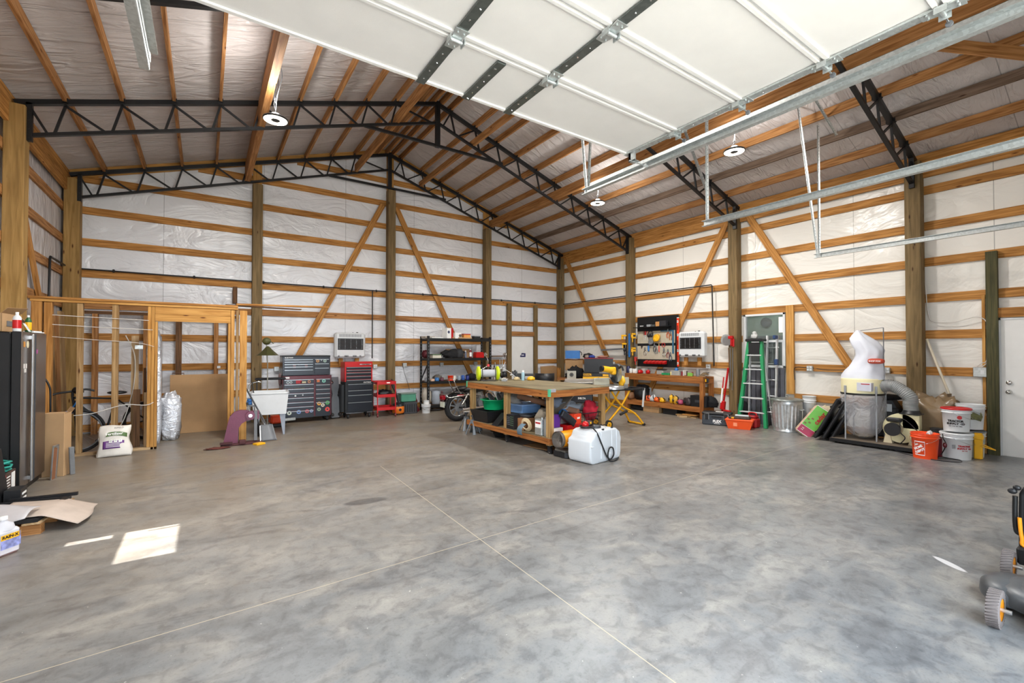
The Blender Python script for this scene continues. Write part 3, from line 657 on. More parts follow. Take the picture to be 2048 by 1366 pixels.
# things on the refrigerator
t=thing('open_box','open cardboard box with a raised flap on top of the refrigerator','box',(-1.95,7.40,1.802),PI/2-.1)
b=MB(); b.box((-.20,-.14,0),(.22,-.135,.20)); b.box((-.20,.135,0),(.22,.14,.20)); b.box((-.20,-.14,0),(-.195,.14,.20)); b.box((.215,-.14,0),(.22,.14,.20)); b.box((-.2,-.14,0),(.22,.14,.004)); b.obj('body',M_CARD2,t)
b=MB(); b.beam((.22,0,.20),(.42,-.02,.11),.26,.004); b.obj('flap',M_CARD2,t); b=MB(); b.beam((0,-.138,.20),(-.01,-.20,.27),.38,.004,up=(0,.6,1)); b.obj('flap',M_CARD,t)
b=MB(); b.box((-.10,-.145,.06),(.20,-.142,.12)); b.obj('tape',M_GREY,t)
def bottle(name,label,cat,loc,r,h,cm,capm,labm=None,group=None,neck=.35):
    t=thing(name,label,cat,loc,group=group)
    b=MB(); b.lathe([(r*.94,0),(r,.01*1),(r,h*.68),(r*.85,h*.76),(r*neck,h*.86),(r*neck,h*.9)],20); b.obj('body',cm,t)
    b=MB(); b.lathe([(r*neck*1.15,h*.88),(r*neck*1.15,h),(0,h)],16); b.obj('cap',capm,t)
    if labm: b=MB(); b.lathe([(r*1.01,h*.15),(r*1.015,h*.16),(r*1.015,h*.58),(r*1.01,h*.59)],20); b.obj('label_band',labm,t)
    return t
M_DKGRN=mat('dark_green_plastic','1f5a34',.35)
bottle('spray_bottle','white bottle with a red label at the left edge on the refrigerator','bottle',(-1.70,7.12,1.802),.035,.21,M_WHTP,M_WHT,M_RED)
bottle('bottle','green bottle with a yellow band and white cap on the refrigerator','bottle',(-1.70,7.50,1.802),.028,.20,M_DKGRN,M_WHT,M_YEL)
t=thing('wire_rack','small tilted wire cage on top of the refrigerator','rack',(-1.68,7.34,1.802),PI/2+.1)
b=MB()
for i in range(5): b.tube([(-.07+i*.035,-.03,.004),(-.06+i*.035,.02,.10)],.0025,n=6)
for i in range(4): b.tube([(-.07+i*.003,-.03+i*.016,.004+i*.032),(.07+i*.003,-.03+i*.016,.004+i*.032)],.0025,n=6)
b.obj('wires',M_ALU,t)
b=MB(); b.box((-.09,-.07,0),(.10,.06,.012),bev=.003); b.box((-.06,-.05,.012),(.09,.05,.025),bev=.003); one(b,'folded_papers',M_WHTP,'folded white papers at the far end of the refrigerator top','papers',loc=(-1.72,7.72,1.802),rz=1.3)
# tall carton and leaning strips
t=thing('tall_carton','tall tan shipping carton standing beside the refrigerator','box',(-1.56,8.08,0),PI/2-.25)
b=MB(); b.box((-.10,-.12,0),(.06,.10,.80),bev=.004); b.obj('body',M_CARD2,t); b=MB(); b.beam((0,-.12,.80),(.02,-.15,.86),.2,.004,up=(0,1,1)); b.obj('flap',M_CARD,t)
t=thing('window_frame_piece','white metal frame piece leaning on the tall tan carton','frame',(-1.53,7.84,0),PI/2-.2,rot=(.05,0,PI/2-.2))
b=MB(); b.box((.03,0,0),(.055,.02,.42),bev=.002); b.box((-.06,0,.40),(.055,.02,.42),bev=.002); b.box((-.06,.005,0),(-.05,.02,.42),bev=.002); b.obj('rails',M_ALU,t); bx((-.05,.008,.0),(.03,.014,.38),'panel',mat('rust_panel','8a5a3c',.7),t,0)
b=MB(); b.box((-.025,-.02,0),(.025,.02,.36),bev=.006); one(b,'foam_strip',mat('grey_foam','77797b',.9,bump=.3),'short grey foam strip leaning on the tall tan carton','foam strip',loc=(-1.40,8.02,0),rz=.4,rot=(.10,-.06,.4))
t=thing('hand_truck','black tubular hand truck behind the tall tan carton','hand truck',(-1.78,8.62,0),PI/2-.7)
b=MB(); b.tube([(-.06,.0,.35),(-.06,0,.95),(-.055,.02,1.12),(-.035,.1,1.25),(0,.12,1.28),(.035,.1,1.25),(.055,.02,1.12),(.06,0,.95),(.06,0,.35)],.012,sub=4); b.tube([(-.06,0,.1),(-.06,0,.4)],.012); b.tube([(.06,0,.1),(.06,0,.4)],.012); b.obj('frame',M_BLK,t)
b=MB(); b.box((-.12,-.16,0),(.12,.0,.01)); b.obj('toe_plate',M_BLK,t)
for s in(-1,1): b=MB(); b.cyl((s*.09,.06,.09),(s*.12,.06,.09),.09,n=20); b.obj('wheel',M_RUB,t)
# hose on carton at the left edge
t=thing('heater_carton','dark brown printed carton with a red corner at the left edge','box',(-1.83,6.80,0),PI/2)
b=MB(); b.box((-.23,-.16,0),(.23,.16,.33),bev=.004); b.obj('body',mat('dark_brown_carton','4e3a33',.6,var=.2,scale=4),t)
b=MB(); b.box((-.232,-.165,.16),(-.08,-.160,.32)); b.obj('red_panel',M_RED,t)
b=MB(); b.box((.09,-.166,.15),(.18,-.161,.31)); b.obj('white_label',M_LET,t)
for i in range(5):
    bx((-.05,-.1645,.28-i*.03),(.05-.01*(i%3),-.1615,.29-i*.03),'print_line',M_LET,t,0)
t=thing('garden_hose','coiled teal garden hose lying on the dark brown carton','hose',(-1.84,6.80,.335))
b=MB(); pts=[]
for i in range(90):
    a=i*.35; r=.15+.04*math.sin(i*.9); pts.append((r*math.cos(a),(r+.03)*math.sin(a),.012+.0013*i+.006*math.sin(i*1.7)))
b.tube(pts,.010,n=7); b.obj('coil',mat('teal_rubber','2f9a8c',.5),t)
b=MB(); b.box((-.16,-.012,0),(.16,.012,.62),bev=.003); one(b,'dark_plate',M_BLKP,'black panel leaning at the very left edge in front of the carton','panel',loc=(-1.62,6.42,0),rot=(-.12,0,PI/2-.1))
b=MB(); 
b.box((-.10,-.06,0),(.10,.06,.22),bev=.004); o=one(b,'small_black_box',M_BLKP,'small black box with white print on the floor at the left edge','box',loc=(-1.55,6.52,0),rz=PI/2)
for i in range(3): bx((-.06,-.064,.06+i*.05),(.06,-.061,.08+i*.05),'print_line',M_LET,o,0)
# low pallet with framed black sign and protective sheet
t=thing('pallet','low wooden pallet on the floor at the left edge','pallet',(-1.62,5.98,0),-.12)
for k,(y0,y1) in enumerate(((-.36,-.28),(-.04,.04),(.28,.36))):
    for j,(x0,x1) in enumerate(((-.5,-.36),(-.07,.07),(.36,.50))): bx((x0,y0,.012),(x1,y1,.085),'block',W_PURL,t,.003)
    bx((-.5,y0,0),(.5,y1,.012),'runner',W_PURL,t,0)
for i in range(5): bx((-.5+i*.22,-.37,.087),(-.38+i*.22,.37,.102),'deck_board',W_PALE,t,.002)
t=thing('framed_sign','black framed sign lying flat on the pallet','sign',(-1.60,5.98,.104),-.12)
b=MB(); b.box((-.46,-.36,0),(.46,-.31,.03)); b.box((-.46,.31,0),(.46,.36,.03)); b.box((-.46,-.31,0),(-.41,.31,.03)); b.box((.41,-.31,0),(.46,.31,.03)); b.obj('frame',M_BLKP,t)
bx((-.41,-.31,.004),(.41,.31,.012),'panel',M_DGREY,t,0)
b=MB(); b.blob((.12,.10,.016),(.16,.07,.006),amp=.6,seed=3,n=24); b.obj('white_print',M_LET,t)
text('Stowaways',.09,M_LET,t,(.12,-.06,.014),(0,0,.25))
b=MB(); b.box((-.0,.37,.02),(.5,.40,.05)); b.obj('loose_rail',M_BLKP,t)
def sheetfn(u,v):
    x=.10+u*.62; y=-.34+v*.62; z=.045+.03*math.sin(u*3)*math.sin(v*4)
    if x>.48: z-= (x-.48)*.42
    return (x+.03*math.sin(v*5),y+.02*math.sin(u*4),max(z,-.097))
b=MB(); b.sheet(sheetfn,22,18,.0015); one(b,'foam_sheet',mat('grey_beige_foam_sheet','b3a498',.8),'beige foam sheet sliding off the right side of the pallet','sheet',loc=(-1.60,5.98,.10),rz=-.12)
b=MB(); b.sheet(lambda u,v:(-.55+u*.95,-.42+v*.30+.06*math.sin(u*5),.05+.05*math.sin(u*4+v*2)**2+.04*v),26,12,.0015); one(b,'plastic_wrap',mat('cloudy_plastic_sheet','c9c6c8',.3,alpha=.75),'crumpled cloudy plastic sheet over the front of the pallet','sheet',loc=(-1.58,5.98,.10),rz=-.12)
# jug
t=thing('antifreeze_jug','clear jug of orange fluid with a yellow label at the left edge','jug',(-1.29,5.16,0),.9)
M_JUG=mat('milky_clear_plastic','dcdce2',.25,alpha=.8)
b=MB(); b.box((-.075,-.055,.0),(.075,.055,.075),bev=.015); b.obj('fluid',mat('orange_fluid','d8765a',.3),t)
b=MB(); b.box((-.08,-.06,.0),(.08,.06,.20),bev=.02); b.lathe([(.072,.19),(.06,.235),(.025,.255),(.022,.275)],20,sx=1,sy=.8); b.obj('body',M_JUG,t)
b=MB(); b.lathe([(.025,.27),(.025,.295),(0,.296)],18); b.obj('cap',M_WHT,t)
for s,z0,z1,m_ in ((0,.055,.165,mat('jug_label_blue','8a8fc0',.5,var=.4,scale=30)),(0,.125,.165,M_YEL)):
    b=MB(); e=.0615 if m_ is not M_YEL else .0625; b.box((-.06,-e,z0),(.06,e,z1)); b.box((-.0815-(e-.0615),-.05,z0),(.0815+(e-.0615),.05,z1)); b.obj('label',m_,t)
text('RAIN-X',.032,M_LETK,t,(0,-.064,.145),FR,bold=.001); text('RAIN-X',.032,M_LETK,t,(-.084,0,.145),(PI/2,0,-PI/2),bold=.001)

# ---------------- stud partition ----------------
t=thing('stud_partition','unfinished pine stud wall with a doorway opening','stud wall',(-.7,9.37,0))
def stud(x0,x1,z0,z1,m,par=t,y0=-.045,y1=.045,nm='stud'): return bx((x0+.7,y0,z0),(x1+.7,y1,z1),nm,m,par,.002)
bx((-1.40,-.06,2.315),(1.18,.06,2.352),'top_plate',W_PINE,t,.002); bx((-1.42,-.07,2.354),(1.18,.07,2.39),'top_plate',W_GIRT,t,.002)
bx((-1.0,-.045,0),(.06,.045,.038),'bottom_plate',W_PALE,t,.002)
stud(-2.08,-1.975,1.75,2.31,W_GIRT,y0=-.09); stud(-1.955,-1.87,.0,2.31,W_GIRT,y0=-.05)
for x0,x1 in ((-1.60,-1.535),(-1.20,-1.125)): stud(x0,x1,.04,2.31,W_STUD)
for x0,x1 in ((-.765,-.722),(-.718,-.678)): stud(x0,x1,.0 if x0>-.72 else .04,2.31,W_PINE)
stud(-.674,-.640,.0,2.07,W_PINE); stud(.335,.37,0,2.07,W_PINE); stud(.375,.43,0,2.31,W_PINE)
stud(-.674,.37,2.075,2.19,W_PINE,nm='header',y0=-.05,y1=-.01); stud(-.674,.37,2.192,2.31,W_PINE,nm='header',y0=-.05,y1=-.01)
stud(.455,.495,0,2.31,W_STUD); stud(.505,.615,0.0,2.30,W_PINE,y0=-.12,y1=-.08,nm='wide_board')
b=MB(); b.box((-.05,-.05,.0),(.05,-.045,.06)); o=b.obj('steel_plate',M_GALV,t); o.location=(-.17,-.02,1.62)
b=MB(); b.beam((.45,9.36,2.415),(2.02,9.46,2.455),.10,.03); one(b,'loose_plank',W_GIRT,'long loose plank sticking out right from the top of the stud wall','plank')
b=MB(); b.beam((.30,9.44,2.402),(1.55,9.66,2.402),.10,.02); one(b,'loose_plank',W_DARK,'shorter dark plank beside the long one on top of the stud wall','plank')
# studs against gable wall behind
for i,(x0,x1,m_) in enumerate(((-1.78,-1.70,W_PURL),(-1.02,-.94,W_PURL),(-.50,-.40,W_DARK),(.16,.24,W_PURL),(.40,.47,W_DARK))):
    k=('standing farthest left','seen behind the foil wrapped roll','left of the big cardboard sheet','above the middle of the cardboard sheet','above the right part of the cardboard sheet')[i]
    b=MB(); b.box((x0,11.60,0),(x1,11.72,2.30)); one(b,'back_room_stud',m_,'stud against the gable wall %s'%k,'board')
b=MB(); b.box((-2.0,11.60,2.30),(.62,11.72,2.36)); one(b,'back_room_plate',W_DARK,'dark board along the top of the studs behind the stud wall','board')
b=MB(); b.box((-.05,11.57,2.64),(.03,11.77,3.0)); b.M=Matrix.Identity(4); one(b,'dark_block',W_DARK,'short dark upright board high on the gable wall above the stud wall','board',loc=(.55,0,0))
for i,(y,w_,h_,m_) in enumerate(((9.75,.16,2.2,W_STUD),(10.0,.20,2.15,W_PURL),(10.28,.24,2.25,W_STUD),(10.6,.22,2.2,W_PURL),(10.95,.26,2.28,W_STUD))):
    b=MB(); b.box((-.02,-w_/2,0),(.02,w_/2,h_)); one(b,'leaning_board',m_,'board standing against the left wall behind the stud wall, %s from the front'%('first','second','third','fourth','fifth')[i],'board',loc=(-2.02,y,0),rot=(0,-.03,0))
for i,(x,y,h_,w_,m_) in enumerate(((-.98,9.95,1.85,.10,W_PALE),(-.93,9.72,.95,.09,W_DARK),(-.80,9.62,.90,.055,W_PALE),(-.83,9.9,1.3,.06,W_DARK))):
    b=MB(); b.box((-w_/2,-.02,0),(w_/2,.02,h_)); one(b,'scrap_board',m_,('tall pale scrap board','short dark scrap board','short pale scrap board','thin dark scrap board')[i]+' standing inside the stud wall bay','board',loc=(x,y,0),rot=(-.04,0,.1))
M_FOIL=film('silver_foil_film','dcdfe6',.25,(2,2,4),.6,2,metal=.35)
b=MB(); b.blob((0,0,.95),(.10,.10,.95),n=24,amp=.15,seed=2,pw=.35,fr=4); one(b,'foil_roll',M_FOIL,'tall foil wrapped roll standing left of the doorway','insulation roll',loc=(-.72,9.9,0))
b=MB(); b.blob((0,0,.42),(.15,.13,.42),n=24,amp=.3,seed=5,pw=.6,fr=4,flat=0); one(b,'foil_bundle',M_FOIL,'shorter bulging foil bundle inside the doorway beside the roll','insulation roll',loc=(-.50,10.15,0))
t=thing('cardboard_sheet','large flat cardboard sheet leaning behind the doorway','cardboard',(-.08,10.80,0),rot=(-.05,0,-.04))
b=MB(); b.box((-.47,-.012,0),(.47,.012,1.13),bev=.002); b.obj('panel',M_CARD,t)
b=MB(); b.tube([(-.44,.03,1.10),(-.44,.03,1.16),(-.26,.03,1.16),(-.26,.03,1.13)],.008); b.obj('metal_rim',M_BRONZE,t)
b=MB(); b.box((0,0,0),(.06,.03,.05)); one(b,'wall_outlet',M_WHTP,'white outlet above the cardboard sheet','electrical outlet',loc=(.22,11.56,1.22))
# cable and hoses strung in the bay
def cable(pts,r,m,label,nm='cable',sub=6): b=MB(); b.tube(pts,r,sub=sub,n=6); return one(b,nm,m,label,'cable')
M_WIRE=mat('white_cable','d3cfc8',.5)
cable([(-1.86,9.30,1.98),(-1.3,9.31,1.95),(-.7,9.30,1.93)],.005,M_WIRE,'white cable strung across the stud bay, topmost')
cable([(-1.86,9.30,2.12),(-1.3,9.315,2.10),(-.75,9.30,2.08)],.005,M_WIRE,'white cable strung under the top plate of the stud wall')
cable([(-1.86,9.30,1.80),(-1.4,9.30,1.76),(-.9,9.32,1.72),(-.68,9.30,1.66)],.004,M_WIRE,'sagging white cable strung across the stud bay at eye height')
cable([(-1.62,9.30,.62),(-1.4,9.28,.64),(-1.05,9.31,.74),(-.78,9.31,.72),(-.68,9.3,.76)],.006,M_WIRE,'white cord looping low in front of the stud bay')
cable([(-1.10,9.9,1.85),(-.98,9.9,1.5),(-.99,9.9,1.0),(-1.08,9.9,.55),(-1.15,9.9,.35)],.008,M_WIRE,'curved white tube hanging inside the stud bay')
# bicycle
t=thing('bicycle','black bicycle parked behind the stud wall','bicycle',(-1.66,9.66,0),.0)
def wheel(name,par,c,R,rt,m_t,m_r,spokes=20,ax='y',hub=.02,w=.0):
    b=MB(); cx,cy,cz=c
    P=[(cx+R*math.cos(a*PI/20),cy,cz+R*math.sin(a*PI/20)) for a in range(40)]; b.tube(P,rt,closed=True,n=8)
    P=[(cx+(R-rt*1.6)*math.cos(a*PI/20),cy,cz+(R-rt*1.6)*math.sin(a*PI/20)) for a in range(40)]; b.tube(P,rt*.6,closed=True,n=6,mat=1)
    for i in range(spokes):
        a=2*PI*i/spokes; b.tube([(cx,cy+(.02 if i%2 else -.02),cz),(cx+(R-rt)*math.cos(a),cy,cz+(R-rt)*math.sin(a))],.0012,n=4,mat=1,cap=False)
    b.cyl((cx,cy-.04,cz),(cx,cy+.04,cz),hub,n=12,mat=1); return b.obj(name,[m_t,m_r],par)
wheel('wheel',t,(.02,0,.335),.325,.020,M_RUB,M_GREY); wheel('wheel',t,(.80,.85,.335),.325,.018,M_RUB,M_DGREY)
b=MB(); b.tube([(.02,.04,.335),(.0,.04,.62),(-.04,.03,.88)],.013); b.tube([(.02,-.04,.335),(.0,-.04,.62),(-.04,-.0,.88)],.013); b.obj('fork',M_BLK,t)
b=MB(); b.tube([(-.02,.02,.80),(.30,.16,.42),(.34,.18,.30)],.024); b.tube([(-.02,.02,.86),(.45,.24,.80),(.34,.18,.30)],.018); b.tube([(.45,.24,.8),(.80,.85,.335)],.012); b.tube([(.34,.18,.30),(.80,.85,.335)],.012); b.obj('frame',M_BLK,t)
b=MB(); b.tube([(-.28,-.10,.90),(-.20,-.06,.94),(-.04,.02,.96),(.10,.10,.98),(.20,.12,.95)],.016,sub=3); b.tube([(-.04,.02,.88),(-.04,.02,.96)],.018); b.blob((.02,.02,.97),(.07,.05,.05),amp=.4); b.obj('handlebar',M_BLKP,t)
b=MB(); b.blob((.46,.25,.90),(.13,.07,.03)); b.tube([(.45,.24,.78),(.46,.25,.9)],.014); b.obj('saddle',M_BLKP,t)
b=MB(); b.tube([(-.18,-.05,.62),(-.05,-.06,.68),(.02,-.05,.80)],.010,sub=4); b.obj('brake_hose',M_BLUE,t)
b=MB(); b.cyl((.34,.14,.30),(.34,.22,.30),.06,n=16); b.tube([(.34,.13,.30),(.28,.12,.16)],.009); b.box((.22,.08,.14),(.32,.14,.17)); b.obj('crank',M_BLKP,t)
# fertilizer bag
t=thing('fertilizer_bag','white plastic bag with a green and purple print leaning on the stud wall','bag',(-1.12,9.02,0),.05,rot=(-.32,0,.04))
b=MB()
def pill(u,v,s):
    x=(u-.5)*.40*(1-.12*v+.05*math.sin(v*9)); z=v*.47; th=.075*(math.sin(PI*min(1,max(0,u)))**.55)*(math.sin(PI*min(1,.08+v*.9))**.6)
    return (x+.01*math.sin(v*7),s*th+.006*noise.noise(Vector((u*6,v*6,s))),z+.01*math.sin(u*6)*v)
b.sheet(lambda u,v:pill(u,v,-1),18,18,.001); b.sheet(lambda u,v:pill(1-u,v,1),18,18,.001); b.obj('sack',mat('white_woven_plastic','ddd8d0',.45,bump=.2,bscale=20),t)
def bagprint(x0,x1,z0,z1,nm,m,e=.003,fn=None):
    b=MB()
    def f(u,v):
        x=x0+(x1-x0)*u; z=z0+(z1-z0)*v+(fn(u) if fn else 0); uu=x/.36+.5
        p=pill(min(.98,max(.02,uu)),z/.47,-1); return (x,p[1]-e,z)
    b.sheet(f,12,6,.0006); return b.obj(nm,m,t)
bagprint(-.14,.145,.275,.335,'green_band',mat('bag_green','4c6b35',.5),fn=lambda u:.03*math.sin(PI*u)); bagprint(-.13,.115,.11,.225,'purple_panel',mat('bag_purple','6d3f86',.5))
text('Fertilizer',.055,M_LET,t,(0,-.096,.325),FR,bold=.0012); text('General Purpose',.026,M_LET,t,(.0,-.094,.362),FR); text('INFIELD',.032,M_LETK,t,(.05,-.078,.415),FR)
for i in range(3): bagprint(-.06+i*.055,-.02+i*.055,.20,.24,'number_box',M_LET,.005); text(('18','18','9')[i],.026,M_LETK,t,(-.04+i*.055,-.0975,.22),FR)
for i in range(4): bx((-.09,-.096+.001*i,.19-i*.02),(.07,-.0945+.001*i,.196-i*.02),'print_line',M_LET,t,0)
# arbor press
t=thing('arbor_press','purple cast iron arbor press base standing on the floor','arbor press',(.42,8.98,0),-.05)
b=MB(); M_PUR=mat('purple_cast_iron','70384f',.45,.1,bump=.15)
pr=[(-.17,.03),(-.10,.40),(-.07,.52),(.0,.60),(.10,.63),(.20,.62),(.26,.60),(.40,.60),(.40,.45),(.20,.43),(.12,.38),(.07,.30),(.06,.03)]
b.prism([(x*.92,z*.92) for x,z in pr],.05,0,TR(0,.05,0)@RX(PI/2)@TR(0,0,0),h0=-.05); b.obj('frame',M_PUR,t)
b=MB(); b.cyl((.235,-.06,.485),(.235,.06,.485),.07,n=26); b.cyl((.235,-.085,.485),(.235,-.05,.485),.03,n=18,mat=1); b.obj('pinion_boss',[M_PUR,M_CHR],t)
b=MB(); b.tube([(.23,-.02,.54),(.19,-.03,.68)],.009); b.cyl((.19,-.03,.66),(.185,-.03,.71),.018,n=12,mat=1); b.obj('lever',[M_CHR,M_BLKP],t)
b=MB(); b.box((.29,-.03,.05),(.34,.03,.56),bev=.004); b.obj('ram',M_GREY,t)
b=MB(); b.box((-.19,-.10,0),(.42,.12,.03),bev=.006); b.box((-.20,-.13,.04),(-.02,-.08,.07)); b.box((.07,-.14,.02),(.17,-.05,.09),bev=.01); b.obj('base',mat('rusty_purple_iron','4d2a2c',.7,.2,var=.3),t)
b=MB(); b.blob((0,0,.0),(.17,.05,.02),amp=.6,seed=9,flat=-.005); one(b,'rusty_chain',mat('rusty_chain','5a2a22',.8),'rusty chain heap on the floor in front of the purple press','chain',loc=(.17,8.74,.012))
b=MB(); b.box((-.07,-.06,0),(.08,.06,.03),bev=.004); one(b,'sponge',M_YEL,'yellow sanding sponge on the floor between press and shovel','sponge',loc=(.77,8.78,0),rz=.5)
# scoop shovel
t=thing('scoop_shovel','aluminium scoop shovel leaning with its blade on the floor','shovel',(.92,9.12,0),.15)
b=MB()
def blade(u,v):
    x=(u-.5)*(.20+.06*(1-v)); return (x,-.10+v*.17-.05*(abs(u-.5)*2)**3,.015+v*.26)
b.sheet(blade,14,10,.003); b.obj('blade',M_GREY,t); b=MB(); b.beam((-.13,-.13,.0),(-.10,.03,.25),.012,.06); b.obj('blade_rim',M_ALU,t)
b=MB(); b.tube([(0,.08,.27),(-.06,.16,.45),(-.30,.62,1.12)],.014); b.obj('handle',M_DGREY,t); b=MB(); b.lathe([(.02,0),(.026,.1),(.013,.24)],14,M=TR(0,.08,.25)@RX(-.5)@RY(-.25)); b.obj('socket',M_ALU,t)
b=MB(); b.tube([(0,0,0),(-.12,.3,1.0)],.010); b.tube([(-.02,.0,.02),(-.03,.02,.25)],.03); one(b,'broom',M_BLKP,'black handled broom leaning behind the shovel','broom',loc=(.86,9.5,0))
# small vise bench behind press
t=thing('grinder_stand','grey stand holding a small blue vise behind the shovel','stand',(.66,9.72,0))
b=MB(); b.box((-.10,-.10,.56),(.14,.10,.59),bev=.004); 
for sx in(-.08,.11):
    for sy in (-.08,.08): b.tube([(sx,sy,.56),(sx*1.2,sy*1.2,0)],.012)
b.obj('stand',M_GREY,t); b=MB(); b.box((-.06,-.05,.59),(.08,.05,.66),bev=.01); b.box((.0,-.06,.65),(.12,.06,.70),bev=.01); b.tube([(.12,-.08,.64),(.12,.08,.64)],.008,mat=1); b.obj('vise',[M_BLUE,M_CHR],t)
b=MB(); b.beam((-.02,.05,.66),(-.10,.06,1.05),.09,.02); b.obj('steel_bar',M_ALU,t)
# utility sink
t=thing('utility_sink','white plastic laundry tub on grey tapered legs','sink',(1.05,9.86,0),-.10)
zt0,zb0=.39,.80
b=MB()
def ring(w,d,z): return [(-w/2,-d/2,z),(w/2,-d/2,z),(w/2,d/2,z),(-w/2,d/2,z)]
R=[ring(.54,.48,zt0),ring(.62,.56,zb0),ring(.56,.50,zb0),ring(.50,.44,zt0+.03)]
vs=[p for r in R for p in r]; fs=[(3,2,1,0),(12,13,14,15)]
for k in range(3):
    for i in range(4): fs.append((k*4+i,k*4+(i+1)%4,(k+1)*4+(i+1)%4,(k+1)*4+i))
b.add(vs,fs); b.box((-.32,-.29,zb0-.02),(.32,-.26,zb0+.012),bev=.004); b.box((-.32,.26,zb0-.02),(.32,.29,zb0+.012),bev=.004); b.box((-.32,-.29,zb0-.02),(-.29,.29,zb0+.012),bev=.004); b.box((.29,-.29,zb0-.02),(.32,.29,zb0+.012),bev=.004)
b.box((-.42,-.10,zb0-.10),(-.30,.22,zb0+.01),bev=.008); b.obj('tub',M_WHTP,t)
for sx in(-1,1):
    for sy in(-1,1):
        b=MB(); b.add([(sx*.16,sy*.18,zt0),(sx*.26,sy*.18,zt0),(sx*.25,sy*.20,0),(sx*.22,sy*.20,0),(sx*.16,sy*.21,zt0),(sx*.26,sy*.21,zt0),(sx*.25,sy*.23,0),(sx*.22,sy*.23,0)],[(0,1,2,3),(7,6,5,4),(0,4,5,1),(1,5,6,2),(2,6,7,3),(3,7,4,0)]); b.obj('leg',mat('sink_leg_grey','8d94a0',.5),t)
b=MB(); b.tube([(-.36,.05,zb0+.01),(-.36,.05,zb0+.08),(-.33,.05,zb0+.16),(-.22,.05,zb0+.20),(-.16,.05,zb0+.19)],.012,sub=4); b.cyl((-.36,.05,zb0),(-.36,.05,zb0+.05),.022,n=14); b.obj('faucet',M_CHR,t)
# floor lamp with olive shade
t=thing('olive_shade_stand','olive dome and pleated cone shade on a thin pole beside the gable post','lamp stand',(1.06,10.42,0))
b=MB(); b.tube([(0,0,.02),(.0,0,1.3),(-.02,0,1.72)],.011); b.lathe([(.13,0),(.13,.015),(.02,.03)],20); b.obj('pole',mat('grey_pole','9a978c',.4,.4),t)
M_OL=mat('olive_paint','55552f',.5)
b=MB(); b.lathe([(.235,1.50),(.20,1.505),(.10,1.60),(.03,1.68),(.0,1.69)],7,smooth=False); b.obj('cone_shade',M_OL,t); b=MB(); b.blob((-.02,0,1.79),(.08,.08,.075)); b.tube([(.03,-.05,1.80),(.10,-.05,1.74)],.008); b.obj('dome',M_OL,t)
t=thing('black_stool','folded black seat frame behind the sink','stool',(1.10,10.75,0),-.1)
b=MB(); b.box((-.24,-.06,.98),(.34,.06,1.03),bev=.02); b.obj('seat',M_BLKP,t); b=MB()
for x in (-.20,.30): b.tube([(x,0,.98),(x,0,.0)],.012)
b.tube([(-.2,0,.5),(.3,0,.5)],.01); b.obj('legs',M_DGREY,t)
# red small engine under the sink
t=thing('red_trimmer','orange red chainsaw on the floor under the sink','chainsaw',(1.22,10.62,0),.2)
b=MB(); b.box((-.10,-.10,.08),(.12,.10,.24),bev=.03); b.obj('engine_cover',mat('orange_red_plastic','d2411c',.4),t); b=MB(); b.tube([(-.1,0,.2),(-.08,0,.34),(.08,0,.34),(.12,0,.2)],.014,sub=3); b.box((-.12,-.08,0),(.16,.08,.08),bev=.02); b.obj('handle',M_BLKP,t)
b=MB(); b.box((.12,-.01,.10),(.42,.01,.16),bev=.01); b.obj('guide_bar',M_GALV,t)

# ================= BACK WALL ROW =================
M_HAN=mat('satin_drawer_pull','aeb2b6',.3,.8)
def chest(name,label,loc,w,d,z0,z1,cols,mb,md,frame=.03,cast=False,topm=None,rz=0,lid=0):
    t=thing(name,label,'tool chest',loc,rz)
    b=MB(); b.box((-w/2,0.012,z0),(w/2,d,z1),bev=.006); b.obj('body',mb,t)
    for x0,x1,hs,zt1 in cols:
        z=zt1
        for h in hs:
            b=MB(); b.box((x0,-.006,z-h+.006),(x1,.012,z-.006),bev=.002); dr=b.obj('drawer',md,t)
            b=MB(); b.box((x0+.005,-.020,z-.022),(x1-.005,-.006,z-.008),bev=.003); b.obj('drawer_pull',M_HAN,dr); z-=h
    if cast:
        for sx in(-1,1):
            for yy in (.07,d-.07):
                c=thing_part('caster',t,(sx*(w/2-.08),yy,0))
    return t
def thing_part(nm,par,loc,R=.05,H=None,m=None):
    H=H or .10; b=MB(); b.cyl((-.015,0,R),(.015,0,R),R,n=20,mat=0); b.cyl((-.017,0,R),(.017,0,R),R*.55,n=16,mat=1)
    b.box((-.028,-.03,R*.8),(-.020,.03,H)); b.box((.020,-.03,R*.8),(.028,.03,H)); b.box((-.03,-.035,H-.006),(.03,.035,H)); o=b.obj(nm,[M_RUB,M_CHR],par); o.location=loc; return o
t=chest('rolling_tool_chest','wide maroon rolling tool cabinet covered with round stickers',(1.91,10.95,0),1.02,.50,.12,1.04,[(-.48,.13,[.105,.10,.10,.10,.10,.10,.09,.17],.965),(.17,.48,[.13,.10,.10,.10,.10,.33],.965)],M_MAR,M_NAVY,cast=True)
def stick(par,x,z,r,c,y=-.009,sq=None):
    b=MB()
    if sq: b.box((x-sq[0],y-.002,z-sq[1]),(x+sq[0],y,z+sq[1]))
    else: b.cyl((x,y-.002,z),(x,y,z),r,n=20); b.cyl((x,y-.003,z),(x,y-.002,z),r*.38,n=16,mat=1)
    m1=mat('sticker_'+c,c,.5,var=.02); m2=mat('sticker_core_'+c,'2b3038' if not sq else c,.5); b.obj('sticker',[m1,m2],par)
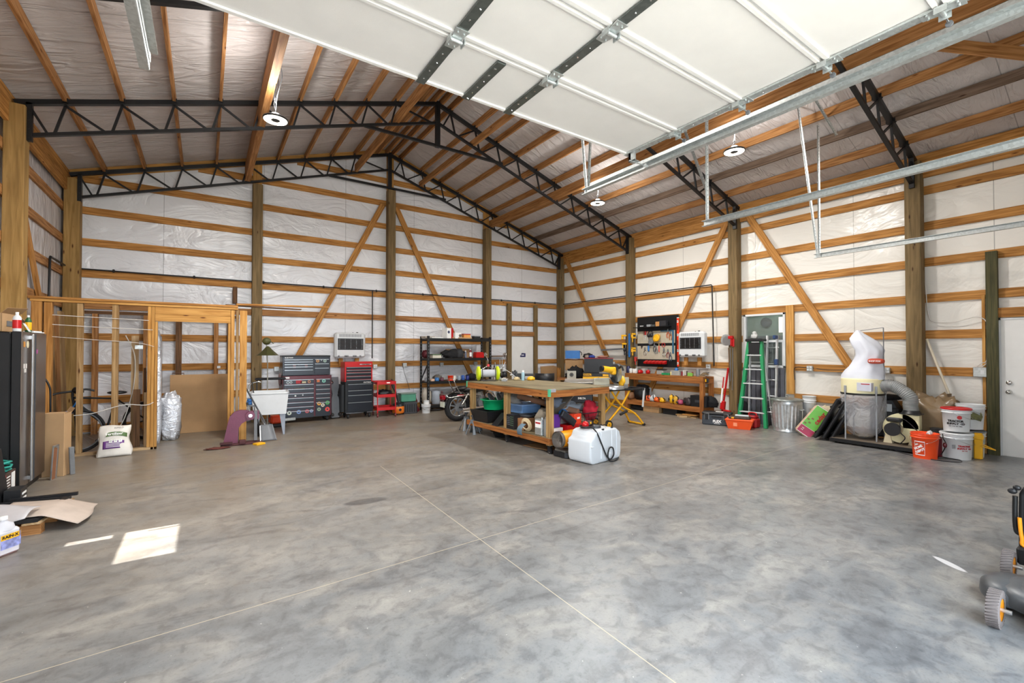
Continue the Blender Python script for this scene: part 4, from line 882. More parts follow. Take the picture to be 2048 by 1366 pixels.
stick(t,-.40,.90,.035,'a9b3b6'); stick(t,-.34,.90,.03,'a9b3b6'); stick(t,-.18,.905,.03,'b8202a',sq=(.06,.035)); stick(t,-.09,.895,.03,'cbbf9a',sq=(.055,.02)); stick(t,0.03,.905,.034,'b5764e'); stick(t,.22,.92,.03,'cf6f3c',sq=(.03,.035)); stick(t,.34,.91,.04,'7fc0b0')
stick(t,-.25,.60,.018,'e8e8e8'); stick(t,-.10,.61,.012,'e8e8e8')
for x,z,r,c in ((-.37,.23,.045,'c9cfc0'),(-.18,.24,.045,'6d86b8'),(-.01,.245,.042,'b9555c'),(.08,.245,.035,'8d9cc0'),(.24,.40,.04,'e0a03a'),(.32,.36,.04,'cfc6b0'),(.42,.41,.045,'4b9a55'),(.24,.27,.04,'93a08a'),(.42,.26,.05,'d8443c')): stick(t,x,z,r,c)
bx((-.46,-.008,.985),(-.37,.010,1.02),'white_tag',M_LET,t,0)
for x,z in ((-.17,.755),): text('SIDELINES',.05,mat('olive_lettering','6d6a3c',.6),t,(x,-.010,z),FR)
t=chest('top_tool_chest','dark blue tool chest standing on the maroon cabinet',(1.90,10.97,0),.99,.42,1.045,1.49,[(-.465,.125,[.05,.055,.055,.07,.12],1.41),(.155,.465,[.10,.10,.14],1.415)],M_NAVY,M_NAVY)
bx((-.496,-.004,1.455),(.496,.43,1.492),'lid',M_BLK,t,.004)
stick(t,.22,1.365,.035,'b9864e'); stick(t,.375,1.365,.035,'93a89c'); stick(t,.30,1.38,.01,'cfcfcf')
for z in (1.285,1.235):
    stick(t,-.26,z,.02,'c08a8a',sq=(.03,.012)); stick(t,-.12,z,.02,'8a8f9a',sq=(.07,.008)); stick(t,-.02,z,.02,'c08a8a',sq=(.03,.012))
text('BLUE-POINT',.03,M_LET,t,(-.37,-.006,1.44),FR,bold=.001); text('Cornwell',.025,mat('dim_letter','7c808a',.6),t,(-.22,-.010,1.385),FR)
b=MB(); b.blob((0,0,.1),(.03,.05,.14),amp=.3,seed=4); one(b,'paint_roller_bag',mat('pink_grey_cloth','8a7070',.8),'pinkish bag hanging at the left side of the maroon cabinet','bag',loc=(1.375,11.15,.86))
# creeper leaning
t=thing('mechanic_creeper','grey mechanic creeper leaning upright between the tool chests','creeper',(2.54,11.12,0),.2,rot=(-.10,.03,.35))
b=MB(); pr=[(-.12,0.03),(.12,.03),(.12,.45),(.08,.58),(.13,.75),(.12,.98),(-.12,.98),(-.13,.75),(-.08,.58),(-.12,.45)]
b.prism([(x*.8,z) for x,z in pr],.03,0,RX(PI/2),h0=-.02); b.obj('deck',M_GREY,t)
for x,z in ((-.1,.1),(.1,.1),(.1,.55),(-.1,.85)): b=MB(); b.cyl((x,-.03,z),(x,-.06,z),.042,n=18); b.cyl((x,-.061,z),(x,-.066,z),.02,n=12,mat=1); b.obj('wheel',[M_BLKP,M_CHR],t)
t=chest('rolling_tool_chest','narrow black rolling tool cabinet below the red chest',(3.04,10.90,0),.66,.45,.14,.86,[(-.27,.29,[.15,.11,.17,.235],.82)],M_BLK,M_NAVY,cast=True); bx((-.40,.05,.16),(-.335,.40,.80),'side_handle_box',M_BLK,t)
text('CRAFTSMAN',.032,M_LET,t,(.18,-.002,.845),FR,bold=.001)
t=chest('top_tool_chest','small bright red tool chest with black drawers on the narrow cabinet',(3.03,10.92,0),.65,.40,.865,1.335,[(-.29,.29,[.07,.065,.085,.085,.09],1.22)],M_RED,M_NAVY)
text('CRAFTSMAN',.032,M_LETK,t,(.16,-.002,1.27),FR,bold=.001); bx((.02,.005,1.26),(.29,.0125,1.285),'badge',M_ALU,t,.001)
# gas heaters
def heater(label,loc,rz,w,h):
    t=thing('wall_heater',label,'heater',loc,rz,group=None)
    b=MB(); b.box((-w/2,-.0,0),(w/2,.20,h),bev=.045); b.obj('housing',M_WHTP,t)
    b=MB(); b.box((-w/2+.06,-.006,.20*h/.62),(w/2-.06,.004,.48*h/.62),bev=.002); b.obj('grille_frame',M_DGREY,t)
    b=MB(); b.box((-w/2+.08,-.010,.22*h/.62),(w/2-.08,-.004,.46*h/.62)); b.obj('burner_window',M_BLK,t)
    b=MB()
    for k in range(7): b.tube([(-w/2+.08,-.016,(.23+.035*k)*h/.62),(w/2-.08,-.016,(.23+.035*k)*h/.62)],.0013,n=5)
    for k in range(5): b.tube([(-w/2+.1+k*(w-.2)/4,-.017,.22*h/.62),(-w/2+.1+k*(w-.2)/4,-.017,.46*h/.62)],.0014,n=5)
    b.obj('wire_guard',M_CHR,t)
    b=MB()
    for k in range(18): b.box((-w/2+.10+k*(w-.2)/18,-.004,.515*h/.62),(-w/2+.113+k*(w-.2)/18,.002,.585*h/.62))
    b.obj('top_slots',M_GREY,t)
    b=MB()
    for c in (-.26,-.10,.10,.26):
        for k in range(6 if abs(c)<.2 else 3): b.box((c+(k-2.5)*.016-.005,-.004,.03),(c+(k-2.5)*.016+.005,.002,.07))
    b.obj('bottom_slots',M_DGREY,t)
    b=MB(); b.cyl((w*.25,.1,h),(w*.25,.1,h+.02),.025,n=14); b.cyl((.08,.1,h),(.08,.1,h+.015),.012,n=12); b.obj('control_knob',M_BLKP,t)
    for x in (-w*.28,w*.25):
        b=MB(); b.box((x-.05,.10,-.20),(x+.05,.14,.02)); b.obj('mounting_board',W_GIRT,t)
    return t
heater('white gas wall heater on the gable wall above the tool chests',(3.0,11.55,1.415),0,.74,.63)
heater('white gas wall heater on the right wall beside the tool board',(9.72,6.62,1.44),-PI/2,.70,.62)
# red utility cart
t=thing('utility_cart','red three shelf steel utility cart','cart',(3.66,10.98,0),-.08)
for z in (.16,.47,.78):
    b=MB(); b.box((-.22,-.24,z),(.22,.24,z+.006)); b.box((-.22,-.24,z),(.22,-.236,z+.075)); b.box((-.22,.236,z),(.22,.24,z+.075)); b.box((-.22,-.24,z),(-.216,.24,z+.075)); b.box((.216,-.24,z),(.22,.24,z+.075)); b.obj('shelf',M_RED,t)
for sx in(-1,1):
    for sy in(-1,1):
        bx((sx*.215-.012,sy*.235-.012,.10),(sx*.215+.012,sy*.235+.012,.86),'leg',M_RED,t,.002); b=MB(); b.cyl((sx*.215-.012,sy*.235,.045),(sx*.215+.012,sy*.235,.045),.045,n=18); b.cyl((sx*.215-.015,sy*.235,.045),(sx*.215+.015,sy*.235,.045),.02,n=12,mat=1); b.obj('caster',[mat('red_wheel','7c2a2c',.5),M_CHR],t)
b=MB(); b.tube([(-.22,-.2,.84),(-.30,-.2,.86),(-.30,.2,.86),(-.22,.2,.84)],.010,sub=3); b.obj('push_handle',M_RED,t); bx((.0,-.2445,.81),(.08,-.241,.835),'badge',M_LET,t,0)
b=MB(); b.blob((0,0,.07),(.17,.13,.09),amp=.5,seed=6,flat=0); one(b,'coiled_hose',M_BLKP,'dark coiled hose on the middle shelf of the red cart','hose',loc=(3.66,10.98,.48))
b=MB(); 
for k in range(9): b.beam((random.uniform(-.15,.1),random.uniform(-.15,.1),.01+.006*k),(random.uniform(-.0,.18),random.uniform(-.1,.16),.012+.006*k),.02,.012,mat=k%2)
one(b,'hand_tools',[M_CHR,M_RED],'loose wrenches in the top tray of the red cart','tools',loc=(3.64,10.98,.788))
t=thing('shop_vacuum','small orange wet dry vacuum with a black hose','vacuum',(4.03,11.02,0))
b=MB(); b.lathe([(.12,.03),(.15,.05),(.15,.19),(.14,.21)],20); b.obj('tank',mat('orange_vac','e87a1e',.45),t); b=MB(); b.lathe([(.15,.21),(.13,.27),(.06,.30),(0,.31)],20); b.cyl((0,-.16,.13),(0,-.14,.13),.035,n=16); b.obj('motor_head',M_BLKP,t)
b=MB(); b.tube([(.0,-.05,.28),(.0,.05,.45),(-.10,.15,.72),(-.08,.25,.86)],.022,sub=5); b.tube([(.02,0,.25),(-.08,.18,.80)],.022); b.obj('hose',M_BLKP,t)
for sx in(-1,1): b=MB(); b.cyl((sx*.11,-.08,.02),(sx*.13,-.08,.02),.02,n=12); b.obj('caster',M_BLKP,t)
t=thing('storage_tote','translucent green storage tote stacked on a grey crate','tote',(4.30,11.12,.30)); b=MB(); b.box((-.20,-.12,0),(.20,.12,.19),bev=.015); b.obj('bin',mat('green_translucent','4d8a72',.4),t); b=MB(); b.box((-.21,-.13,.19),(.21,.13,.215),bev=.006); b.obj('lid',mat('grey_green_lid','6f8a7e',.4),t)
t=thing('storage_crate','dark grey crate under the green tote','crate',(4.34,11.10,0)); b=MB(); b.box((-.18,-.14,0),(.18,.14,.29),bev=.015); b.obj('bin',M_DGREY,t); b=MB(); 
for k in range(6): b.box((-.16+k*.06,-.146,.04),(-.13+k*.06,-.140,.24))
b.obj('ribs',M_BLKP,t)
b=MB(); b.box((-.05,-.03,0),(.05,.03,.36),bev=.02); one(b,'fire_extinguisher_case',mat('dark_red_case','7a1822',.35),'dark red case leaning against the grey crate','case',loc=(4.60,11.10,.02),rot=(-.1,-.45,.2))
def bucket(name,label,loc,R0,R1,h,m,rz=0,rings=2,lid=None,handle=True,wall=.004,group=None):
    t=thing(name,label,'bucket',loc,rz,group=group)
    pf=[(R0,0),(R1*.97,h*.80)]
    z=h*.82
    for k in range(rings): pf+= [(R1*1.05,z),(R1*1.05,z+.008),(R1*.98,z+.01),(R1*.985,z+.028)]; z+=.036
    pf+=[(R1,h-.01),(R1*1.04,h-.008),(R1*1.04,h),(R1-wall,h),(R1-wall*2,h-.03),(R0-wall,.006),(0,.006)]
    b=MB(); b.lathe(pf,36); b.obj('pail',m,t)
    if lid: b=MB(); b.lathe([(R1*1.07,h-.012),(R1*1.09,h+.004),(R1*1.03,h+.014),(R1*.93,h+.012),(R1*.90,h+.004),(0,h+.004)],36); b.obj('lid',lid,t)
    if handle:
        b=MB(); b.tube([(R1*1.06,0,h*.86)]+[(R1*1.08*math.cos(a),-R1*1.12*math.sin(a),h*.86-.10*math.sin(a)) for a in [PI*k/10 for k in range(1,10)]]+[(-R1*1.06,0,h*.86)],.0025,n=6); b.obj('bail_handle',M_CHR,t)
    return t
bucket('bucket','small white bucket on the floor by the left foot of the storage rack',(4.72,10.88,0),.10,.115,.20,M_WHTP)
t=thing('paint_can','white labelled tin standing in the small white bucket','can',(4.73,10.88,.12)); b=MB(); b.cyl((0,0,0),(0,0,.20),.07,n=20); b.obj('can',M_WHTP,t); b=MB(); b.cyl((0,0,.05),(0,0,.16),.0712,n=20,cap=False); b.obj('label_band',M_LET,t)
b=MB(); b.blob((0,0,.16),(.09,.08,.16),amp=.4,seed=12,flat=0); one(b,'red_bundle',mat('dark_red_cloth','5b1c22',.8),'dark red bundle leaning beside the storage rack','bundle',loc=(4.55,11.3,.12))
# ---------------- storage rack ----------------
t=thing('storage_rack','tall dark steel storage rack with four loaded shelves','shelf rack',(5.83,11.27,0))
rx0,rx1,ry0,ry1=-.98,.92,-.25,.25
for x in (rx0,rx1):
    for y in (ry0,ry1):
        b=MB(); b.box((x-.03,y-.004,0),(x+.03,y+.004,1.99)); b.box((x-.03,y-.03 if y>0 else y,0),(x-.026,y if y>0 else y+.04,1.99))
        for k in range(22): b.box((x-.008,y-.0055,.08+k*.085),(x+.008,y-.0045,.115+k*.085),mat=1)
        b.obj('post',[M_BLK,M_GREY],t)
for z in (.17,.79,1.40,1.93):
    b=MB(); b.box((rx0,ry0-.012,z-.07),(rx1,ry0+.012,z)); b.box((rx0,ry1-.012,z-.07),(rx1,ry1+.012,z)); b.box((rx0-.01,ry0,z-.05),(rx0+.01,ry1,z-.01)); b.box((rx1-.01,ry0,z-.05),(rx1+.01,ry1,z-.01)); b.box((rx0,ry0+.012,z-.02),(rx1,ry1-.012,z-.006),mat=1); b.obj('shelf',[M_BLK,W_DARK],t)
b=MB(); b.beam((rx0,ry0,1.30),(rx0,ry1,.80),.02,.03); b.beam((rx1,ry0,1.30),(rx1,ry1,.80),.02,.03); b.obj('side_brace',M_BLK,t)
def rk(px,z,dy=-.15): # point on rack shelf under a picture column
    p=WY(px,700,11.27+dy); return (p.x,p.y,z+.002)
def cbox(name,label,loc,s,m,rz=0,lid=None,cat='box',group=None,bev=.004):
    t=thing(name,label,cat,loc,rz,group=group); b=MB(); b.box((-s[0]/2,-s[1]/2,0),(s[0]/2,s[1]/2,s[2]),bev=bev); b.obj('body',m,t)
    if lid: b=MB(); b.box((-s[0]/2-.006,-s[1]/2-.006,s[2]),(s[0]/2+.006,s[1]/2+.006,s[2]+.025),bev=bev); b.obj('lid',lid,t)
    return t
z4,z3,z2,z1=1.93,1.40,.79,.17
t=cbox('parts_carton','white carton with a red side on the top shelf of the rack',rk(895,z4),(.22,.20,.28),M_LET,.3); bx((.04,-.105,.0),(.115,-.1005,.282),'red_panel',M_RED,t,0); stick(t,-.05,.17,.04,'55587a',y=-.101)
t=cbox('parts_carton','low white printed carton next to the red sided one on the rack top',rk(913,z4),(.20,.18,.16),M_LET,.1); stick(t,.06,.08,.045,'7a6a60',y=-.091)
t=cbox('parts_carton','small orange and red carton on the rack top',rk(932,z4),(.20,.16,.11),mat('light_orange_card','e09a4a',.6),-.05,lid=M_RED)
cbox('flat_carton','long flat yellow brown carton lying on the rack top',(5.85,11.10,z4+.002),(.60,.14,.035),M_CARD2,0)
cbox('flat_box','grey white flat boxes at the left end of the rack top',rk(856,z4,.0),(.28,.26,.05),mat('grey_beige_paper','a9a194',.7),.05)
cbox('flat_box','thin white trays beside the grey white boxes on the rack top',rk(872,z4),(.34,.20,.025),M_LET,0)
t=cbox('black_case','small black case with a clear lid at the right of the rack top',rk(952,z4),(.20,.16,.06),M_BLKP,0,lid=M_GREY)
cbox('black_tray','low black tray at the far right of the rack top',rk(970,z4),(.24,.16,.03),M_BLKP,.2)
b=MB(); b.blob((0,0,.10),(.33,.14,.13),amp=.6,seed=8,flat=0); one(b,'black_bag',M_CLOTHK,'slumped black bag in the middle of the second rack shelf','bag',loc=rk(905,z3),rz=0)
b=MB(); b.blob((0,0,.10),(.13,.12,.15),amp=.3,seed=18,flat=0); one(b,'grey_backpack',mat('charcoal_cloth','2c2d30',.8),'dark backpack with a pale emblem on the second rack shelf','bag',loc=rk(918,z3,-.2))
t=cbox('power_tool_case','white and green tool case at the left of the second rack shelf',rk(871,z3),(.26,.18,.08),mat('cream_plastic','cfcabb',.5),.1,lid=mat('moss_green','4f6a4a',.5))
t=thing('tape_roll','white roll of tape standing on the second rack shelf','tape',rk(887,z3)); b=MB(); b.lathe([(.02,-.02),(.045,-.02),(.045,.02),(.02,.02),(.02,-.02)],20,M=TR(0,0,.045)@RX(PI/2)); b.obj('roll',M_WHTP,t)
b=MB(); b.blob((0,0,.10),(.10,.10,.11),amp=.5,seed=21,flat=0); one(b,'maroon_chain_hoist',mat('maroon_metal','561722',.5,.3),'maroon lump of hoist chain at the left end of the second rack shelf','chain hoist',loc=rk(851,z3,.02))
bottle('spray_can','grey spray can left of the red box on the second rack shelf','spray can',rk(931,z3),.035,.20,mat('blue_grey_can','6d7284',.4),M_WHT,neck=.5)
bottle('spray_can','tall maroon and white spray can on the second rack shelf','spray can',rk(941,z3),.035,.26,mat('maroon_can','7a2430',.4),M_CHR,M_LET,neck=.5)
t=cbox('red_tool_box','red steel tool box on the second rack shelf',rk(957,z3),(.26,.18,.11),M_RED,0); b=MB(); b.prism([(-.13,0),(.13,0),(.10,.05),(-.10,.05)],.09,0,TR(0,.0,.11)@RX(PI/2),h0=-.09); b.obj('lid',M_RED,t); b=MB(); b.tube([(-.06,0,.16),(-.05,0,.19),(.05,0,.19),(.06,0,.16)],.006); b.obj('handle',M_CHR,t)
cbox('cardboard_scrap','flat cardboard at the back of the second rack shelf',(5.92,11.45,z3+.01),(.75,.02,.24),M_CARD,0)
# third shelf clutter
cl3=[(853,.05,.10,'7d7f84','small grey jar at the left end'),(865,.06,.06,'d9b39a','pale pink tub'),(874,.055,.09,'2f6fb0','blue topped tub'),(884,.05,.09,'5c3440','dark purple tub'),(908,.05,.13,'d9d6cc','white tub behind the red spool'),(918,.045,.12,'8e9aa6','grey blue jar'),(926,.05,.13,'2b56a5','blue can'),(935,.05,.12,'1d2f7a','dark blue can')]
for px,r,h,c,lab in cl3:
    b=MB(); b.lathe([(r*.95,0),(r,.005),(r,h*.85),(r*.9,h*.87),(r*.9,h),(0,h)],18); one(b,'jar',mat('jar_'+c,c,.4),lab+' on the third rack shelf','jar',loc=rk(px,z2,-.16))
t=thing('cord_spool','bright red orange spool of line on the third rack shelf','spool',rk(901,z2,-.18)); b=MB(); b.lathe([(.08,0),(.08,.01),(.07,.012),(.07,.12),(.08,.122),(.08,.132),(.0,.132)],22); b.obj('spool',mat('hot_red_plastic','f03a12',.45),t)
b=MB(); b.blob((0,0,.06),(.13,.10,.09),amp=.5,seed=30,flat=0); one(b,'angle_grinder',mat('greyish_tool','6a655f',.5),'grey power tool lump on the third rack shelf','power tool',loc=rk(875,z2,.05))
b=MB(); b.blob((0,0,.07),(.16,.10,.10),amp=.5,seed=31,flat=0); one(b,'black_pouch',M_CLOTHK,'black pouch at the right of the third rack shelf','pouch',loc=rk(943,z2,-.12))
b=MB(); b.lathe([(.06,0),(.05,.02),(.03,.10),(.055,.15),(.05,.22),(.02,.25),(0,.25)],18); one(b,'oil_lamp',mat('white_grey_enamel','c8c4bd',.4),'white funnel shaped can standing at the right of the third rack shelf','can',loc=rk(953,z2,.0))
# bottom shelf
for px,lab,m_,w_ in ((853,'bundle of white bags on the bottom rack shelf',mat('off_white_bag','c3bcae',.8),.10),):
    b=MB(); b.blob((0,0,.20),(.11,.12,.22),amp=.3,seed=33,flat=0,pw=.7); one(b,'white_bag',m_,lab,'bag',loc=rk(px,z1,.02))
t=thing('blue_barrel','pale blue grey drum on the bottom rack shelf','drum',rk(872,z1,-.08)); b=MB(); b.lathe([(.10,0),(.115,.02),(.115,.30),(.10,.34),(.03,.36),(0,.36)],24); b.obj('drum',mat('pale_blue_grey','a3acb8',.5),t)
t=thing('antifreeze_bottle','dark maroon jug on the bottom rack shelf','jug',rk(884,z1,-.1)); b=MB(); b.box((-.06,-.08,0),(.06,.08,.26),bev=.02); b.lathe([(.05,.25),(.02,.31),(.02,.34),(0,.34)],14); b.obj('jug',mat('maroon_plastic','47141c',.4),t)
t=thing('antifreeze_bottle','pale green jug behind the motorcycle on the bottom rack shelf','jug',rk(895,z1,-.05)); b=MB(); b.box((-.07,-.08,0),(.07,.08,.24),bev=.02); b.obj('jug',mat('pale_grey_green','a3a79a',.4),t)
b=MB(); b.tube([(-.2,0,.05),(0,.02,.09),(.2,0,.05),(.0,-.05,.03),(-.2,0,.05)],.02,sub=5); one(b,'black_strap',M_RUB,'black straps lying under the bottom rack shelf','strap',loc=(5.1,11.1,0))
# outlets and cords on the gable wall
def outlet(label,loc,rz=0,w=.11,h=.11,g=None):
    t=thing('wall_outlet',label,'electrical outlet',loc,rz); b=MB(); b.box((-w/2,-.05,-h/2),(w/2,0,h/2),bev=.006); b.obj('box',M_GALV,t)
    b=MB()
    for sx in(-1,1):
        for sz in(-1,1): b.box((sx*w*.24-.018,-.056,sz*h*.24-.018),(sx*w*.24+.018,-.05,sz*h*.24+.018),bev=.003)
    b.obj('sockets',M_WHTP,t); return t
for px,py,lab in ((553,738,'outlet box just left of the dark blue tool chest'),(750,733,'outlet box right of the red tool chest'),(809,730,'outlet box left of the storage rack with a plugged black cord'),(883,729,'outlet box behind the storage rack, left one'),(951,727,'outlet box behind the storage rack, right one')):
    p=WY(px,py,11.75); outlet(lab,(p.x,11.77,p.z))
cable([(4.40,11.72,1.26),(4.45,11.70,1.0),(4.50,11.6,.75),(4.52,11.5,.56)],.005,M_BLKP,'black cord hanging from the outlet left of the rack')
# black gas pipe
b=MB(); b.tube([(-1.96,11.74,3.16),(9.78,11.74,3.17)],.014); 
for k in range(9): b.cyl((-1.5+k*1.3,11.745,3.14),(-1.5+k*1.3,11.765,3.19),.02,n=8)
one(b,'gas_pipe',M_BLK,'black gas pipe running along the gable wall','pipe')
b=MB(); b.tube([(3.59,11.73,3.15),(3.59,11.73,1.40)],.014); one(b,'gas_pipe',M_BLK,'black pipe dropping down to the gable wall heater','pipe')
b=MB(); b.tube([(9.98,11.7,3.17),(9.98,6.22,3.17),(9.98,6.20,3.14),(9.98,6.16,1.24)],.014); one(b,'gas_pipe',M_BLK,'black pipe along the right wall dropping to the tool bench','pipe')
b=MB(); b.tube([(-2.15,11.5,3.17),(-2.15,10.58,3.17),(-2.15,10.55,3.13),(-2.15,10.5,2.3)],.018); one(b,'gas_pipe',M_BLK,'short black pipe on the left wall near the corner','pipe')
# ================= CENTRE: ROLLING WORK TABLE =================
TA=math.radians(2.0); TO=Vector((4.33,5.36,0))
def TL(x,y,z=0): # table local to world
    return (TO.x+x*math.cos(TA)-y*math.sin(TA),TO.y+x*math.sin(TA)+y*math.cos(TA),z)
t=thing('work_table','big rolling wooden work table with a dusty plywood top','work table',tuple(TO),TA)
TW,TD,TH=1.34,2.46,1.0
b=MB(); b.box((0,0,TH-.02),(TW,TD,TH),bev=.003); b.obj('tabletop',W_PLY,t)
b=MB(); b.box((0,0,TH-.125),(TW,.04,TH-.021)); b.obj('apron',W_TAB,t); b=MB(); b.box((0,.04,TH-.125),(.04,TD,TH-.021)); b.obj('apron',W_TAB,t)
b=MB(); b.box((0,TD-.04,TH-.125),(TW,TD,TH-.021)); b.obj('apron',W_TAB,t); b=MB(); b.box((TW-.04,.04,TH-.125),(TW,TD-.04,TH-.021)); b.obj('apron',W_TAB,t)
for (a_,c_) in (((.0,.0,.16),(TW,.04,.25)),((0,.04,.16),(.04,TD-.04,.25)),((0,TD-.04,.16),(TW,TD,.25)),((TW-.04,.04,.16),(TW,TD-.04,.25))): bx(a_,c_,'lower_rail',W_TAB,t,.002)
bx((.02,.02,.235),(TW-.02,TD-.02,.255),'lower_shelf',W_PLY,t,.002)
for x in (.045,TW-.135):
    for y in (.045,TD/2-.05,TD-.135):
        bx((x,y,.13),(x+.09,y+.09,TH-.022),'leg',W_LEG,t,.004)
        c=thing_part('caster',t,(x+.045,y+.045,0),.045,.13)
for x,y in ((-.006,-.006),(-.006,TD-.03)):
    bx((x,y,TH-.11),(x+.035,y+.04,TH+.003),'corner_guard',mat('mint_green_tape','4fae86',.5),t,.002)
bx((.03,-.006,TH-.045),(.13,.03,TH+.004),'corner_patch',mat('grey_duct_tape','9a9aa0',.4),t,.002)
# on the table top
t=thing('hose_reel','lime green twin drum cord reel on the far left corner of the work table','reel',TL(.38,2.28,TH),-.35)
M_LIME=mat('lime_plastic','c8dc14',.4)
for s in(-1,1):
    b=MB(); b.lathe([(0,-.035),(.10,-.035),(.135,-.02),(.14,0),(.135,.02),(.10,.035),(0,.035)],28,M=TR(s*.19,0,.15)@RY(PI/2)); b.obj('side_disc',M_LIME,t)
b=MB(); b.cyl((-.16,0,.15),(.16,0,.15),.075,n=24); b.obj('cord_drum',mat('light_grey_cord','b9bcc4',.5),t)
b=MB()
for s in(-1,1): b.tube([(s*.13,-.13,.01),(s*.13,-.10,.2),(s*.13,.02,.30),(s*.13,.10,.2),(s*.13,.13,.01)],.008,sub=3)
b.tube([(-.13,-.13,.01),(.13,-.13,.01)],.008); b.obj('stand',M_BLKP,t); b=MB(); b.box((-.02,-.02,.28),(.03,.02,.33),bev=.008); b.obj('red_grip',M_RED,t)
cable([TL(.56,2.28,TH+.2),TL(.70,2.26,TH+.24),TL(.85,2.2,TH+.16),TL(.95,2.1,TH+.05),TL(1.0,2.0,TH+.006)],.005,M_WHTP,'white cord arching off the lime reel')
t=thing('glue_can','pale blue spray can near the far edge of the work table top','spray can',TL(1.02,1.98,TH)); b=MB(); b.lathe([(.03,0),(.032,.005),(.032,.15),(.02,.17)],18); b.obj('can',mat('pale_blue_can','9fc3d2',.4),t); b=MB(); b.lathe([(.024,.165),(.024,.20),(0,.2)],14); b.obj('cap',M_WHT,t)
b=MB(); b.blob((0,0,.03),(.09,.06,.045),amp=.4,seed=40,flat=0); one(b,'yellow_pouch',M_YEL,'yellow pouch lying right of the spray can on the work table','pouch',loc=TL(1.18,1.93,TH))
b=MB(); b.blob((0,0,.03),(.07,.05,.04),amp=.4,seed=41,flat=0); one(b,'beige_mitt',mat('beige_cloth','c9b48a',.9),'beige mitt lying left of the spray can on the work table','mitt',loc=TL(.92,2.05,TH))
t=thing('bench_vise','black bench vise at the far edge of the work table','vise',TL(1.15,2.25,TH),-.5); b=MB(); b.box((-.10,-.07,0),(.10,.07,.03)); b.box((-.12,-.045,.03),(.10,.045,.13),bev=.01); b.box((-.16,-.06,.08),(-.12,.06,.17),bev=.006); b.box((-.10,-.06,.08),(-.06,.06,.17),bev=.006); b.cyl((.1,0,.1),(.28,0,.1),.028,n=14); b.obj('body',M_DGREY,t); b=MB(); b.tube([(-.2,0,.1),(-.16,0,.1)],.014); b.tube([(-.2,-.08,.1),(-.2,.08,.1)],.007); b.obj('screw_handle',M_CHR,t)
for k,(x,y,c,lab) in enumerate(((.66,2.15,'cfccc4','white tray of small parts in the middle of the table back edge'),(.80,2.30,'6b5a4a','brown lump of hardware behind the white tray'),(.58,2.0,'9a9da0','flat metal plate beside the lime reel'))):
    b=MB(); b.box((-.07,-.05,0),(.07,.05,.035),bev=.006); b.blob((0,0,.035),(.05,.03,.02),amp=.6,seed=50+k); one(b,'parts_tray',mat('tray_'+c,c,.5),lab,'tray',loc=TL(x,y,TH),rz=k*.4)
# on the lower shelf
SZ=.257
M_GTUB=mat('bright_green_plastic','12a86a',.4)
def basin(name,label,loc,R,h,m,sx=1,sy=1,rz=0,cat='tub'):
    t=thing(name,label,cat,loc,rz); b=MB(); b.lathe([(R*.78,0),(R*.95,h*.92),(R*1.08,h*.93),(R*1.08,h),(R*.93,h),(R*.76,.02),(0,.02)],30,sx=sx,sy=sy); b.obj('basin',m,t); return t
t=thing('black_tote','open black plastic tote at the far end of the table shelf','tote',TL(.34,2.02,SZ),TA+.05)
b=MB(); b.add([(-.30,-.22,0),(.30,-.22,0),(.30,.22,0),(-.30,.22,0),(-.36,-.28,.22),(.36,-.28,.22),(.36,.28,.22),(-.36,.28,.22),(-.33,-.25,.22),(.33,-.25,.22),(.33,.25,.22),(-.33,.25,.22),(-.27,-.19,.02),(.27,-.19,.02),(.27,.19,.02),(-.27,.19,.02)],[(3,2,1,0)]+[((i)%4+4*k,(i+1)%4+4*k,(i+1)%4+4*k+4,i%4+4*k+4) for k in (0,1,2) for i in range(4)]+[(12,13,14,15)]); b.obj('bin',M_BLKP,t)
basin('green_tub','round bright green tub full of glass discs, resting on the black tote',TL(.34,2.0,SZ+.225),.25,.19,M_GTUB)
for k,(x,y,rx,lab) in enumerate(((.26,1.98,.9,'tilted grey glass disc at the left in the green tub'),(.40,1.92,1.2,'upright glass plate with a white rim in the green tub'))):
    t=thing('headlight_glass',lab,'glass disc',TL(x,y,SZ+.44),0,rot=(rx,.2,.5)); b=MB(); b.lathe([(0,.012),(.08,.008),(.105,0)],26); b.obj('disc',mat('dim_glass','6e757c',.15,alpha=.9),t); b=MB(); b.lathe([(.10,-.006),(.118,-.006),(.118,.010),(.10,.010),(.10,-.006)],26); b.obj('rim',M_WHTP if k else M_GREY,t)
t=thing('wedge_blocks','black plastic wheel ramp beside the black tote','ramp',TL(.16,1.50,SZ),TA); b=MB(); b.prism([(-.16,0),(.12,0),(.12,.20),(.06,.20)],.18,0,RX(PI/2)@TR(0,0,-.09)); b.obj('ramp',M_BLKP,t)
t=thing('oil_box','black oil carton with green print on the table shelf','box',TL(.11,1.07,SZ),TA); b=MB(); b.box((-.07,-.11,0),(.07,.11,.24),bev=.004); b.obj('carton',M_BLKP,t)
for i in range(5): bx((-.0725,-.09,.20-i*.035),(-.070,-.0,.212-i*.035),'print_line',mat('dim_green_print','4d6a52',.6),t,0); bx((-.0725,.01,.19-i*.03),(-.070,.09,.197-i*.03),'print_line',mat('dim_grey_print','7a7f8c',.6),t,0)
cbox('carton','open brown carton with a rope coil on the table shelf',TL(.30,.92,SZ),(.36,.26,.19),mat('brown_carton','a0714a',.8),TA)
t=thing('steel_bowl_stack','dark rimmed pan lying on the open brown carton','pan',TL(.30,.92,SZ+.195)); b=MB(); b.lathe([(.08,0),(.14,.05),(.145,.05),(.10,.0)],24); b.obj('pan',M_DGREY,t)
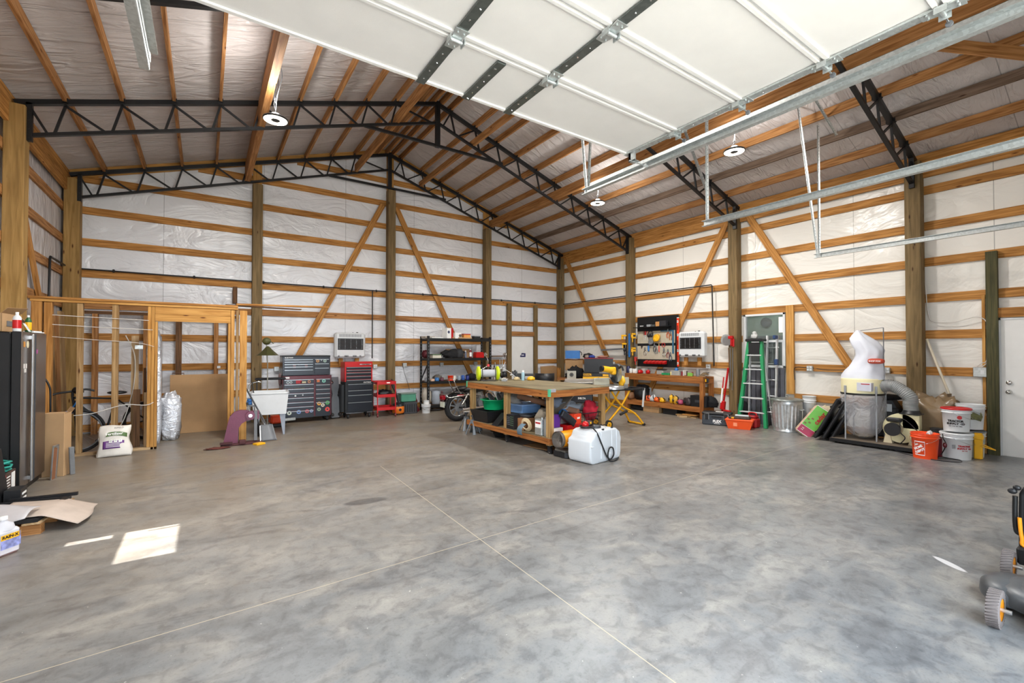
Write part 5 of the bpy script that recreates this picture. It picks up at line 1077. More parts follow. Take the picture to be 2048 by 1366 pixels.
cbox('blue_bin','translucent blue bin under crumpled paper on the table shelf',TL(.52,1.25,SZ+.23),(.42,.34,.13),mat('translucent_blue','6f97c8',.3),TA,lid=mat('pale_blue_lid','8fb0dc',.3),cat='bin')
b=MB(); b.box((-.22,-.2,0),(.22,.2,.225),bev=.01); one(b,'dark_bin',M_DGREY,'dark bin underneath the translucent blue bin','bin',loc=TL(.54,1.27,SZ),rz=TA)
t=thing('foil_pan','shiny aluminium foil pan on top of the blue bin','pan',TL(.50,1.15,SZ+.39)); b=MB(); b.lathe([(.09,0),(.14,.055),(.16,.055),(.16,.06),(.135,.058),(.09,.008),(0,.008)],26,smooth=False); b.obj('pan',M_ALU,t)
b=MB(); b.beam(TL(.45,1.35,SZ+.54),TL(.60,.10,SZ+.30),.01,.01); b=MB(); b.cyl(TL(.40,1.30,SZ+.52),TL(.75,.15,SZ+.33),.052,n=20); b.cyl(TL(.40,1.3,SZ+.52),TL(.398,1.305,SZ+.5202),.042,n=20); one(b,'cardboard_tube',mat('brown_tube','8a6650',.7),'long brown cardboard tube lying across the table shelf','tube')
b=MB(); b.blob((0,0,.06),(.13,.12,.10),amp=.6,seed=60,flat=0); one(b,'crumpled_paper',mat('grey_paper','8e8a86',.8),'crumpled grey paper at the left of the blue bin','paper',loc=TL(.42,1.42,SZ+.385))
t=thing('rope_coil','cream rope coil hanging against the brown carton','rope',TL(.10,.70,SZ+.02),0,rot=(0,PI/2-.2,.2))
b=MB()
for k in range(4): b.tube([((.07+.012*k)*math.cos(a*PI/8)-.09,(.07+.012*k)*math.sin(a*PI/8),.01*k) for a in range(16)],.010,closed=True,n=7)
b.obj('coil',mat('cream_rope','cdb995',.9),t)
b=MB(); b.sheet(lambda u,v:(-.06-.045*math.sin(v*PI)+.02*u,.62-.10*u+.10*v,.255+.16*(1-v) if v<.5 else .335-.22*(v-.5)),8,14,.004); one(b,'grey_blue_rag',mat('grey_blue_cloth','6d8290',.9),'grey blue rag hanging over the lower rail of the work table','rag',loc=(TO.x,TO.y,0),rz=TA)
b=MB(); b.blob((0,0,.09),(.14,.10,.13),amp=.7,seed=61,flat=0); one(b,'beige_rag',mat('beige_grey_cloth','8d8374',.9),'beige rag heaped above the metal fuel can','rag',loc=TL(.28,.45,SZ+.16))
t=thing('metal_fuel_can','rectangular metal can with a red and white label on the table shelf','can',TL(.10,.33,SZ),TA); b=MB(); b.box((-.05,-.085,0),(.05,.085,.25),bev=.008); b.cyl((0,-.04,.25),(0,-.04,.28),.02,n=14); b.obj('can',M_GALV,t); bx((-.053,-.07,.12),(-.050,.07,.23),'paper_label',M_LET,t,0); bx((-.0545,-.06,.18),(-.0528,.06,.205),'red_band',M_LETR,t,0)
b=MB(); b.cyl((0,0,0),(0,0,.27),.03,n=16); b.cyl((0,0,.27),(0,0,.30),.012,n=12); one(b,'caulk_tube',M_ALU,'slim silver canister beside the metal can on the shelf','canister',loc=TL(.10,.20,SZ))
# near end of the shelf (seen between the near legs)
cbox('wipe_box','white and red carton at the near end of the table shelf',TL(.28,.17,SZ),(.20,.12,.12),M_LET,TA)
cbox('purple_box','purple carton standing on the white carton under the table',TL(.27,.20,SZ+.123),(.16,.12,.20),mat('purple_carton','5f2f90',.4),TA+.05)
t=cbox('red_carton','red carton with white letters at the near end of the shelf',TL(.62,.16,SZ),(.40,.20,.15),M_RED,TA+.05); bx((.02,-.1035,.03),(.16,-.100,.10),'blue_panel',mat('navy_panel','2a2f6a',.5),t,0)
t=cbox('orange_red_carton','orange red carton standing on the red carton',TL(.66,.14,SZ+.152),(.20,.14,.16),mat('orange_red_card','e2401f',.5),TA+.25); bx((-.03,-.0725,.08),(.05,-.0705,.11),'white_mark',M_LET,t,0)
b=MB(); b.box((-.17,-.035,-.06),(.17,.035,.06),bev=.012); one(b,'black_carton',mat('black_blue_card','20242c',.4,var=.5,scale=20),'slanting black carton leaning on the purple carton','box',loc=TL(.46,.08,SZ+.26),rot=(.0,.62,TA))
b=MB(); b.beam((0,0,0),(.62,.0,.50),.22,.02,bev=.006); one(b,'grey_plank',mat('grey_brown_board','6d6358',.8),'grey brown padded board leaning up behind the cartons','board',loc=TL(.22,.42,SZ+.10),rz=TA)
b=MB(); b.blob((0,0,.0),(.17,.13,.10),amp=.6,seed=70); one(b,'denim_bag',mat('grey_denim','68707e',.9),'grey blue cloth bag above the cardboard tube','bag',loc=TL(.62,.55,SZ+.45))
b=MB(); b.blob((0,0,0),(.24,.14,.10),amp=.8,seed=71,fr=5); one(b,'clear_plastic_bag',mat('clear_crinkled_plastic','9aa2ac',.15,alpha=.8,bump=.5),'crumpled clear plastic bag behind the wire basket','bag',loc=TL(.82,.42,SZ+.37))
b=MB(); b.blob((0,0,0),(.07,.06,.07),amp=.5,seed=72); one(b,'blue_bag',M_BLUE,'small blue bag behind the slanting black carton','bag',loc=TL(.52,.26,SZ+.31))
b=MB(); b.box((-.12,-.10,0),(.12,.10,.28),bev=.01); one(b,'white_bin',mat('grey_white_bin','b9bcc0',.5),'white bin behind the red carton under the table','bin',loc=TL(.66,.42,SZ),rz=TA)
t=thing('wire_basket','black wire basket holding red cloth at the near right of the shelf','basket',TL(.99,.19,SZ+.10),TA)
b=MB()
for z,s in ((0,.85),(.07,.92),(.14,.96),(.21,1.0)): b.tube([(-.19*s,-.14*s,z),(.19*s,-.14*s,z),(.19*s,.14*s,z),(-.19*s,.14*s,z)],.004 if z<.2 else .008,closed=True,n=6)
for k in range(11):
    x=-.19+.038*k; b.tube([(x*.85,-.12,0),(x,-.14,.21)],.003,n=5); b.tube([(x*.85,.12,0),(x,.14,.21)],.003,n=5)
b.obj('wires',M_BLK,t)
b=MB(); b.blob((0,0,.16),(.13,.10,.16),amp=.6,seed=75,fr=4); one(b,'red_cloth',mat('crimson_cloth','b3132c',.8),'crimson cloth stuffed in the wire basket','cloth',loc=TL(1.06,.18,SZ+.17))
b=MB(); b.box((-.16,-.12,0),(.16,.12,.095),bev=.01); one(b,'black_base_box',M_BLKP,'black box underneath the wire basket','box',loc=TL(1.03,.20,SZ),rz=TA)
# back half of the shelf
for k,(x,y,s,c,lab) in enumerate(((.95,2.0,(.5,.5,.35),'23262b','dark storage box at the back of the table shelf'),(1.05,1.35,(.3,.35,.40),'2c3038','second dark storage box at the back of the table shelf'),(.62,1.72,(.14,.12,.33),'2e4236','dark green canister behind the black ramp'),(1.05,.80,(.35,.4,.38),'1d3a2c','dark green box at the right of the table shelf'))):
    cbox('storage_box',lab,TL(x,y,SZ),s,mat('box_'+c,c,.5),TA)
t=thing('yellow_level_bar','short yellow bar lying across the storage box under the table','bar',TL(.75,1.62,SZ+.36)); b=MB(); b.box((-.16,-.02,0),(.16,.02,.03),bev=.004); b.obj('bar',M_YEL,t)
for k,(x,y) in enumerate(((.92,1.45),(.9,.95))):
    t=thing('cable_coil',('grey coil of tubing on the dark storage box','second grey coil of tubing nearer the right end of the shelf')[k],'coil',TL(x,y,SZ+.46),0,rot=(.9,.2,.3)); b=MB()
    for q in range(3): b.tube([((.11+.012*q)*math.cos(a*PI/9),(.11+.012*q)*math.sin(a*PI/9),.012*q) for a in range(18)],.009,closed=True,n=6)
    b.obj('coil',M_GREY,t)
# under the table
b=MB(); b.sheet(lambda u,v:((u-.5)*.34,(v-.5)*.62,.006+.006*math.sin(v*7)),6,10,.004); one(b,'flat_cardboard',M_CARD,'flat cardboard scrap on the floor under the near end of the work table','cardboard',loc=TL(.33,.55,0),rz=TA+.1)
basin('drain_pan','black round pan on the floor under the far half of the work table',TL(.40,1.72,0),.26,.10,M_BLKP,cat='pan')
for k,(x,y) in enumerate(((.02,2.62),(-.03,2.22))):
    t=thing('jack_stand',('grey jack stand at the far left foot of the work table','nearer grey jack stand beside the left foot of the work table')[k],'jack stand',(4.33+(.03 if k==0 else -.06),5.36+(2.70 if k==0 else 2.26),0),.5*k)
    b=MB()
    for sx in(-1,1):
        for sy in(-1,1): b.add([(sx*.02,sy*.035,.24),(sx*.035,sy*.02,.24),(sx*.12,sy*.07,0),(sx*.07,sy*.12,0)],[(0,1,2,3),(3,2,1,0)]); b.beam((sx*.028,sy*.028,.24),(sx*.10,sy*.10,0),.03,.01)
    b.box((-.035,-.035,.20),(.035,.035,.27)); b.obj('base',mat('grey_hammered_steel','7c8288',.4,.3),t); b=MB(); b.cyl((0,0,.24),(0,0,.34),.017,n=12); b.box((-.045,-.02,.33),(.045,.02,.36),bev=.006); b.obj('saddle',M_DGREY,t)
t=thing('grease_pot','small grey pot with white feet on the floor by the jack stands','pot',(4.45,7.72,0)); b=MB(); b.lathe([(.07,.02),(.08,.03),(.08,.12),(0,.13)],18); b.obj('pot',M_GREY,t)

# ================= MOTORCYCLE =================
t=thing('motorcycle','black and chrome motorcycle parked behind the work table','motorcycle',(4.76,9.22,0),.06)
def mwheel(c,R,rt,nm='wheel'):
    b=MB(); cx,cy,cz=c
    b.lathe([(R-2*rt*.9,-rt*.55),(R-rt*1.1,-rt*.95),(R-rt*.35,-rt*.85),(R,-rt*.4),(R,rt*.4),(R-rt*.35,rt*.85),(R-rt*1.1,rt*.95),(R-2*rt*.9,rt*.55),(R-2*rt*.9,-rt*.55)],48,0,TR(*c)@RX(PI/2))
    b.lathe([(R-2*rt*.95,-rt*.6),(R-2*rt*.85,-rt*.6),(R-2*rt*.85,rt*.6),(R-2*rt*.95,rt*.6),(R-2*rt*.95,-rt*.6)],40,1,TR(*c)@RX(PI/2))
    for k in range(9):
        a=2*PI*k/9; b.beam((cx+.03*math.cos(a),cy,cz+.03*math.sin(a)),(cx+(R-2*rt*.9)*math.cos(a+.1),cy,cz+(R-2*rt*.9)*math.sin(a+.1)),.03,.022,2,up=(0,1,0))
    b.cyl((cx,cy-.07,cz),(cx,cy+.07,cz),.05,n=18,mat=2); b.cyl((cx,cy-.075,cz),(cx,cy-.071,cz),.10,n=24,mat=2)
    return b.obj(nm,[M_RUB,M_ALU,M_GREY],t)
mwheel((0,0,.32),.32,.062); mwheel((1.50,0,.33),.33,.05)
b=MB(); b.lathe([(.36,-.085),(.375,0),(.36,.085),(.35,.085),(.362,0),(.35,-.085)],26,0,TR(0,0,.32)@RX(PI/2),a0=.10*PI,a1=.95*PI); b.obj('rear_fender',mat('black_gloss_paint','101114',.15,coat=1),t)
b=MB(); b.lathe([(.35,-.06),(.362,0),(.35,.06),(.342,.06),(.35,0),(.342,-.06)],22,0,TR(1.5,0,.33)@RX(PI/2),a0=.25*PI,a1=.85*PI); b.obj('front_fender',M_BLK,t)
b=MB(); b.blob((.42,0,.70),(.36,.14,.07),pw=.8); b.blob((.12,0,.73),(.16,.11,.06)); b.obj('seat',mat('black_leather','151515',.45),t)
b=MB(); b.blob((.86,0,.80),(.27,.15,.12),pw=.85); b.obj('fuel_tank',mat('black_gloss_tank','0e0f13',.12,coat=1),t)
b=MB(); b.tube([(-.36,-.14,.62),(-.30,-.17,.56),(-.05,-.18,.58),(.30,-.16,.60),(.55,-.12,.58)],.014,sub=4); b.tube([(-.36,.14,.62),(-.36,-.14,.62)],.012); b.tube([(-.36,.14,.62),(-.30,.16,.56),(.3,.16,.6)],.014,sub=3); b.obj('fender_rail',M_CHR,t)
b=MB(); b.tube([(.02,-.13,.62),(-.10,-.12,.80),(-.16,-.10,.95),(-.16,.10,.95),(-.10,.12,.80),(.02,.13,.62)],.011,sub=4); b.obj('sissy_bar',M_CHR,t)
b=MB(); b.box((-.42,-.07,.50),(-.33,.07,.60),bev=.02); b.obj('tail_light',mat('red_lens','8a1420',.2),t)
b=MB(); b.box((-.39,-.09,.34),(-.375,.09,.46)); b.obj('number_plate',mat('number_plate','c9cec0',.4),t)
b=MB(); b.box((-.05,-.095,.555),(.12,-.085,.60),bev=.003); b.obj('red_emblem',M_RED,t)
for s in(-1,1):
    b=MB(); b.tube([(.05,s*.12,.36),(.22,s*.13,.62)],.012,mat=0)
    for k in range(9): q=Vector((.07,s*.12,.39)).lerp(Vector((.20,s*.13,.59)),k/8); d=(Vector((.15,0,.23))).normalized(); b.cyl(q-d*.006,q+d*.006,.028,n=14,mat=0)
    b.obj('shock_absorber',M_CHR,t)
for z in (.20,.27):
    b=MB(); b.cyl((.02,-.20,z),(.40,-.20,z+.02),.038,n=18); b.cyl((.40,-.20,z+.02),(.85,-.17,z+.05),.028,n=14); b.tube([(.85,-.17,z+.05),(1.0,-.13,z+.15),(.95,-.08,z+.32)],.022,sub=4); b.obj('exhaust_pipe',M_CHR,t)
b=MB(); b.cyl((.62,-.12,.38),(.62,.12,.38),.12,n=22); b.box((.62,-.13,.26),(.95,.13,.44),bev=.04); b.obj('crankcase',M_GREY,t)
for a,x in ((-.35,.66),(.35,.84)):
    b=MB(); 
    for k in range(9): b.cyl((x+a*.03*k*1.0,0,.45+.028*k),(x+a*.03*k+a*.008,0,.462+.028*k),.085,n=18)
    b.cyl((x+a*.26,0,.70),(x+a*.29,0,.75),.07,n=16); b.cyl((x,0,.42),(x+a*.28,0,.72),.06,n=16); b.obj('cylinder_fins',M_ALU,t)
b=MB(); b.cyl((.75,-.16,.56),(.75,-.20,.56),.09,n=24); b.obj('air_cleaner',M_CHR,t)
b=MB(); b.tube([(.3,-.10,.40),(.2,-.10,.62),(.7,-.09,.72),(1.10,0,.86),(1.15,0,.68),(.98,-.09,.28),(.5,-.1,.24),(.0,-.08,.32)],.018,sub=2); b.tube([(.0,.08,.32),(.5,.1,.24),(.98,.09,.28)],.018); b.obj('frame',M_BLK,t)
for s in(-1,1):
    b=MB(); b.tube([(1.50,s*.09,.33),(1.22,s*.09,.92)],.022); b.obj('fork_leg',M_CHR,t)
    b=MB(); b.tube([(1.18,s*.10,1.0),(1.12,s*.20,1.16),(1.05,s*.34,1.20),(.95,s*.40,1.14)],.013,sub=4); b.cyl((1.0,s*.37,1.17),(.90,s*.42,1.12),.02,n=12); b.obj('handlebar',M_CHR,t)
    b=MB(); b.tube([(1.04,s*.34,1.2),(1.10,s*.36,1.34),(1.06,s*.38,1.46)],.007,sub=4); b.blob((1.05,s*.40,1.50),(.02,.07,.05)); b.obj('mirror',M_CHR,t)
b=MB(); b.lathe([(0,.0),(.06,.01),(.09,.05),(.095,.11),(.085,.12),(0,.13)],22,0,TR(1.24,0,1.0)@RY(PI/2)); b.obj('headlight',M_BLK,t)

# ================= TANK, HEATER =================
t=thing('sprayer_tank','white ribbed plastic sprayer tank on the floor with a black hose','tank',(4.76,4.83,0),.14)
b=MB(); M_TANK=mat('white_polyethylene','ccd1d6',.32,var=.02)
b.prism([(-.37,.10),(-.35,.02),(-.30,.0),(.29,.0),(.34,.03),(.36,.10),(.37,.30),(.33,.40),(.24,.46),(-.20,.46),(-.26,.44),(-.30,.36),(-.37,.33)],.42,0,TR(0,.21,0)@RX(PI/2)); o=b.obj('tank_body',M_TANK,t)
mo=o.modifiers.new('bev','BEVEL'); mo.width=.035; mo.segments=4; mo.limit_method='ANGLE'; mo.angle_limit=.5
for p_ in o.data.polygons: p_.use_smooth=True
b=MB(); 
for x in (-.13,.12,.24): b.box((x-.012,-.222,.05),(x+.012,.222,.44),bev=.01)
b.box((.02,-.225,.02),(.10,-.19,.12),bev=.012); b.box((-.36,-.224,.24),(-.30,.224,.26),bev=.008); b.obj('molded_ribs',M_TANK,t)
b=MB(); b.lathe([(.085,.45),(.085,.485),(.078,.495),(.0,.50)],28); 
for k in range(20): b.box((.083*math.cos(k*PI/10)-.003,.083*math.sin(k*PI/10)-.003,.455),(.083*math.cos(k*PI/10)+.003,.083*math.sin(k*PI/10)+.003,.485))
b.obj('lid',M_DGREY,t); 
b=MB(); b.tube([(-.20,-.10,.50),(-.22,-.20,.44),(-.16,-.24,.28),(-.06,-.25,.10),(.02,-.26,.04),(.10,-.26,.09),(.08,-.26,.19),(-.0,-.26,.20),(-.04,-.26,.10),(.0,-.27,.02),(.12,-.28,.012),(.30,-.20,.012),(.42,-.05,.012)],.010,sub=5); b.tube([(.28,.12,.45),(.36,.14,.44),(.40,.10,.34),(.40,.05,.20)],.009,sub=5); b.tube([(.12,-.1,.46),(.14,-.2,.43)],.004); b.tube([(.34,.12,.44),(.46,.10,.46)],.007); b.obj('hose',M_RUB,t)
b=MB()
for (x,y) in ((-.07,-.19),(.16,-.18)): b.box((x-.012,y-.01,.44),(x+.03,y+.01,.475),bev=.003)
b.obj('clips',M_BLKP,t)
b=MB(); b.blob((0,0,.055),(.055,.05,.05)); b.box((.02,-.05,.03),(.14,.05,.10),bev=.02,mat=1); b.box((.05,-.052,.06),(.08,-.04,.09),mat=2)
for k in range(3): b.tube([((.09+.01*k)*math.cos(a*PI/7)+.02,(.07+.01*k)*math.sin(a*PI/7),.01+.012*k) for a in range(14)],.007,closed=True,n=6,mat=1)
one(b,'electric_pump',[M_RED,mat('dark_brown_plastic','2c1c1c',.4),M_YEL],'small red and black pump with coiled wire on top of the white tank','pump',loc=(4.58,4.84,.465),rz=.2)
t=thing('torpedo_heater','yellow orange torpedo space heater beside the white tank','heater',(4.64,5.22,0),.05)
M_HTR=mat('yellow_orange_paint','ee9a14',.35)
b=MB(); b.lathe([(.118,-.05),(.120,-.03),(.120,.62),(.09,.66),(0,.66)],32,0,TR(-.24,-.03,.27)@RY(PI/2),cap=False); b.obj('barrel',M_HTR,t)
b=MB(); b.lathe([(.124,-.05),(.124,.0),(.118,.0),(.112,-.05),(.085,.03),(0,.03)],32,0,TR(-.26,-.03,.27)@RY(PI/2),cap=False); b.cyl((-.30,-.03,.27),(-.24,-.03,.27),.028,n=16); 
for k in range(3): a=2*PI*k/3; b.beam((-.30,-.03,.27),(-.30,-.03+.105*math.cos(a),.27+.105*math.sin(a)),.010,.010)
b.obj('outlet_cone',mat('dark_nozzle_steel','8a8580',.35,.6),t)
b=MB(); b.prism([(-.26,-.13),(-.22,-.17),(.36,-.17),(.36,.15),(-.22,.15),(-.26,.11)],.075,0,TR(0,0,.012)); b.prism([(-.24,-.12),(.34,-.14),(.34,.12),(-.24,.10)],.10,1,TR(0,0,.012),h0=.075); b.box((-.05,-.05,.1),(.05,.02,.14)); b.box((.2,-.05,.1),(.26,.02,.14)); b.obj('base',[M_BLKP,mat('dusty_grey_cover','6b675f',.6)],t)

# ================= TABLE SAW AND MITER SAW =================
t=thing('table_saw','black table saw with a long grey fence behind the work table','table saw',(7.55,8.1,0),-.75)
b=MB(); b.box((-.42,-.32,.82),(.42,.32,.86),bev=.004); b.obj('table',mat('cast_grey_top','8b8880',.35,.5),t)
b=MB(); b.box((-.40,-.22,.86),(.36,-.19,.93),bev=.004); b.box((.36,-.26,.80),(.42,-.15,.96),bev=.01,mat=1); b.obj('fence',[mat('tan_grey_fence','9c948a',.4,.3),M_BLKP],t)
b=MB(); b.prism([(-.10,0),(.0,0),(-.02,.035),(-.08,.035)],.008,0,TR(-.2,-.05,.86)@RX(PI/2)); b.obj('blade_guard',M_DGREY,t)
b=MB(); b.box((-.26,-.24,.36),(.26,.24,.82),bev=.02); b.obj('cabinet',mat('navy_black_steel','16181f',.35),t); text('DELTA',.06,M_LET,t,(0,-.245,.47),FR,bold=.002)
b=MB()
for sx in(-1,1):
    for sy in(-1,1): b.tube([(sx*.22,sy*.2,.40),(sx*.30,sy*.28,.02)],.02)
b.obj('legs',M_BLK,t); b=MB(); b.cyl((-.3,-.32,.55),(-.26,-.36,.55),.03,n=12); b.blob((.05,-.27,.66),(.03,.03,.03)); b.obj('knob',M_BLUE,t)
t=thing('miter_saw_stand','folding yellow tubular stand with two wheels carrying the miter saw','saw stand',(7.25,6.68,0),-.12)
b=MB(); b.box((-.60,-.20,.76),(.55,-.15,.80),bev=.01); b.box((-.60,.14,.76),(.55,.19,.80),bev=.01); b.box((-.62,-.22,.75),(-.56,.21,.81),bev=.01); b.box((.50,-.22,.75),(.56,.21,.81),bev=.01); b.obj('top_rails',M_BLKP,t)
for y in (-.17,.17):
    b=MB(); b.tube([(-.30,y,.76),(-.05,y,.46),(.32,y,.27),(.52,y-(.05 if y<0 else -.05),.03)],.021,sub=3,n=10); b.obj('leg_tube',M_YELP,t)
    b=MB(); b.tube([(.20,y*.9,.76),(-.0,y*.9,.48),(-.30,y*.9,.20),(-.42,y*.9,.10)],.021,sub=3,n=10); b.obj('leg_tube',M_YELP,t)
b=MB(); b.tube([(.52,-.22,.03),(.52,.22,.03)],.021,n=10); b.tube([(-.38,-.15,.12),(-.38,.15,.12)],.018); b.tube([(.30,-.17,.28),(.30,.17,.28)],.016); b.obj('cross_tube',M_YELP,t)
for y in (-.22,.22):
    b=MB(); b.cyl((-.42,y-.02,.09),(-.42,y+.02,.09),.09,n=28); b.cyl((-.42,y-.023,.09),(-.42,y+.023,.09),.058,n=22,mat=1); b.cyl((-.42,y-.026,.09),(-.42,y+.026,.09),.012,n=10); b.obj('wheel',[M_RUB,M_YELP],t)
b=MB(); b.cyl((.52,-.25,.03),(.52,-.20,.03),.027,n=12); b.cyl((.52,.20,.03),(.52,.25,.03),.027,n=12); b.obj('foot_cap',M_BLKP,t)
b=MB(); b.tube([(.10,-.18,.33),(-.08,-.18,.27)],.028); b.obj('grip',M_BLKP,t); b=MB(); b.beam((.56,-.2,.80),(.50,-.22,.40),.03,.03); b.obj('extension_arm',M_WHTP,t)
t=thing('miter_saw','yellow sliding miter saw with a silver arm and black blade guard','miter saw',(7.05,6.62,.80),-.20); t.scale=(1.15,1.15,1.15)
b=MB(); b.lathe([(.20,0),(.20,.06),(.16,.075),(0,.075)],28); b.box((-.36,.02,.0),(.36,.14,.075),bev=.01); b.obj('base',M_ALU,t)
b=MB(); b.box((-.38,.03,.075),(-.05,.06,.20),bev=.006); b.box((.05,.03,.075),(.38,.06,.20),bev=.006); b.obj('fence',mat('pale_cast_alloy','c9c6b4',.4,.3),t)
b=MB(); b.cyl((-.0,.06,.27),(-.0,.42,.27),.018,n=12); b.cyl((.06,.06,.27),(.06,.42,.27),.018,n=12); b.box((-.04,.02,.20),(.10,.10,.34),bev=.02); b.obj('slide_rails',M_ALU,t)
b=MB(); b.lathe([(.05,-.03),(.165,-.03),(.175,0),(.165,.03),(.05,.03)],30,0,TR(.03,-.08,.28)@RY(PI/2),a0=0,a1=PI*1.15); b.lathe([(.15,-.035),(.18,-.035),(.18,.035),(.15,.035)],30,0,TR(.03,-.08,.28)@RY(PI/2),a0=-.2,a1=PI*1.3); b.obj('blade_guard',M_DGREY,t)
b=MB(); b.cyl((.025,-.08,.28),(.035,-.08,.28),.15,n=40); b.obj('blade',M_GALV,t)
b=MB(); b.cyl((-.26,-.06,.37),(-.06,-.06,.34),.055,n=20); b.cyl((-.30,-.06,.375),(-.26,-.06,.37),.048,n=20,mat=1); b.box((-.08,-.12,.26),(.0,.0,.40),bev=.02); b.blob((.10,-.12,.15),(.05,.08,.09),amp=.3); b.obj('motor',[M_YEL,M_BLKP],t)
b=MB(); b.tube([(.0,-.18,.38),(.0,-.26,.42),(.02,-.28,.34)],.018,sub=3); b.obj('trigger_handle',M_BLKP,t)

# ================= BACK RIGHT CORNER =================
t=thing('corner_table','rough wooden table in the back right corner under the boxes','table',(9.15,9.75,0),-.75)
b=MB(); b.box((-.75,-.35,.76),(.75,.35,.80),bev=.003); b.obj('tabletop',W_TAB,t)
for sx in(-1,1):
    for sy in(-1,1): bx((sx*.70-.04,sy*.30-.04,0),(sx*.70+.04,sy*.30+.04,.76),'leg',W_LEG,t,.003)
def cor(px,x=9.2,z=.802): p=WX(px,700,x); return (p.x,p.y,z)
t=cbox('tool_case','flat yellow and black power tool case on the corner table',cor(1192,9.05),(.72,.40,.19),M_BLKP,-.78); bx((-.36,-.205,.02),(.36,-.201,.085),'yellow_band',M_YEL,t,0); bx((-.35,-.205,.11),(-.12,-.201,.17),'yellow_badge',M_YEL,t,0); text('DEWALT',.06,M_LETK,t,(-.235,-.206,.14),FR,bold=.002); bx((.18,-.205,.10),(.34,-.201,.18),'yellow_badge',M_YEL,t,0)
p=cor(1197,9.10,.995); t=cbox('storage_tote','large black tote with a dark red lid on the yellow tool case','%s'%'' or p,(.78,.45,.44),M_BLKP,-.78,cat='tote') if False else cbox('storage_tote','large black tote with a dark red lid on the yellow tool case',p,(.78,.45,.38),M_BLKP,-.78,lid=mat('dark_red_lid','7c1424',.4),cat='tote')
for k,(dx,c,s,lab) in enumerate(((-.18,'2b3f8f',(.10,.07,.05),'blue cloth on the lid of the black tote'),(.10,'b07a6a',(.20,.08,.03),'tan paper roll on the lid of the black tote'),(-.32,'8a7a70',(.06,.06,.05),'grey brown lump on the lid of the black tote'))):
    b=MB(); b.blob((0,0,.03),s,amp=.4,seed=80+k,flat=0); q=Vector(p)+Vector((math.cos(-.78)*dx,math.sin(-.78)*dx,.407)); one(b,'cloth_lump',mat('lump_'+c,c,.8),lab,'cloth',loc=q)
p=cor(1148,9.25,1.02); cbox('carton','brown carton with a pale mark under the blue box in the corner',p,(.52,.36,.30),M_CARD,-.75); 
b=MB(); b.sheet(lambda u,v:((u-.5)*.56,(v-.5)*.40,.012*math.sin(u*9)+.01*math.cos(v*7)+.022),12,8,.006); one(b,'patterned_cloth',mat('pale_pink_cloth','c9a9a0',.9,var=.3,scale=30),'pale cloth spread between the carton and the blue box','cloth',loc=(p[0],p[1],p[2]+.302),rz=-.75)
t=cbox('blue_box','bright blue plastic box on the carton in the back corner',(p[0]-.03,p[1]+.03,p[2]+.345),(.44,.28,.24),M_BLUE,-.72); b=MB(); b.tube([(.20,-.12,.22),(.26,-.16,.18),(.27,-.16,.10)],.012,sub=3); b.obj('strap',M_BLKP,t)
b=MB(); b.blob((0,0,.05),(.16,.10,.08),amp=.5,seed=90,flat=0); one(b,'baseball_cap',M_CLOTHK,'black cap between the blue box and the black tote','cap',loc=cor(1176,9.05,1.40))
b=MB(); b.blob((0,0,.12),(.28,.18,.22),amp=.5,seed=91,flat=0); one(b,'black_jacket',M_CLOTHK,'black jacket heaped under the brown carton in the corner','jacket',loc=cor(1150,8.95,.802))
t=cbox('printed_panel','small pale panel with a dark print on the corner table',cor(1143,8.7,.802),(.26,.02,.22),mat('pale_grey_panel','b9b6aa',.6),-.70); stick(t,0,.11,.06,'55524d',y=-.011)
t=thing('office_chair','black curved chair back behind the work table','chair',(7.55,9.55,0),-.55)
b=MB(); b.lathe([(.24,.70),(.27,.85),(.27,1.0),(.25,1.0),(.25,.85),(.22,.70)],24,a0=PI*1.02,a1=PI*1.98); b.obj('backrest',M_BLKP,t); b=MB(); b.blob((0,0,.52),(.27,.27,.05)); b.cyl((0,0,.12),(0,0,.5),.03,n=12); b.obj('seat',M_CLOTHK,t)
for k in range(5): a=2*PI*k/5; b=MB(); b.beam((0,0,.12),(.28*math.cos(a),.28*math.sin(a),.07),.04,.03); b.cyl((.28*math.cos(a)-.02,.28*math.sin(a),.03),(.28*math.cos(a)+.02,.28*math.sin(a),.03),.03,n=10); b.obj('leg',M_BLKP,t)
p1_=WY(1104,745,11.3); b=MB(); b.prism([(-.33,0),(.33,0),(.36,1.08),(.20,1.12),(-.33,1.10)],.02,0,RX(PI/2)); one(b,'cardboard_sheet',M_CARD,'brown cardboard sheet leaning between the back door and the corner post','cardboard',loc=(p1_.x,11.40,0),rot=(-.08,0,0))
b=MB(); b.box((-.07,-.02,0),(.07,.02,1.05)); one(b,'scrap_board',W_GIRT,'short board leaning on the back right corner post','board',loc=(9.55,11.3,0),rot=(-.1,.06,0))
for k,(x,y) in enumerate(((7.30,11.55),(7.42,11.50),(7.52,11.56))):
    b=MB(); b.tube([(0,0,0),(.02*k,.10,1.25+.08*k)],.012); one(b,'metal_rod',M_GALV,'metal rod leaning left of the back door, %s'%('leftmost','middle','rightmost')[k]+' one','rod',loc=(x,y,0))
b=MB(); b.box((-.25,-.06,0),(.25,.06,.03)); one(b,'wall_ledge',W_DARK,'little dark ledge on the wall left of the back door','ledge',loc=(7.45,11.70,1.42))
# I beam saw horse arm at the post: long grey square bar
b=MB(); b.beam((9.87,8.75,1.66),(9.90,9.75,1.62),.05,.05); one(b,'steel_bar',M_GREY,'grey steel bar sticking out left of the right wall post with the clamps','bar')
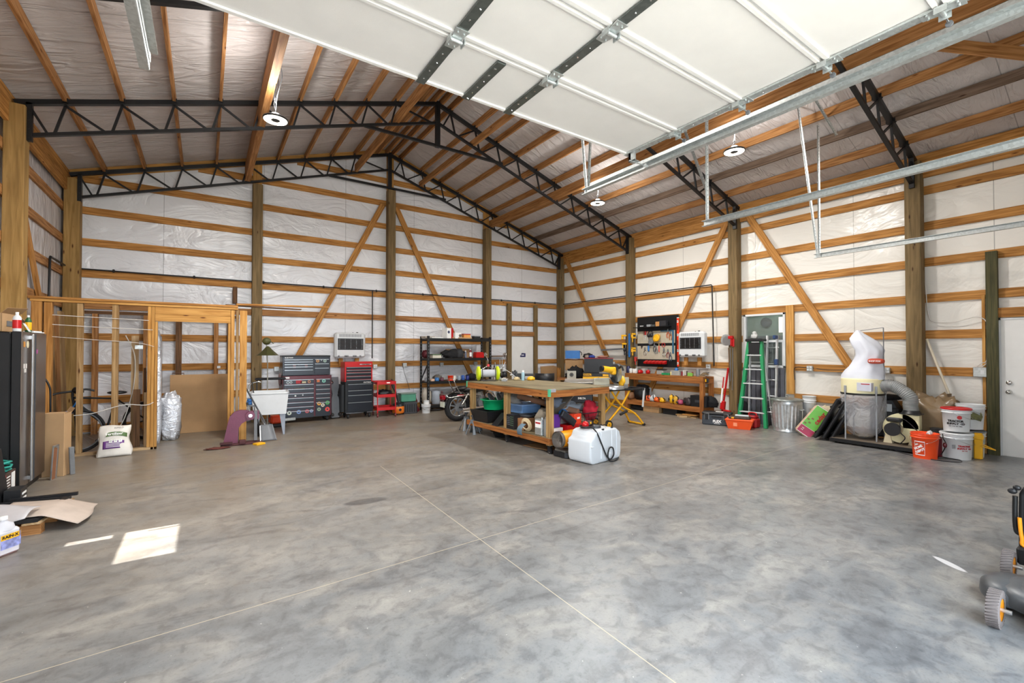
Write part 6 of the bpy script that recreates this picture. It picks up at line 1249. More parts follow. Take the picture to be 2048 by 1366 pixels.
# ================= TOOL BENCH ON THE RIGHT WALL =================
BY0,BY1,BX0,BX1,BH=6.18,8.54,9.56,10.0,.985
t=thing('tool_bench','long wooden tool bench with a lower shelf against the right wall','work bench',(9.78,7.36,0))
lb=lambda x,y,z:(x-9.78,y-7.36,z)
for (a_,c_,nm) in ((lb(BX0,BY0,BH-.03),lb(BX1,BY1,BH),'bench_top'),(lb(BX0,BY0,BH-.16),lb(BX0+.04,BY1,BH-.032),'apron'),(lb(BX0+.04,BY0,BH-.16),lb(BX1,BY0+.04,BH-.032),'apron'),(lb(BX0,BY0,.155),lb(BX0+.04,BY1,.27),'lower_rail'),(lb(BX0+.04,BY0,.155),lb(BX1,BY0+.04,.27),'lower_rail'),(lb(BX0+.02,BY0+.02,.25),lb(BX1,BY1,.275),'lower_shelf')): bx(a_,c_,nm,W_TAB,t,.002)
for y in (BY0,BY1-.09):
    for x in (BX0-.004,BX1-.09): bx(lb(x,y-.002,0),lb(x+.09,y+.09,BH-.162 if x>BX0 else BH-.162),'leg',W_TAB,t,.002)
def bn(px,z=BH,x=9.75): p=WX(px,740,x); return (p.x,p.y,z+.001)
def bsh(px,x=9.70): return bn(px,.276,x)
M_CLR=mat('clear_grey_plastic','a9aaa5',.25,alpha=.85)
items=[(1257,'jug','dark blue jug at the left end of the bench top','262a50',.055,.19),(1262,'tub','white tub with grey print at the left of the bench top','cfd0cc',.05,.13),(1268,'tub','white tub with red print beside the grey printed one','d8d4d0',.045,.12),(1272,'bottle','slim white bottle on the bench top left of the red clamps','e6e6e4',.02,.13)]
for px,nm,lab,c,r,h in items:
    b=MB(); b.lathe([(r*.95,0),(r,.005),(r,h*.85),(r*.8,h*.9),(r*.8,h),(0,h)],18); one(b,nm,mat('bench_'+c+nm,c,.4),lab,nm,loc=bn(px))
for k,(px,lab) in enumerate(((1281,'larger red spool of tools on the bench top'),(1296,'small red reel on the bench top'))):
    b=MB(); b.blob((0,0,.045),(.09 if k==0 else .055,.06,.055),amp=.4,seed=100+k,flat=0); one(b,'red_reel',M_RED,lab,'reel',loc=bn(px))
b=MB(); b.box((-.10,-.06,0),(.10,.06,.13)); one(b,'white_bin',mat('grey_white_plastic','b4b4b2',.5),'grey white bin behind the red reels on the bench','bin',loc=bn(1291,BH,9.92))
t=thing('organiser_rack','clear small parts organiser on the bench with a black top rail','organiser',bn(1323,BH,9.85),-PI/2)
b=MB(); b.box((-.10,-.07,0),(.10,.07,.11),bev=.006); b.obj('drawers',M_CLR,t); b=MB(); b.box((-.11,-.08,.11),(.11,.08,.125)); b.obj('rail',M_BLKP,t)
cbox('green_dish','green plastic tray on the bench top',bn(1333,BH,9.66),(.12,.22,.05),M_GRN,0,cat='tray')
t=cbox('clear_case','clear plastic parts case standing on the bench top',bn(1352,BH,9.70),(.10,.26,.12),M_CLR,0)
bottle('glue_bottle','yellow capped glue bottle left of the clear case on the bench','bottle',bn(1342,BH,9.66),.02,.11,mat('cream_glue','d8c88a',.4),M_YEL)
for k,(px,c,lab) in enumerate(((1364,'8a2430','dark red canister'),(1367,'c9c6c2','white canister'),(1385,'7a1c22','small dark red can'),(1374,'55473c','brown jar'))):
    b=MB(); b.cyl((0,0,0),(0,0,.10+.02*(k%2)),.02,n=14); one(b,'canister',mat('canister_'+c,c,.4),lab+' in the middle of the bench top','canister',loc=bn(px,BH,9.68+.03*(k%2)))
cbox('green_box','light green box on the right half of the bench top',bn(1381,BH,9.66),(.08,.12,.08),mat('light_green_card','7ab04a',.5),.2)
b=MB(); b.lathe([(.045,0),(.045,.17),(.03,.175),(0,.175)],18); one(b,'grey_canister',M_GREY,'tall grey canister on the right part of the bench top','canister',loc=bn(1396,BH,9.72))
b=MB()
for k in range(8): b.beam((-.12+.03*k,random.uniform(-.1,0),.01+.012*k),(-.05+.025*k,.12,.02+.01*k),.02,.015,mat=k%2)
one(b,'wood_scraps',[W_PALE,M_BLKP],'little heap of wooden strips and black parts near the right end of the bench','scraps',loc=bn(1410,BH,9.72))
b=MB(); b.tube([(9.93,8.4,1.10),(9.95,7.5,1.12),(9.94,6.9,1.13),(9.96,6.3,1.14)],.005,sub=5); b.M=Matrix.Identity(4); one(b,'power_cable',M_BLKP,'black cable running along the wall behind the bench','cable')
t=thing('tape_measure_hook','black and yellow tape measure hanging at the right end of the bench','tape measure',(9.66,6.14,.90),-PI/2); b=MB(); b.box((-.04,-.03,-.05),(.04,.03,.05),bev=.012); b.obj('case',M_BLKP,t); b=MB(); b.box((-.03,-.034,-.03),(.0,-.030,.04),bev=.004); b.obj('yellow_stripe',M_YEL,t)
# lower shelf tools
sh=[(1262,'cardboard_bits','brown cardboard bits at the left end of the bench shelf','8a6244',(.10,.08,.09)),(1284,'black_tool_bag','black tool bag leaning on the bench shelf','191a1d',(.14,.20,.20)),(1297,'orange_trimmer','orange handled trimmer on the bench shelf','dd5a2a',(.05,.07,.07)),(1306,'white_sander','white sander on the bench shelf','d0d2d2',(.06,.08,.08)),(1315,'orange_saw','orange circular saw on the bench shelf','e8631c',(.07,.09,.06)),(1325,'yellow_saw','yellow jig saw on the bench shelf','e9b21c',(.06,.07,.06)),(1343,'yellow_drill','yellow upright drill on the bench shelf','e9b21c',(.05,.05,.11)),(1351,'impact_driver','second yellow driver behind the upright drill','c99a20',(.05,.05,.10)),(1361,'pink_box','pink and grey sander on the bench shelf','b04a6a',(.07,.08,.06)),(1376,'nail_gun','black and tan nail gun on the bench shelf','3a3030',(.08,.14,.09)),(1352,'yellow_battery','yellow battery lying at the front of the bench shelf','e9b21c',(.03,.05,.03))]
for k,(px,nm,lab,c,s) in enumerate(sh):
    t=thing(nm,lab,'power tool' if k not in(0,1) else 'bag',bsh(px,9.66 if k!=1 else 9.8),.3*k)
    b=MB(); b.blob((0,0,s[2]),s,amp=.45,seed=110+k,pw=.8,fr=2.5,flat=0); b.obj('body',mat('tool_'+c,c,.5),t)
    if k>1: b=MB(); b.tube([(-s[0],0,s[2]),(-s[0]*1.4,.02,s[2]*1.6),(0,0,s[2]*2.1)],.012,sub=3); b.cyl((s[0]*.6,0,s[2]),(s[0]*1.5,0,s[2]*.9),s[2]*.35,n=14); b.obj('handle',M_BLKP,t)
t=cbox('black_case','black plastic tool case standing on the right of the bench shelf',bsh(1402,9.72),(.25,.42,.26),M_BLKP,0); b=MB(); b.box((-.129,-.08,.10),(-.124,.08,.16),bev=.002); b.obj('latch',M_DGREY,t)
b=MB(); b.blob((0,0,.10),(.12,.16,.14),amp=.5,seed=130,flat=0); one(b,'black_saw',M_CLOTHK,'black corded saw at the right end of the bench shelf','power tool',loc=bsh(1422,9.80))
b=MB(); b.blob((0,0,0),(.05,.05,.08),amp=.3); b.M=Matrix.Identity(4)
t=cbox('grey_white_case','grey white case lid leaning behind the black tool bag',bsh(1290,9.90),(.05,.40,.33),mat('grey_white_case','aeb0b4',.5),0)
# under bench
t=cbox('carton','brown open carton on the floor under the bench',(9.78,7.70,0),(.36,.50,.15),M_CARD,0); bx((-.185,-.02,.0),(-.181,.0,.15),'tape_seam',M_CARD2,t,0)
cbox('black_bin','black bin on the floor under the bench between cartons and boards',(9.80,7.14,0),(.36,.40,.145),M_BLKP,0,cat='bin')
b=MB(); b.blob((0,0,.06),(.16,.28,.07),amp=.2,seed=140,flat=0); one(b,'black_bag',M_CLOTHK,'flat black bag on the floor under the left end of the bench','bag',loc=(9.78,8.20,0))
for k,(y,z,w_,rz_) in enumerate(((6.62,0,.5,.05),(6.70,.026,.42,-.06),(6.55,.052,.36,.12))):
    b=MB(); b.box((-.12,-w_/2,0),(.12,w_/2,.024),bev=.002); one(b,'scrap_board',(W_PALE,W_STUD,W_GIRT)[k],'scrap board in the pile under the right end of the bench, %s'%('bottom','middle','top')[k]+' one','board',loc=(9.66,y,z),rz=rz_)
b=MB(); b.box((-.03,-.09,0),(.03,.09,.04),bev=.003); one(b,'wood_block',W_PALE,'pale wood block lying on the floor in front of the scrap board pile','block',loc=(9.48,6.66,0),rz=.8)

# ================= PEGBOARD =================
PY0,PY1,PZ0,PZ1=7.12,8.44,1.17,2.52
PX=9.965
t=thing('tool_board','black framed pegboard wall panel covered with hand tools','pegboard',(PX,7.78,0),-PI/2)
b=MB(); b.box((-.66,0,PZ0),(.66,.015,PZ1),bev=.002); b.obj('backing',M_BLK,t)
M_PEG=mat('beige_pegboard','b5ad9a',.6); 
for z0,z1 in ((1.37,1.73),(1.80,2.13)): bx((-.65,-.006,z0),(.56,-.0005,z1),'peg_panel',M_PEG,t,0)
bx((-.66,-.006,2.525),(.66,.03,2.54),'top_trim',W_GIRT,t,0)
bx((-.67,-.17,2.225),(.46,-.0005,2.24),'wall_shelf',M_BLK,t,.002)
def pp(px,py,off=.02): # point on the pegboard plane for a picture position
    p=WX(px,py,PX-.006-off); return p
def ptool(nm,label,cat,px,py,build,off=.02):
    p=pp(px,py,off); t=thing(nm,label,cat,tuple(p),-PI/2); build(t); t.scale=(1.3,1.2,1.3); return t
for k,(px,w_,h_,c,lab) in enumerate(((1286,.12,.05,'d0d0d2','small box with white letters'),(1299,.12,.06,'8f9294','light grey box'),(1308,.11,.05,'4b4c4c','dark grey tray'),(1317,.12,.12,'c08a52','orange brown carton'),(1327,.20,.14,'2a2a2e','tall dark box'))):
    p=pp(px,650,.09); t=cbox('shelf_box',lab+' on the little shelf at the top of the tool board',(p.x,p.y,2.242),(w_,.10,h_),mat('shelfbox_'+c,c if k else '1e1f22',.5),-PI/2)
    if k==0: text('DEWALT',.03,M_LET,t,(0,-.052,.025),FR,bold=.001)
M_OGR=mat('orange_grip','c0552a',.5)
def screwdriver(c):
    def f(t):
        b=MB(); b.cyl((0,0,-.02),(0,0,.06),.013,n=10); b.obj('grip',c,t); b=MB(); b.cyl((0,0,-.13),(0,0,-.02),.004,n=8); b.obj('shaft',M_CHR,t)
    return f
for k,(px,c,lab) in enumerate(((1288,mat('brown_grip','7a4a3a',.5),'leftmost'),(1291,M_RED,'second from left'),(1295,mat('pale_red_grip','b87060',.5),'rightmost'))):
    ptool('screwdriver','screwdriver in the upper left of the tool board, %s of three'%lab,'screwdriver',px,668,screwdriver(c))
def headset(t):
    b=MB(); b.tube([(.055*math.cos(a*PI/10),0,.055*math.sin(a*PI/10)) for a in range(-2,13)],.008); b.obj('headband',M_BLKP,t)
    for s in(-1,1): b=MB(); b.blob((s*.035,-.02,-.035),(.035,.03,.045)); b.obj('ear_cup',M_BLKP,t)
ptool('ear_muffs','black ear muffs hanging in the middle of the upper tool board','ear muffs',1301,667,headset,.03)
def mask(c,s=1):
    def f(t):
        b=MB(); b.lathe([(.035*s,0),(.07*s,.02),(.075*s,.05),(.06*s,.055)],16,0,RX(PI/2)); b.blob((-.04*s,-.03,-.03*s),(.05*s,.03,.045*s),amp=.3); b.obj('shell',c,t); b=MB(); b.tube([(.06*s,-.01,.0),(.05*s,-.01,.07*s),(-.03*s,-.01,.07*s)],.008,sub=3); b.obj('strap',c,t)
    return f
ptool('yellow_tool_holder','yellow plastic tool with a round body on the upper tool board','tool',1315,676,mask(M_YEL,1.0),.03)
ptool('respirator','grey respirator mask hanging below the ear muffs','respirator',1304,684,mask(M_GREY,.8),.03)
def pliers(c,c2=None):
    def f(t):
        b=MB(); 
        for s in(-1,1): b.tube([(0,0,.0),(s*.03,0,-.05),(s*.018,0,-.12)],.008,sub=3)
        b.obj('handles',c,t); b=MB(); b.prism([(-.018,0),(.018,0),(.006,.06),(-.006,.06)],.012,0,RX(PI/2)); b.obj('jaws',c2 or M_GREY,t)
    return f
for k,(px,py,c,lab) in enumerate(((1336,664,M_OGR,'left orange handled pliers in the upper right'),(1341,668,mat('copper_grip','a8683a',.5),'right copper handled pliers in the upper right'),(1290,700,M_CHR,'small chrome pliers in the lower left'),(1309,692,M_DGREY,'grey pliers in the lower middle'),(1312,696,M_GREY,'second grey pliers in the lower middle'),(1328,702,M_CHR,'chrome pliers with a wire loop in the lower right'),(1336,704,mat('dark_red_grip','7c2a30',.5),'dark red handled cutters in the lower right'),(1341,710,mat('slate_grip','4a5a6a',.5),'slate handled cutters at the far right'))):
    ptool('pliers',lab+' of the tool board','pliers',px,py,pliers(c))
def hammer(t):
    b=MB(); b.cyl((0,0,-.14),(0,0,-.02),.012,n=10,mat=0); b.cyl((0,0,-.02),(0,0,.04),.009,n=10,mat=1); b.obj('handle',[mat('coral_grip','d85a4a',.5),W_PALE],t); b=MB(); b.cyl((-.045,0,.045),(.045,0,.045),.016,n=12); b.obj('head',W_PALE,t)
ptool('hammer','coral handled hammer on the lower tool board','hammer',1318,690,hammer)
ptool('blue_knife','blue utility knife on the lower tool board','knife',1297,696,lambda t:(lambda b:(b.box((-.022,-.012,-.07),(.022,.012,.05),bev=.01),b.obj('handle',M_BLUE,t)))(MB()))
def sq(t):
    b=MB(); b.prism([(-.03,.04),(.04,.04),(-.01,-.06)],.006,0,RX(PI/2)); b.obj('plate',M_BLKP,t)
ptool('speed_square','small black triangular square on the lower tool board','square',1284,692,sq)
ptool('cutter_loop','red loop handled tool on the lower tool board','snips',1327,690,lambda t:(lambda b:(b.tube([(.035*math.cos(a*PI/6),0,.04*math.sin(a*PI/6)) for a in range(12)],.006,closed=True),b.obj('loop',M_RED,t)))(MB()))
b=MB(); p=pp(1321,660,.012); q=pp(1347,706,.012)
t=thing('framing_square','blue steel framing square on the right of the tool board','square',(p.x,0,0),0)
b=MB(); pa=pp(1321,662,.012); pb=pp(1345,661,.012); pc=pp(1346.5,707,.012)
b.box((-.003,pb.y,pb.z-.018),(.003,pa.y,pb.z+.012)); b.obj('short_blade',mat('slate_blue_steel','33607c',.4),t); b=MB(); b.box((-.004,pc.y-.02,pc.z),(.002,pc.y+.03,pb.z+.012)); b.obj('long_blade',mat('slate_blue_steel','33607c',.4),t)
# red bins
for k in range(6):
    px=1294+k*7.3; p=pp(px,714,.03); t=thing('red_parts_bin','red parts bin in the row under the tool board, %s'%(('leftmost','second from left','third from left','third from right','second from right','rightmost')[k]),'bin',(p.x,p.y,1.25),-PI/2,group='row of red parts bins under the tool board')
    b=MB(); b.prism([(0,0),(.085,0),(.10,.045),(.06,.055),(0,.09)],.095,0,RZ(-PI/2)@RX(PI/2)@TR(0,0,-.0475)); b.obj('bin',M_RED,t)
# orange level
t=thing('spirit_level','long orange red spirit level hanging on the right edge of the tool board','level',(9.92,7.10,0),-PI/2)
b=MB(); b.box((-.028,-.012,1.20),(.028,.012,2.43),bev=.004); b.obj('body',mat('orange_red_level','ea3c12',.4),t)
for z in (2.34,2.00,1.60,1.28): b=MB(); b.box((-.02,-.014,z-.03),(.02,-.011,z+.03)); b.cyl((-.012,-.016,z),(.012,-.016,z),.006,n=8,mat=1); b.obj('vial',[M_WHT,M_BLKP],t)
for z in (2.18,1.80,1.42): bx((-.008,-.014,z-.06),(.008,-.0115,z+.06),'slot',M_BLK,t,0)
bx((-.028,-.0135,2.425),(.028,.013,2.445),'end_cap',M_WHT,t,.002)
b=MB(); b.lathe([(.05,0),(.06,.02),(.03,.04),(.03,.07),(0,.07)],16); one(b,'blue_clamp',M_BLUE,'blue clamp at the foot of the orange level','clamp',loc=(9.86,7.11,1.10))
# clamps on the post left of the board
def clamp(label,loc,rz,L,cb,cj):
    t=thing('bar_clamp',label,'clamp',loc,rz)
    b=MB(); b.box((-.012,-.006,-L),(.012,.006,.06)); b.obj('bar',cb,t)
    b=MB(); b.box((-.03,-.14,-.02),(.03,.01,.03),bev=.008); b.box((-.025,-.14,-.10),(.025,-.09,.03),bev=.01); b.obj('head_jaw',cj,t)
    b=MB(); b.box((-.028,-.12,-L*.35),(.028,.01,-L*.35+.05),bev=.008); b.cyl((0,-.10,-L*.35-.10),(0,-.10,-L*.35),.014,n=10); b.obj('sliding_jaw',cj,t); return t
p=WX(1252,670,9.78); clamp('yellow jawed long bar clamp hanging left of the right wall post','%s'and (p.x,p.y,2.02),PI+.2,.72,M_BLKP,M_YEL)
clamp('second dark bar clamp beside the yellow jawed clamp',(9.80,8.70,1.78),PI-.3,.55,M_DGREY,M_BLKP)
clamp('yellow bar clamp at the upper left corner of the tool board',(9.90,8.47,2.06),-PI/2,.35,M_GREY,M_YEL)
clamp('short yellow bar clamp below the upper one at the left of the tool board',(9.90,8.47,1.66),-PI/2,.25,M_GREY,M_YEL)
clamp('red squeeze clamp at the lower left corner of the tool board',(9.88,8.40,1.40),-PI/2+.4,.22,M_GREY,mat('red_clamp','b8342a',.4))
b=MB(); b.box((-.025,-.012,1.42),(.025,.012,2.08),bev=.004); one(b,'spirit_level',M_BLUE,'blue spirit level hanging on the right wall post','level',loc=(9.815,8.60,0),rz=-PI/2)
t=thing('headphones','dark headset hanging on the left face of the right wall post','headset',(9.80,8.70,1.54),-PI/2); b=MB(); b.tube([(.06*math.cos(a*PI/8),0,.07*math.sin(a*PI/8)) for a in range(0,9)],.012); b.blob((.06,0,-.03),(.02,.03,.04)); b.blob((-.06,0,-.03),(.02,.03,.04)); b.obj('headset',M_DGREY,t)
# outlets on right wall
for px,py,lab in ((1228,727,'outlet box left of the tool bench'),(1294,729,'outlet box under the tool board'),(1418,733,'outlet box at the bottom of the black pipe'),(1621,737,'outlet box between the window and the dust collector'),(1774,741,'outlet box beside the dust collector')):
    p=WX(px,py,10.03); outlet(lab,(10.03,p.y,p.z),-PI/2)
t=thing('switch_box','large grey switch box with cables beside the right hand door','electrical box',(10.0,1.72,1.26),-PI/2); b=MB(); b.box((-.075,-.05,-.075),(.075,.0,.075),bev=.006); b.obj('box',M_GALV,t); b=MB(); b.box((.01,-.054,-.03),(.05,-.05,.03)); b.obj('cover_plate',M_WHTP,t)
cable([(10.0,1.70,1.34),(9.98,1.64,1.42),(9.98,1.62,1.60),(9.98,1.63,2.0),(9.99,1.75,2.12),(10.0,2.0,2.06),(10.01,2.25,2.07),(10.02,2.33,2.2),(10.02,2.36,2.7)],.007,M_WIRE,'beige cable looping from the switch box up to the wide wall post')
cable([(10.0,1.76,1.34),(9.98,1.70,1.40),(9.97,1.65,1.43),(9.98,1.625,1.6)],.006,M_WIRE,'short second cable curving out of the switch box')
cable([(10.0,4.40,1.0),(10.0,4.40,1.24),(10.0,4.20,1.26),(10.0,4.05,1.25)],.007,M_BLKP,'black cable from the window stud to the outlet box')
cable([(10.0,4.0,1.24),(10.0,3.8,1.22),(10.0,3.5,1.24),(9.99,3.38,1.32)],.006,M_BLKP,'black cable running from the outlet box to the diagonal board')
# ================= FARM JACK, SAW BLADES =================
t=thing('farm_jack','tall red farm jack standing against the right wall','jack',(9.72,5.84,.0),-PI/2,rot=(-.05,.12,-PI/2))
b=MB(); b.box((-.018,-.012,0),(.018,.012,1.22)); 
for k in range(26): b.cyl((0,-.013,.06+k*.044),(0,-.0125,.06+k*.044),.008,n=8,mat=1)
b.obj('steel_bar',[M_RED,M_BLK],t)
b=MB(); b.box((-.06,-.07,.0),(.06,.07,.02)); b.box((-.05,-.05,.26),(.05,.03,.46),bev=.015); b.box((.03,-.05,.24),(.20,.02,.28),bev=.01); b.obj('lifting_runner',M_RED,t)
b=MB(); b.tube([(-.03,-.04,.40),(-.06,-.03,1.0)],.015); b.tube([(-.035,-.04,.42),(-.05,-.035,.75)],.02,mat=1); b.obj('handle',[M_RED,M_LET],t)
t=thing('circular_blades','shiny saw blades hanging on the right wall post','saw blade',(9.82,5.76,1.84),-PI/2); b=MB(); b.cyl((0,-.01,0),(0,-.005,0),.13,n=40); b.cyl((0,-.012,0),(0,-.004,0),.02,n=12); b.obj('blade',M_GALV,t); b=MB(); b.cyl((.03,-.016,-.02),(.03,-.012,-.02),.11,n=40); b.obj('second_blade',M_ALU,t)
b=MB(); b.box((-.05,-.06,0),(.05,.03,.07),bev=.01); b.box((.0,-.05,-.16),(.03,.0,.0),bev=.01); b.box((.045,-.05,-.18),(.085,.0,.0),bev=.012); one(b,'bolt_cutters',M_RED,'red tool heads hanging beside the saw blades','bolt cutter',loc=(9.78,5.62,1.86),rz=-PI/2)
for k,(y,l,lab) in enumerate(((5.70,.85,'longest'),(5.66,.75,'middle'),(5.60,.95,'rightmost'))):
    b=MB(); b.tube([(0,0,0),(.01,.01*(k-1),-l*.5),(.0,.02*(k-1),-l)],.007,sub=3); one(b,'hanging_rod',M_GREY if k else M_BRONZE,'thin rod hanging from the right wall post under the blades, %s one'%lab,'rod',loc=(9.80,y,1.66))
# ================= TOOL BOXES ON THE FLOOR =================
t=thing('tool_box','dark grey tool box with two latches and white letters on the floor','tool box',(9.18,5.60,0),-PI/2+.42)
b=MB(); b.box((-.29,-.14,.0),(.29,.14,.22),bev=.02); b.obj('body',mat('charcoal_blue_plastic','3a4048',.5),t); b=MB(); b.box((-.295,-.145,.222),(.295,.145,.275),bev=.018); b.obj('lid',M_BLKP,t)
for s in(-1,1): b=MB(); b.box((s*.19-.035,-.155,.12),(s*.19+.035,-.14,.24),bev=.006); b.tube([(s*.19-.04,-.158,.12),(s*.19-.04,-.162,.25),(s*.19+.04,-.162,.25),(s*.19+.04,-.158,.12)],.005,mat=1); b.obj('latch',[M_BLKP,M_ALU],t)
b=MB(); b.box((-.10,-.15,.16),(.10,-.14,.20),bev=.004); b.obj('front_recess',M_BLKP,t); text('FLEX',.075,M_LET,t,(.01,-.142,.085),FR,bold=.004); text('STACK PACK',.02,M_LET,t,(.01,-.142,.038),FR,bold=.001); bx((-.03,-.05,.276),(.12,.05,.279),'white_tag',M_LET,t,0)
t=thing('tool_box','bright orange open tool box on the floor beside the dark grey one','tool box',(9.10,5.06,0),-PI/2+.38)
b=MB(); b.add([(-.20,-.12,0),(.20,-.12,0),(.20,.12,0),(-.20,.12,0),(-.25,-.15,.17),(.25,-.15,.17),(.25,.15,.17),(-.25,.15,.17)],[(3,2,1,0),(4,5,6,7),(0,1,5,4),(1,2,6,5),(2,3,7,6),(3,0,4,7)]); b.box((-.26,-.16,.165),(.26,.16,.20),bev=.012); b.obj('body',M_ORG,t); bx((-.10,-.147,.06),(-.03,-.138,.13),'logo_patch',mat('pale_orange_print','ff9a70',.5),t,0)
b=MB(); b.box((-.20,-.11,.19),(.20,.11,.25),bev=.02); b.obj('tool_heap',mat('dark_tool_heap','3b2a20',.6,var=.6,scale=20),t); bx((-.14,-.13,.21),(-.09,-.10,.24),'yellow_marker',M_YEL,t); bx((-.08,-.05,.255),(.17,.0,.285),'white_case',M_WHTP,t)
t=thing('gas_can','dark red fuel can on the floor beside the orange tool box','fuel can',(9.45,4.98,0),-PI/2); b=MB(); b.box((-.12,-.10,0),(.12,.10,.20),bev=.03); b.box((-.10,-.09,.20),(.10,.09,.25),bev=.03); b.obj('can',mat('dark_red_plastic','a0161c',.35),t); b=MB(); b.tube([(-.08,0,.25),(-.06,0,.30),(.06,0,.30),(.08,0,.25)],.014,sub=3); b.obj('handle',M_RED,t)
b=MB(); b.blob((0,0,.22),(.14,.10,.25),amp=.5,seed=150,flat=0); one(b,'black_bag',M_CLOTHK,'black bag on the floor between the wall post and the green ladder','bag',loc=(9.82,5.38,0))
# grey siding panel below window
b=MB(); 
for k in range(9): b.box((10.0-.002,4.60+k*.10,0),(10.02,4.60+k*.10+.085,1.225),bev=.004)
one(b,'siding_panel',mat('slate_siding','55565e',.55),'slate grey ribbed panel below the window','panel')
# ================= LADDERS =================
t=thing('step_ladder','green fibreglass step ladder with a black top in front of the window','ladder',(9.69,5.04,0),-PI/2+.06)
M_LAD=mat('ladder_aluminium','cfd1d2',.45,.25)
hz=1.80; fl,bk=-.18,.24
def lx(z,s): return s*(.28-.155*z/hz)
for s in(-1,1):
    b=MB(); b.beam((lx(0,s),fl,0),(lx(hz,s),0,hz),.06,.075,up=(0,1,0)); b.obj('front_rail',M_GRN,t)
    b=MB(); b.beam((lx(0,s)*.9,bk,0),(lx(hz,s)*.95,.05,hz-.02),.022,.05,up=(0,1,0)); b.obj('rear_rail',M_LAD,t)
    b=MB(); b.tube([(lx(.9,s)*.95,fl*.5+.02,.9),(lx(.9,s)*.9,bk*.5,.95)],.008); b.obj('spreader',M_ALU,t)
for k in range(5):
    z=.30+k*.30; y=fl*(1-z/hz)
    b=MB(); b.box((lx(z,-1),y-.04,z-.012),(lx(z,1),y+.045,z+.012),bev=.004); b.obj('step',M_LAD,t)
for k in range(3):
    z=.55+k*.40; y=.05+(bk-.05)*(1-z/hz); b=MB(); b.tube([(lx(z,-1)*.9,y,z),(lx(z,1)*.9,y,z)],.009); b.obj('rear_bar',M_LAD,t)
b=MB(); b.box((-.17,-.10,hz-.01),(.17,.16,hz+.05),bev=.015); b.obj('top_cap',M_BLKP,t); b=MB(); b.box((-.12,-.06,1.53),(.12,-.03,1.77),bev=.01); b.obj('tool_pouch',M_BLKP,t); bx((.12,-.06,1.45),(.145,-.052,1.50),'yellow_tag',M_YEL,t,0)
t=thing('ornament','small grey and white figure standing on the ladder top','ornament',(9.70,5.06,1.852)); b=MB(); b.blob((0,0,.05),(.05,.07,.06),amp=.4,seed=160,flat=0); b.blob((0,0,.12),(.035,.045,.04)); b.obj('figure',mat('grey_white_stone','b9bab8',.6),t)
t=thing('extension_ladder','aluminium ladder leaning behind the green step ladder','ladder',(9.88,4.80,0),-PI/2)
for s in(-1,1): b=MB(); b.beam((s*.10,-.06,0),(s*.10-.02,.08,1.92),.03,.05,up=(0,1,0)); b.obj('rail',M_LAD,t)
for k in range(5): b=MB(); b.cyl((-.12,-.04+k*.025,.3+k*.34),(.12,-.04+k*.025,.3+k*.34),.014,n=10); b.obj('rung',M_ALU,t)
b=MB(); b.box((.07,-.06,1.30),(.14,.02,1.42),bev=.01); b.obj('clamp_fitting',mat('blue_fitting','27406a',.5),t); b=MB(); b.box((.06,-.08,1.84),(.12,.04,1.92),bev=.01); b.obj('end_cap',mat('blue_fitting2','27406a',.5),t)
# ================= TRASH CAN, BAGS =================
t=thing('trash_can','galvanised metal trash can with a domed lid','trash can',(9.58,4.37,0))
b=MB(); n=144; vs=[]; 
prof=[(.225,0),(.235,.02),(.225,.03),(.232,.08),(.236,.10),(.255,.50),(.262,.54),(.268,.56),(.262,.58),(.268,.62)]
for r,z in prof:
    for i in range(n):
        a=2*PI*i/n; k=.009*math.sin(a*24) if .09<z<.52 else 0; vs.append(((r+k)*math.cos(a),(r+k)*math.sin(a),z))
fs=[(j*n+i,j*n+(i+1)%n,(j+1)*n+(i+1)%n,(j+1)*n+i) for j in range(len(prof)-1) for i in range(n)]; b.add(vs,fs,0,True); b.add(vs[:n],[tuple(range(n))[::-1]]); b.obj('can',galv('galvanised_can','d3d8da',.33,25),t)
b=MB(); b.lathe([(.285,.60),(.29,.62),(.285,.635),(.25,.645),(.12,.665),(0,.67)],40); b.tube([(-.05,0,.665),(-.04,0,.70),(.04,0,.70),(.05,0,.665)],.007,sub=3); b.obj('lid',galv('galvanised_lid','9a9f9c',.4,25),t)
for s in(-1,1): b=MB(); b.tube([(s*.0-.05,s*.26,.45),(-.05,s*.31,.44),(.05,s*.31,.44),(.05,s*.26,.45)],.007,sub=3); b.obj('side_handle',M_GALV,t)
bucket('bucket','white bucket against the wall behind the trash can',(9.91,4.10,0),.10,.115,.70,M_WHTP,handle=False)
t=thing('metal_tub','grey metal pail full of crumpled paper behind the cedar bag','pail',(9.79,3.78,0)); b=MB(); b.lathe([(.18,0),(.22,.40),(.225,.41),(.21,.41),(.17,.02)],30); b.obj('pail',M_GALV,t); b=MB(); b.blob((0,0,.42),(.20,.20,.12),amp=.6,seed=170,fr=4); b.obj('crumpled_paper',mat('cream_paper','cdbfa2',.8),t)
t=thing('cedar_bag','compressed bale of cedar shavings with a green label leaning on its side','bag',(9.30,3.98,.015),-PI/2+.25,rot=(-.18,.62,-PI/2+.35))
b=MB(); b.box((-.15,-.09,0),(.15,.09,.62),bev=.035); b.obj('bale',mat('clear_wrapped_shavings','b99a80',.35,var=.25,scale=14),t)
bx((-.125,-.094,.17),(.125,-.088,.60),'green_label',mat('label_green','67b53a',.45),t,0); bx((-.125,-.094,.03),(.125,-.088,.165),'crimson_label',mat('label_crimson','a51c48',.45),t,0)
bx((-.127,-.0915,.02),(.127,-.0875,.61),'label_border',M_LET,t,0)
text('cedar',.11,M_LETR,t,(.045,-.0965,.42),(PI/2,-PI/2,0),bold=.004) 
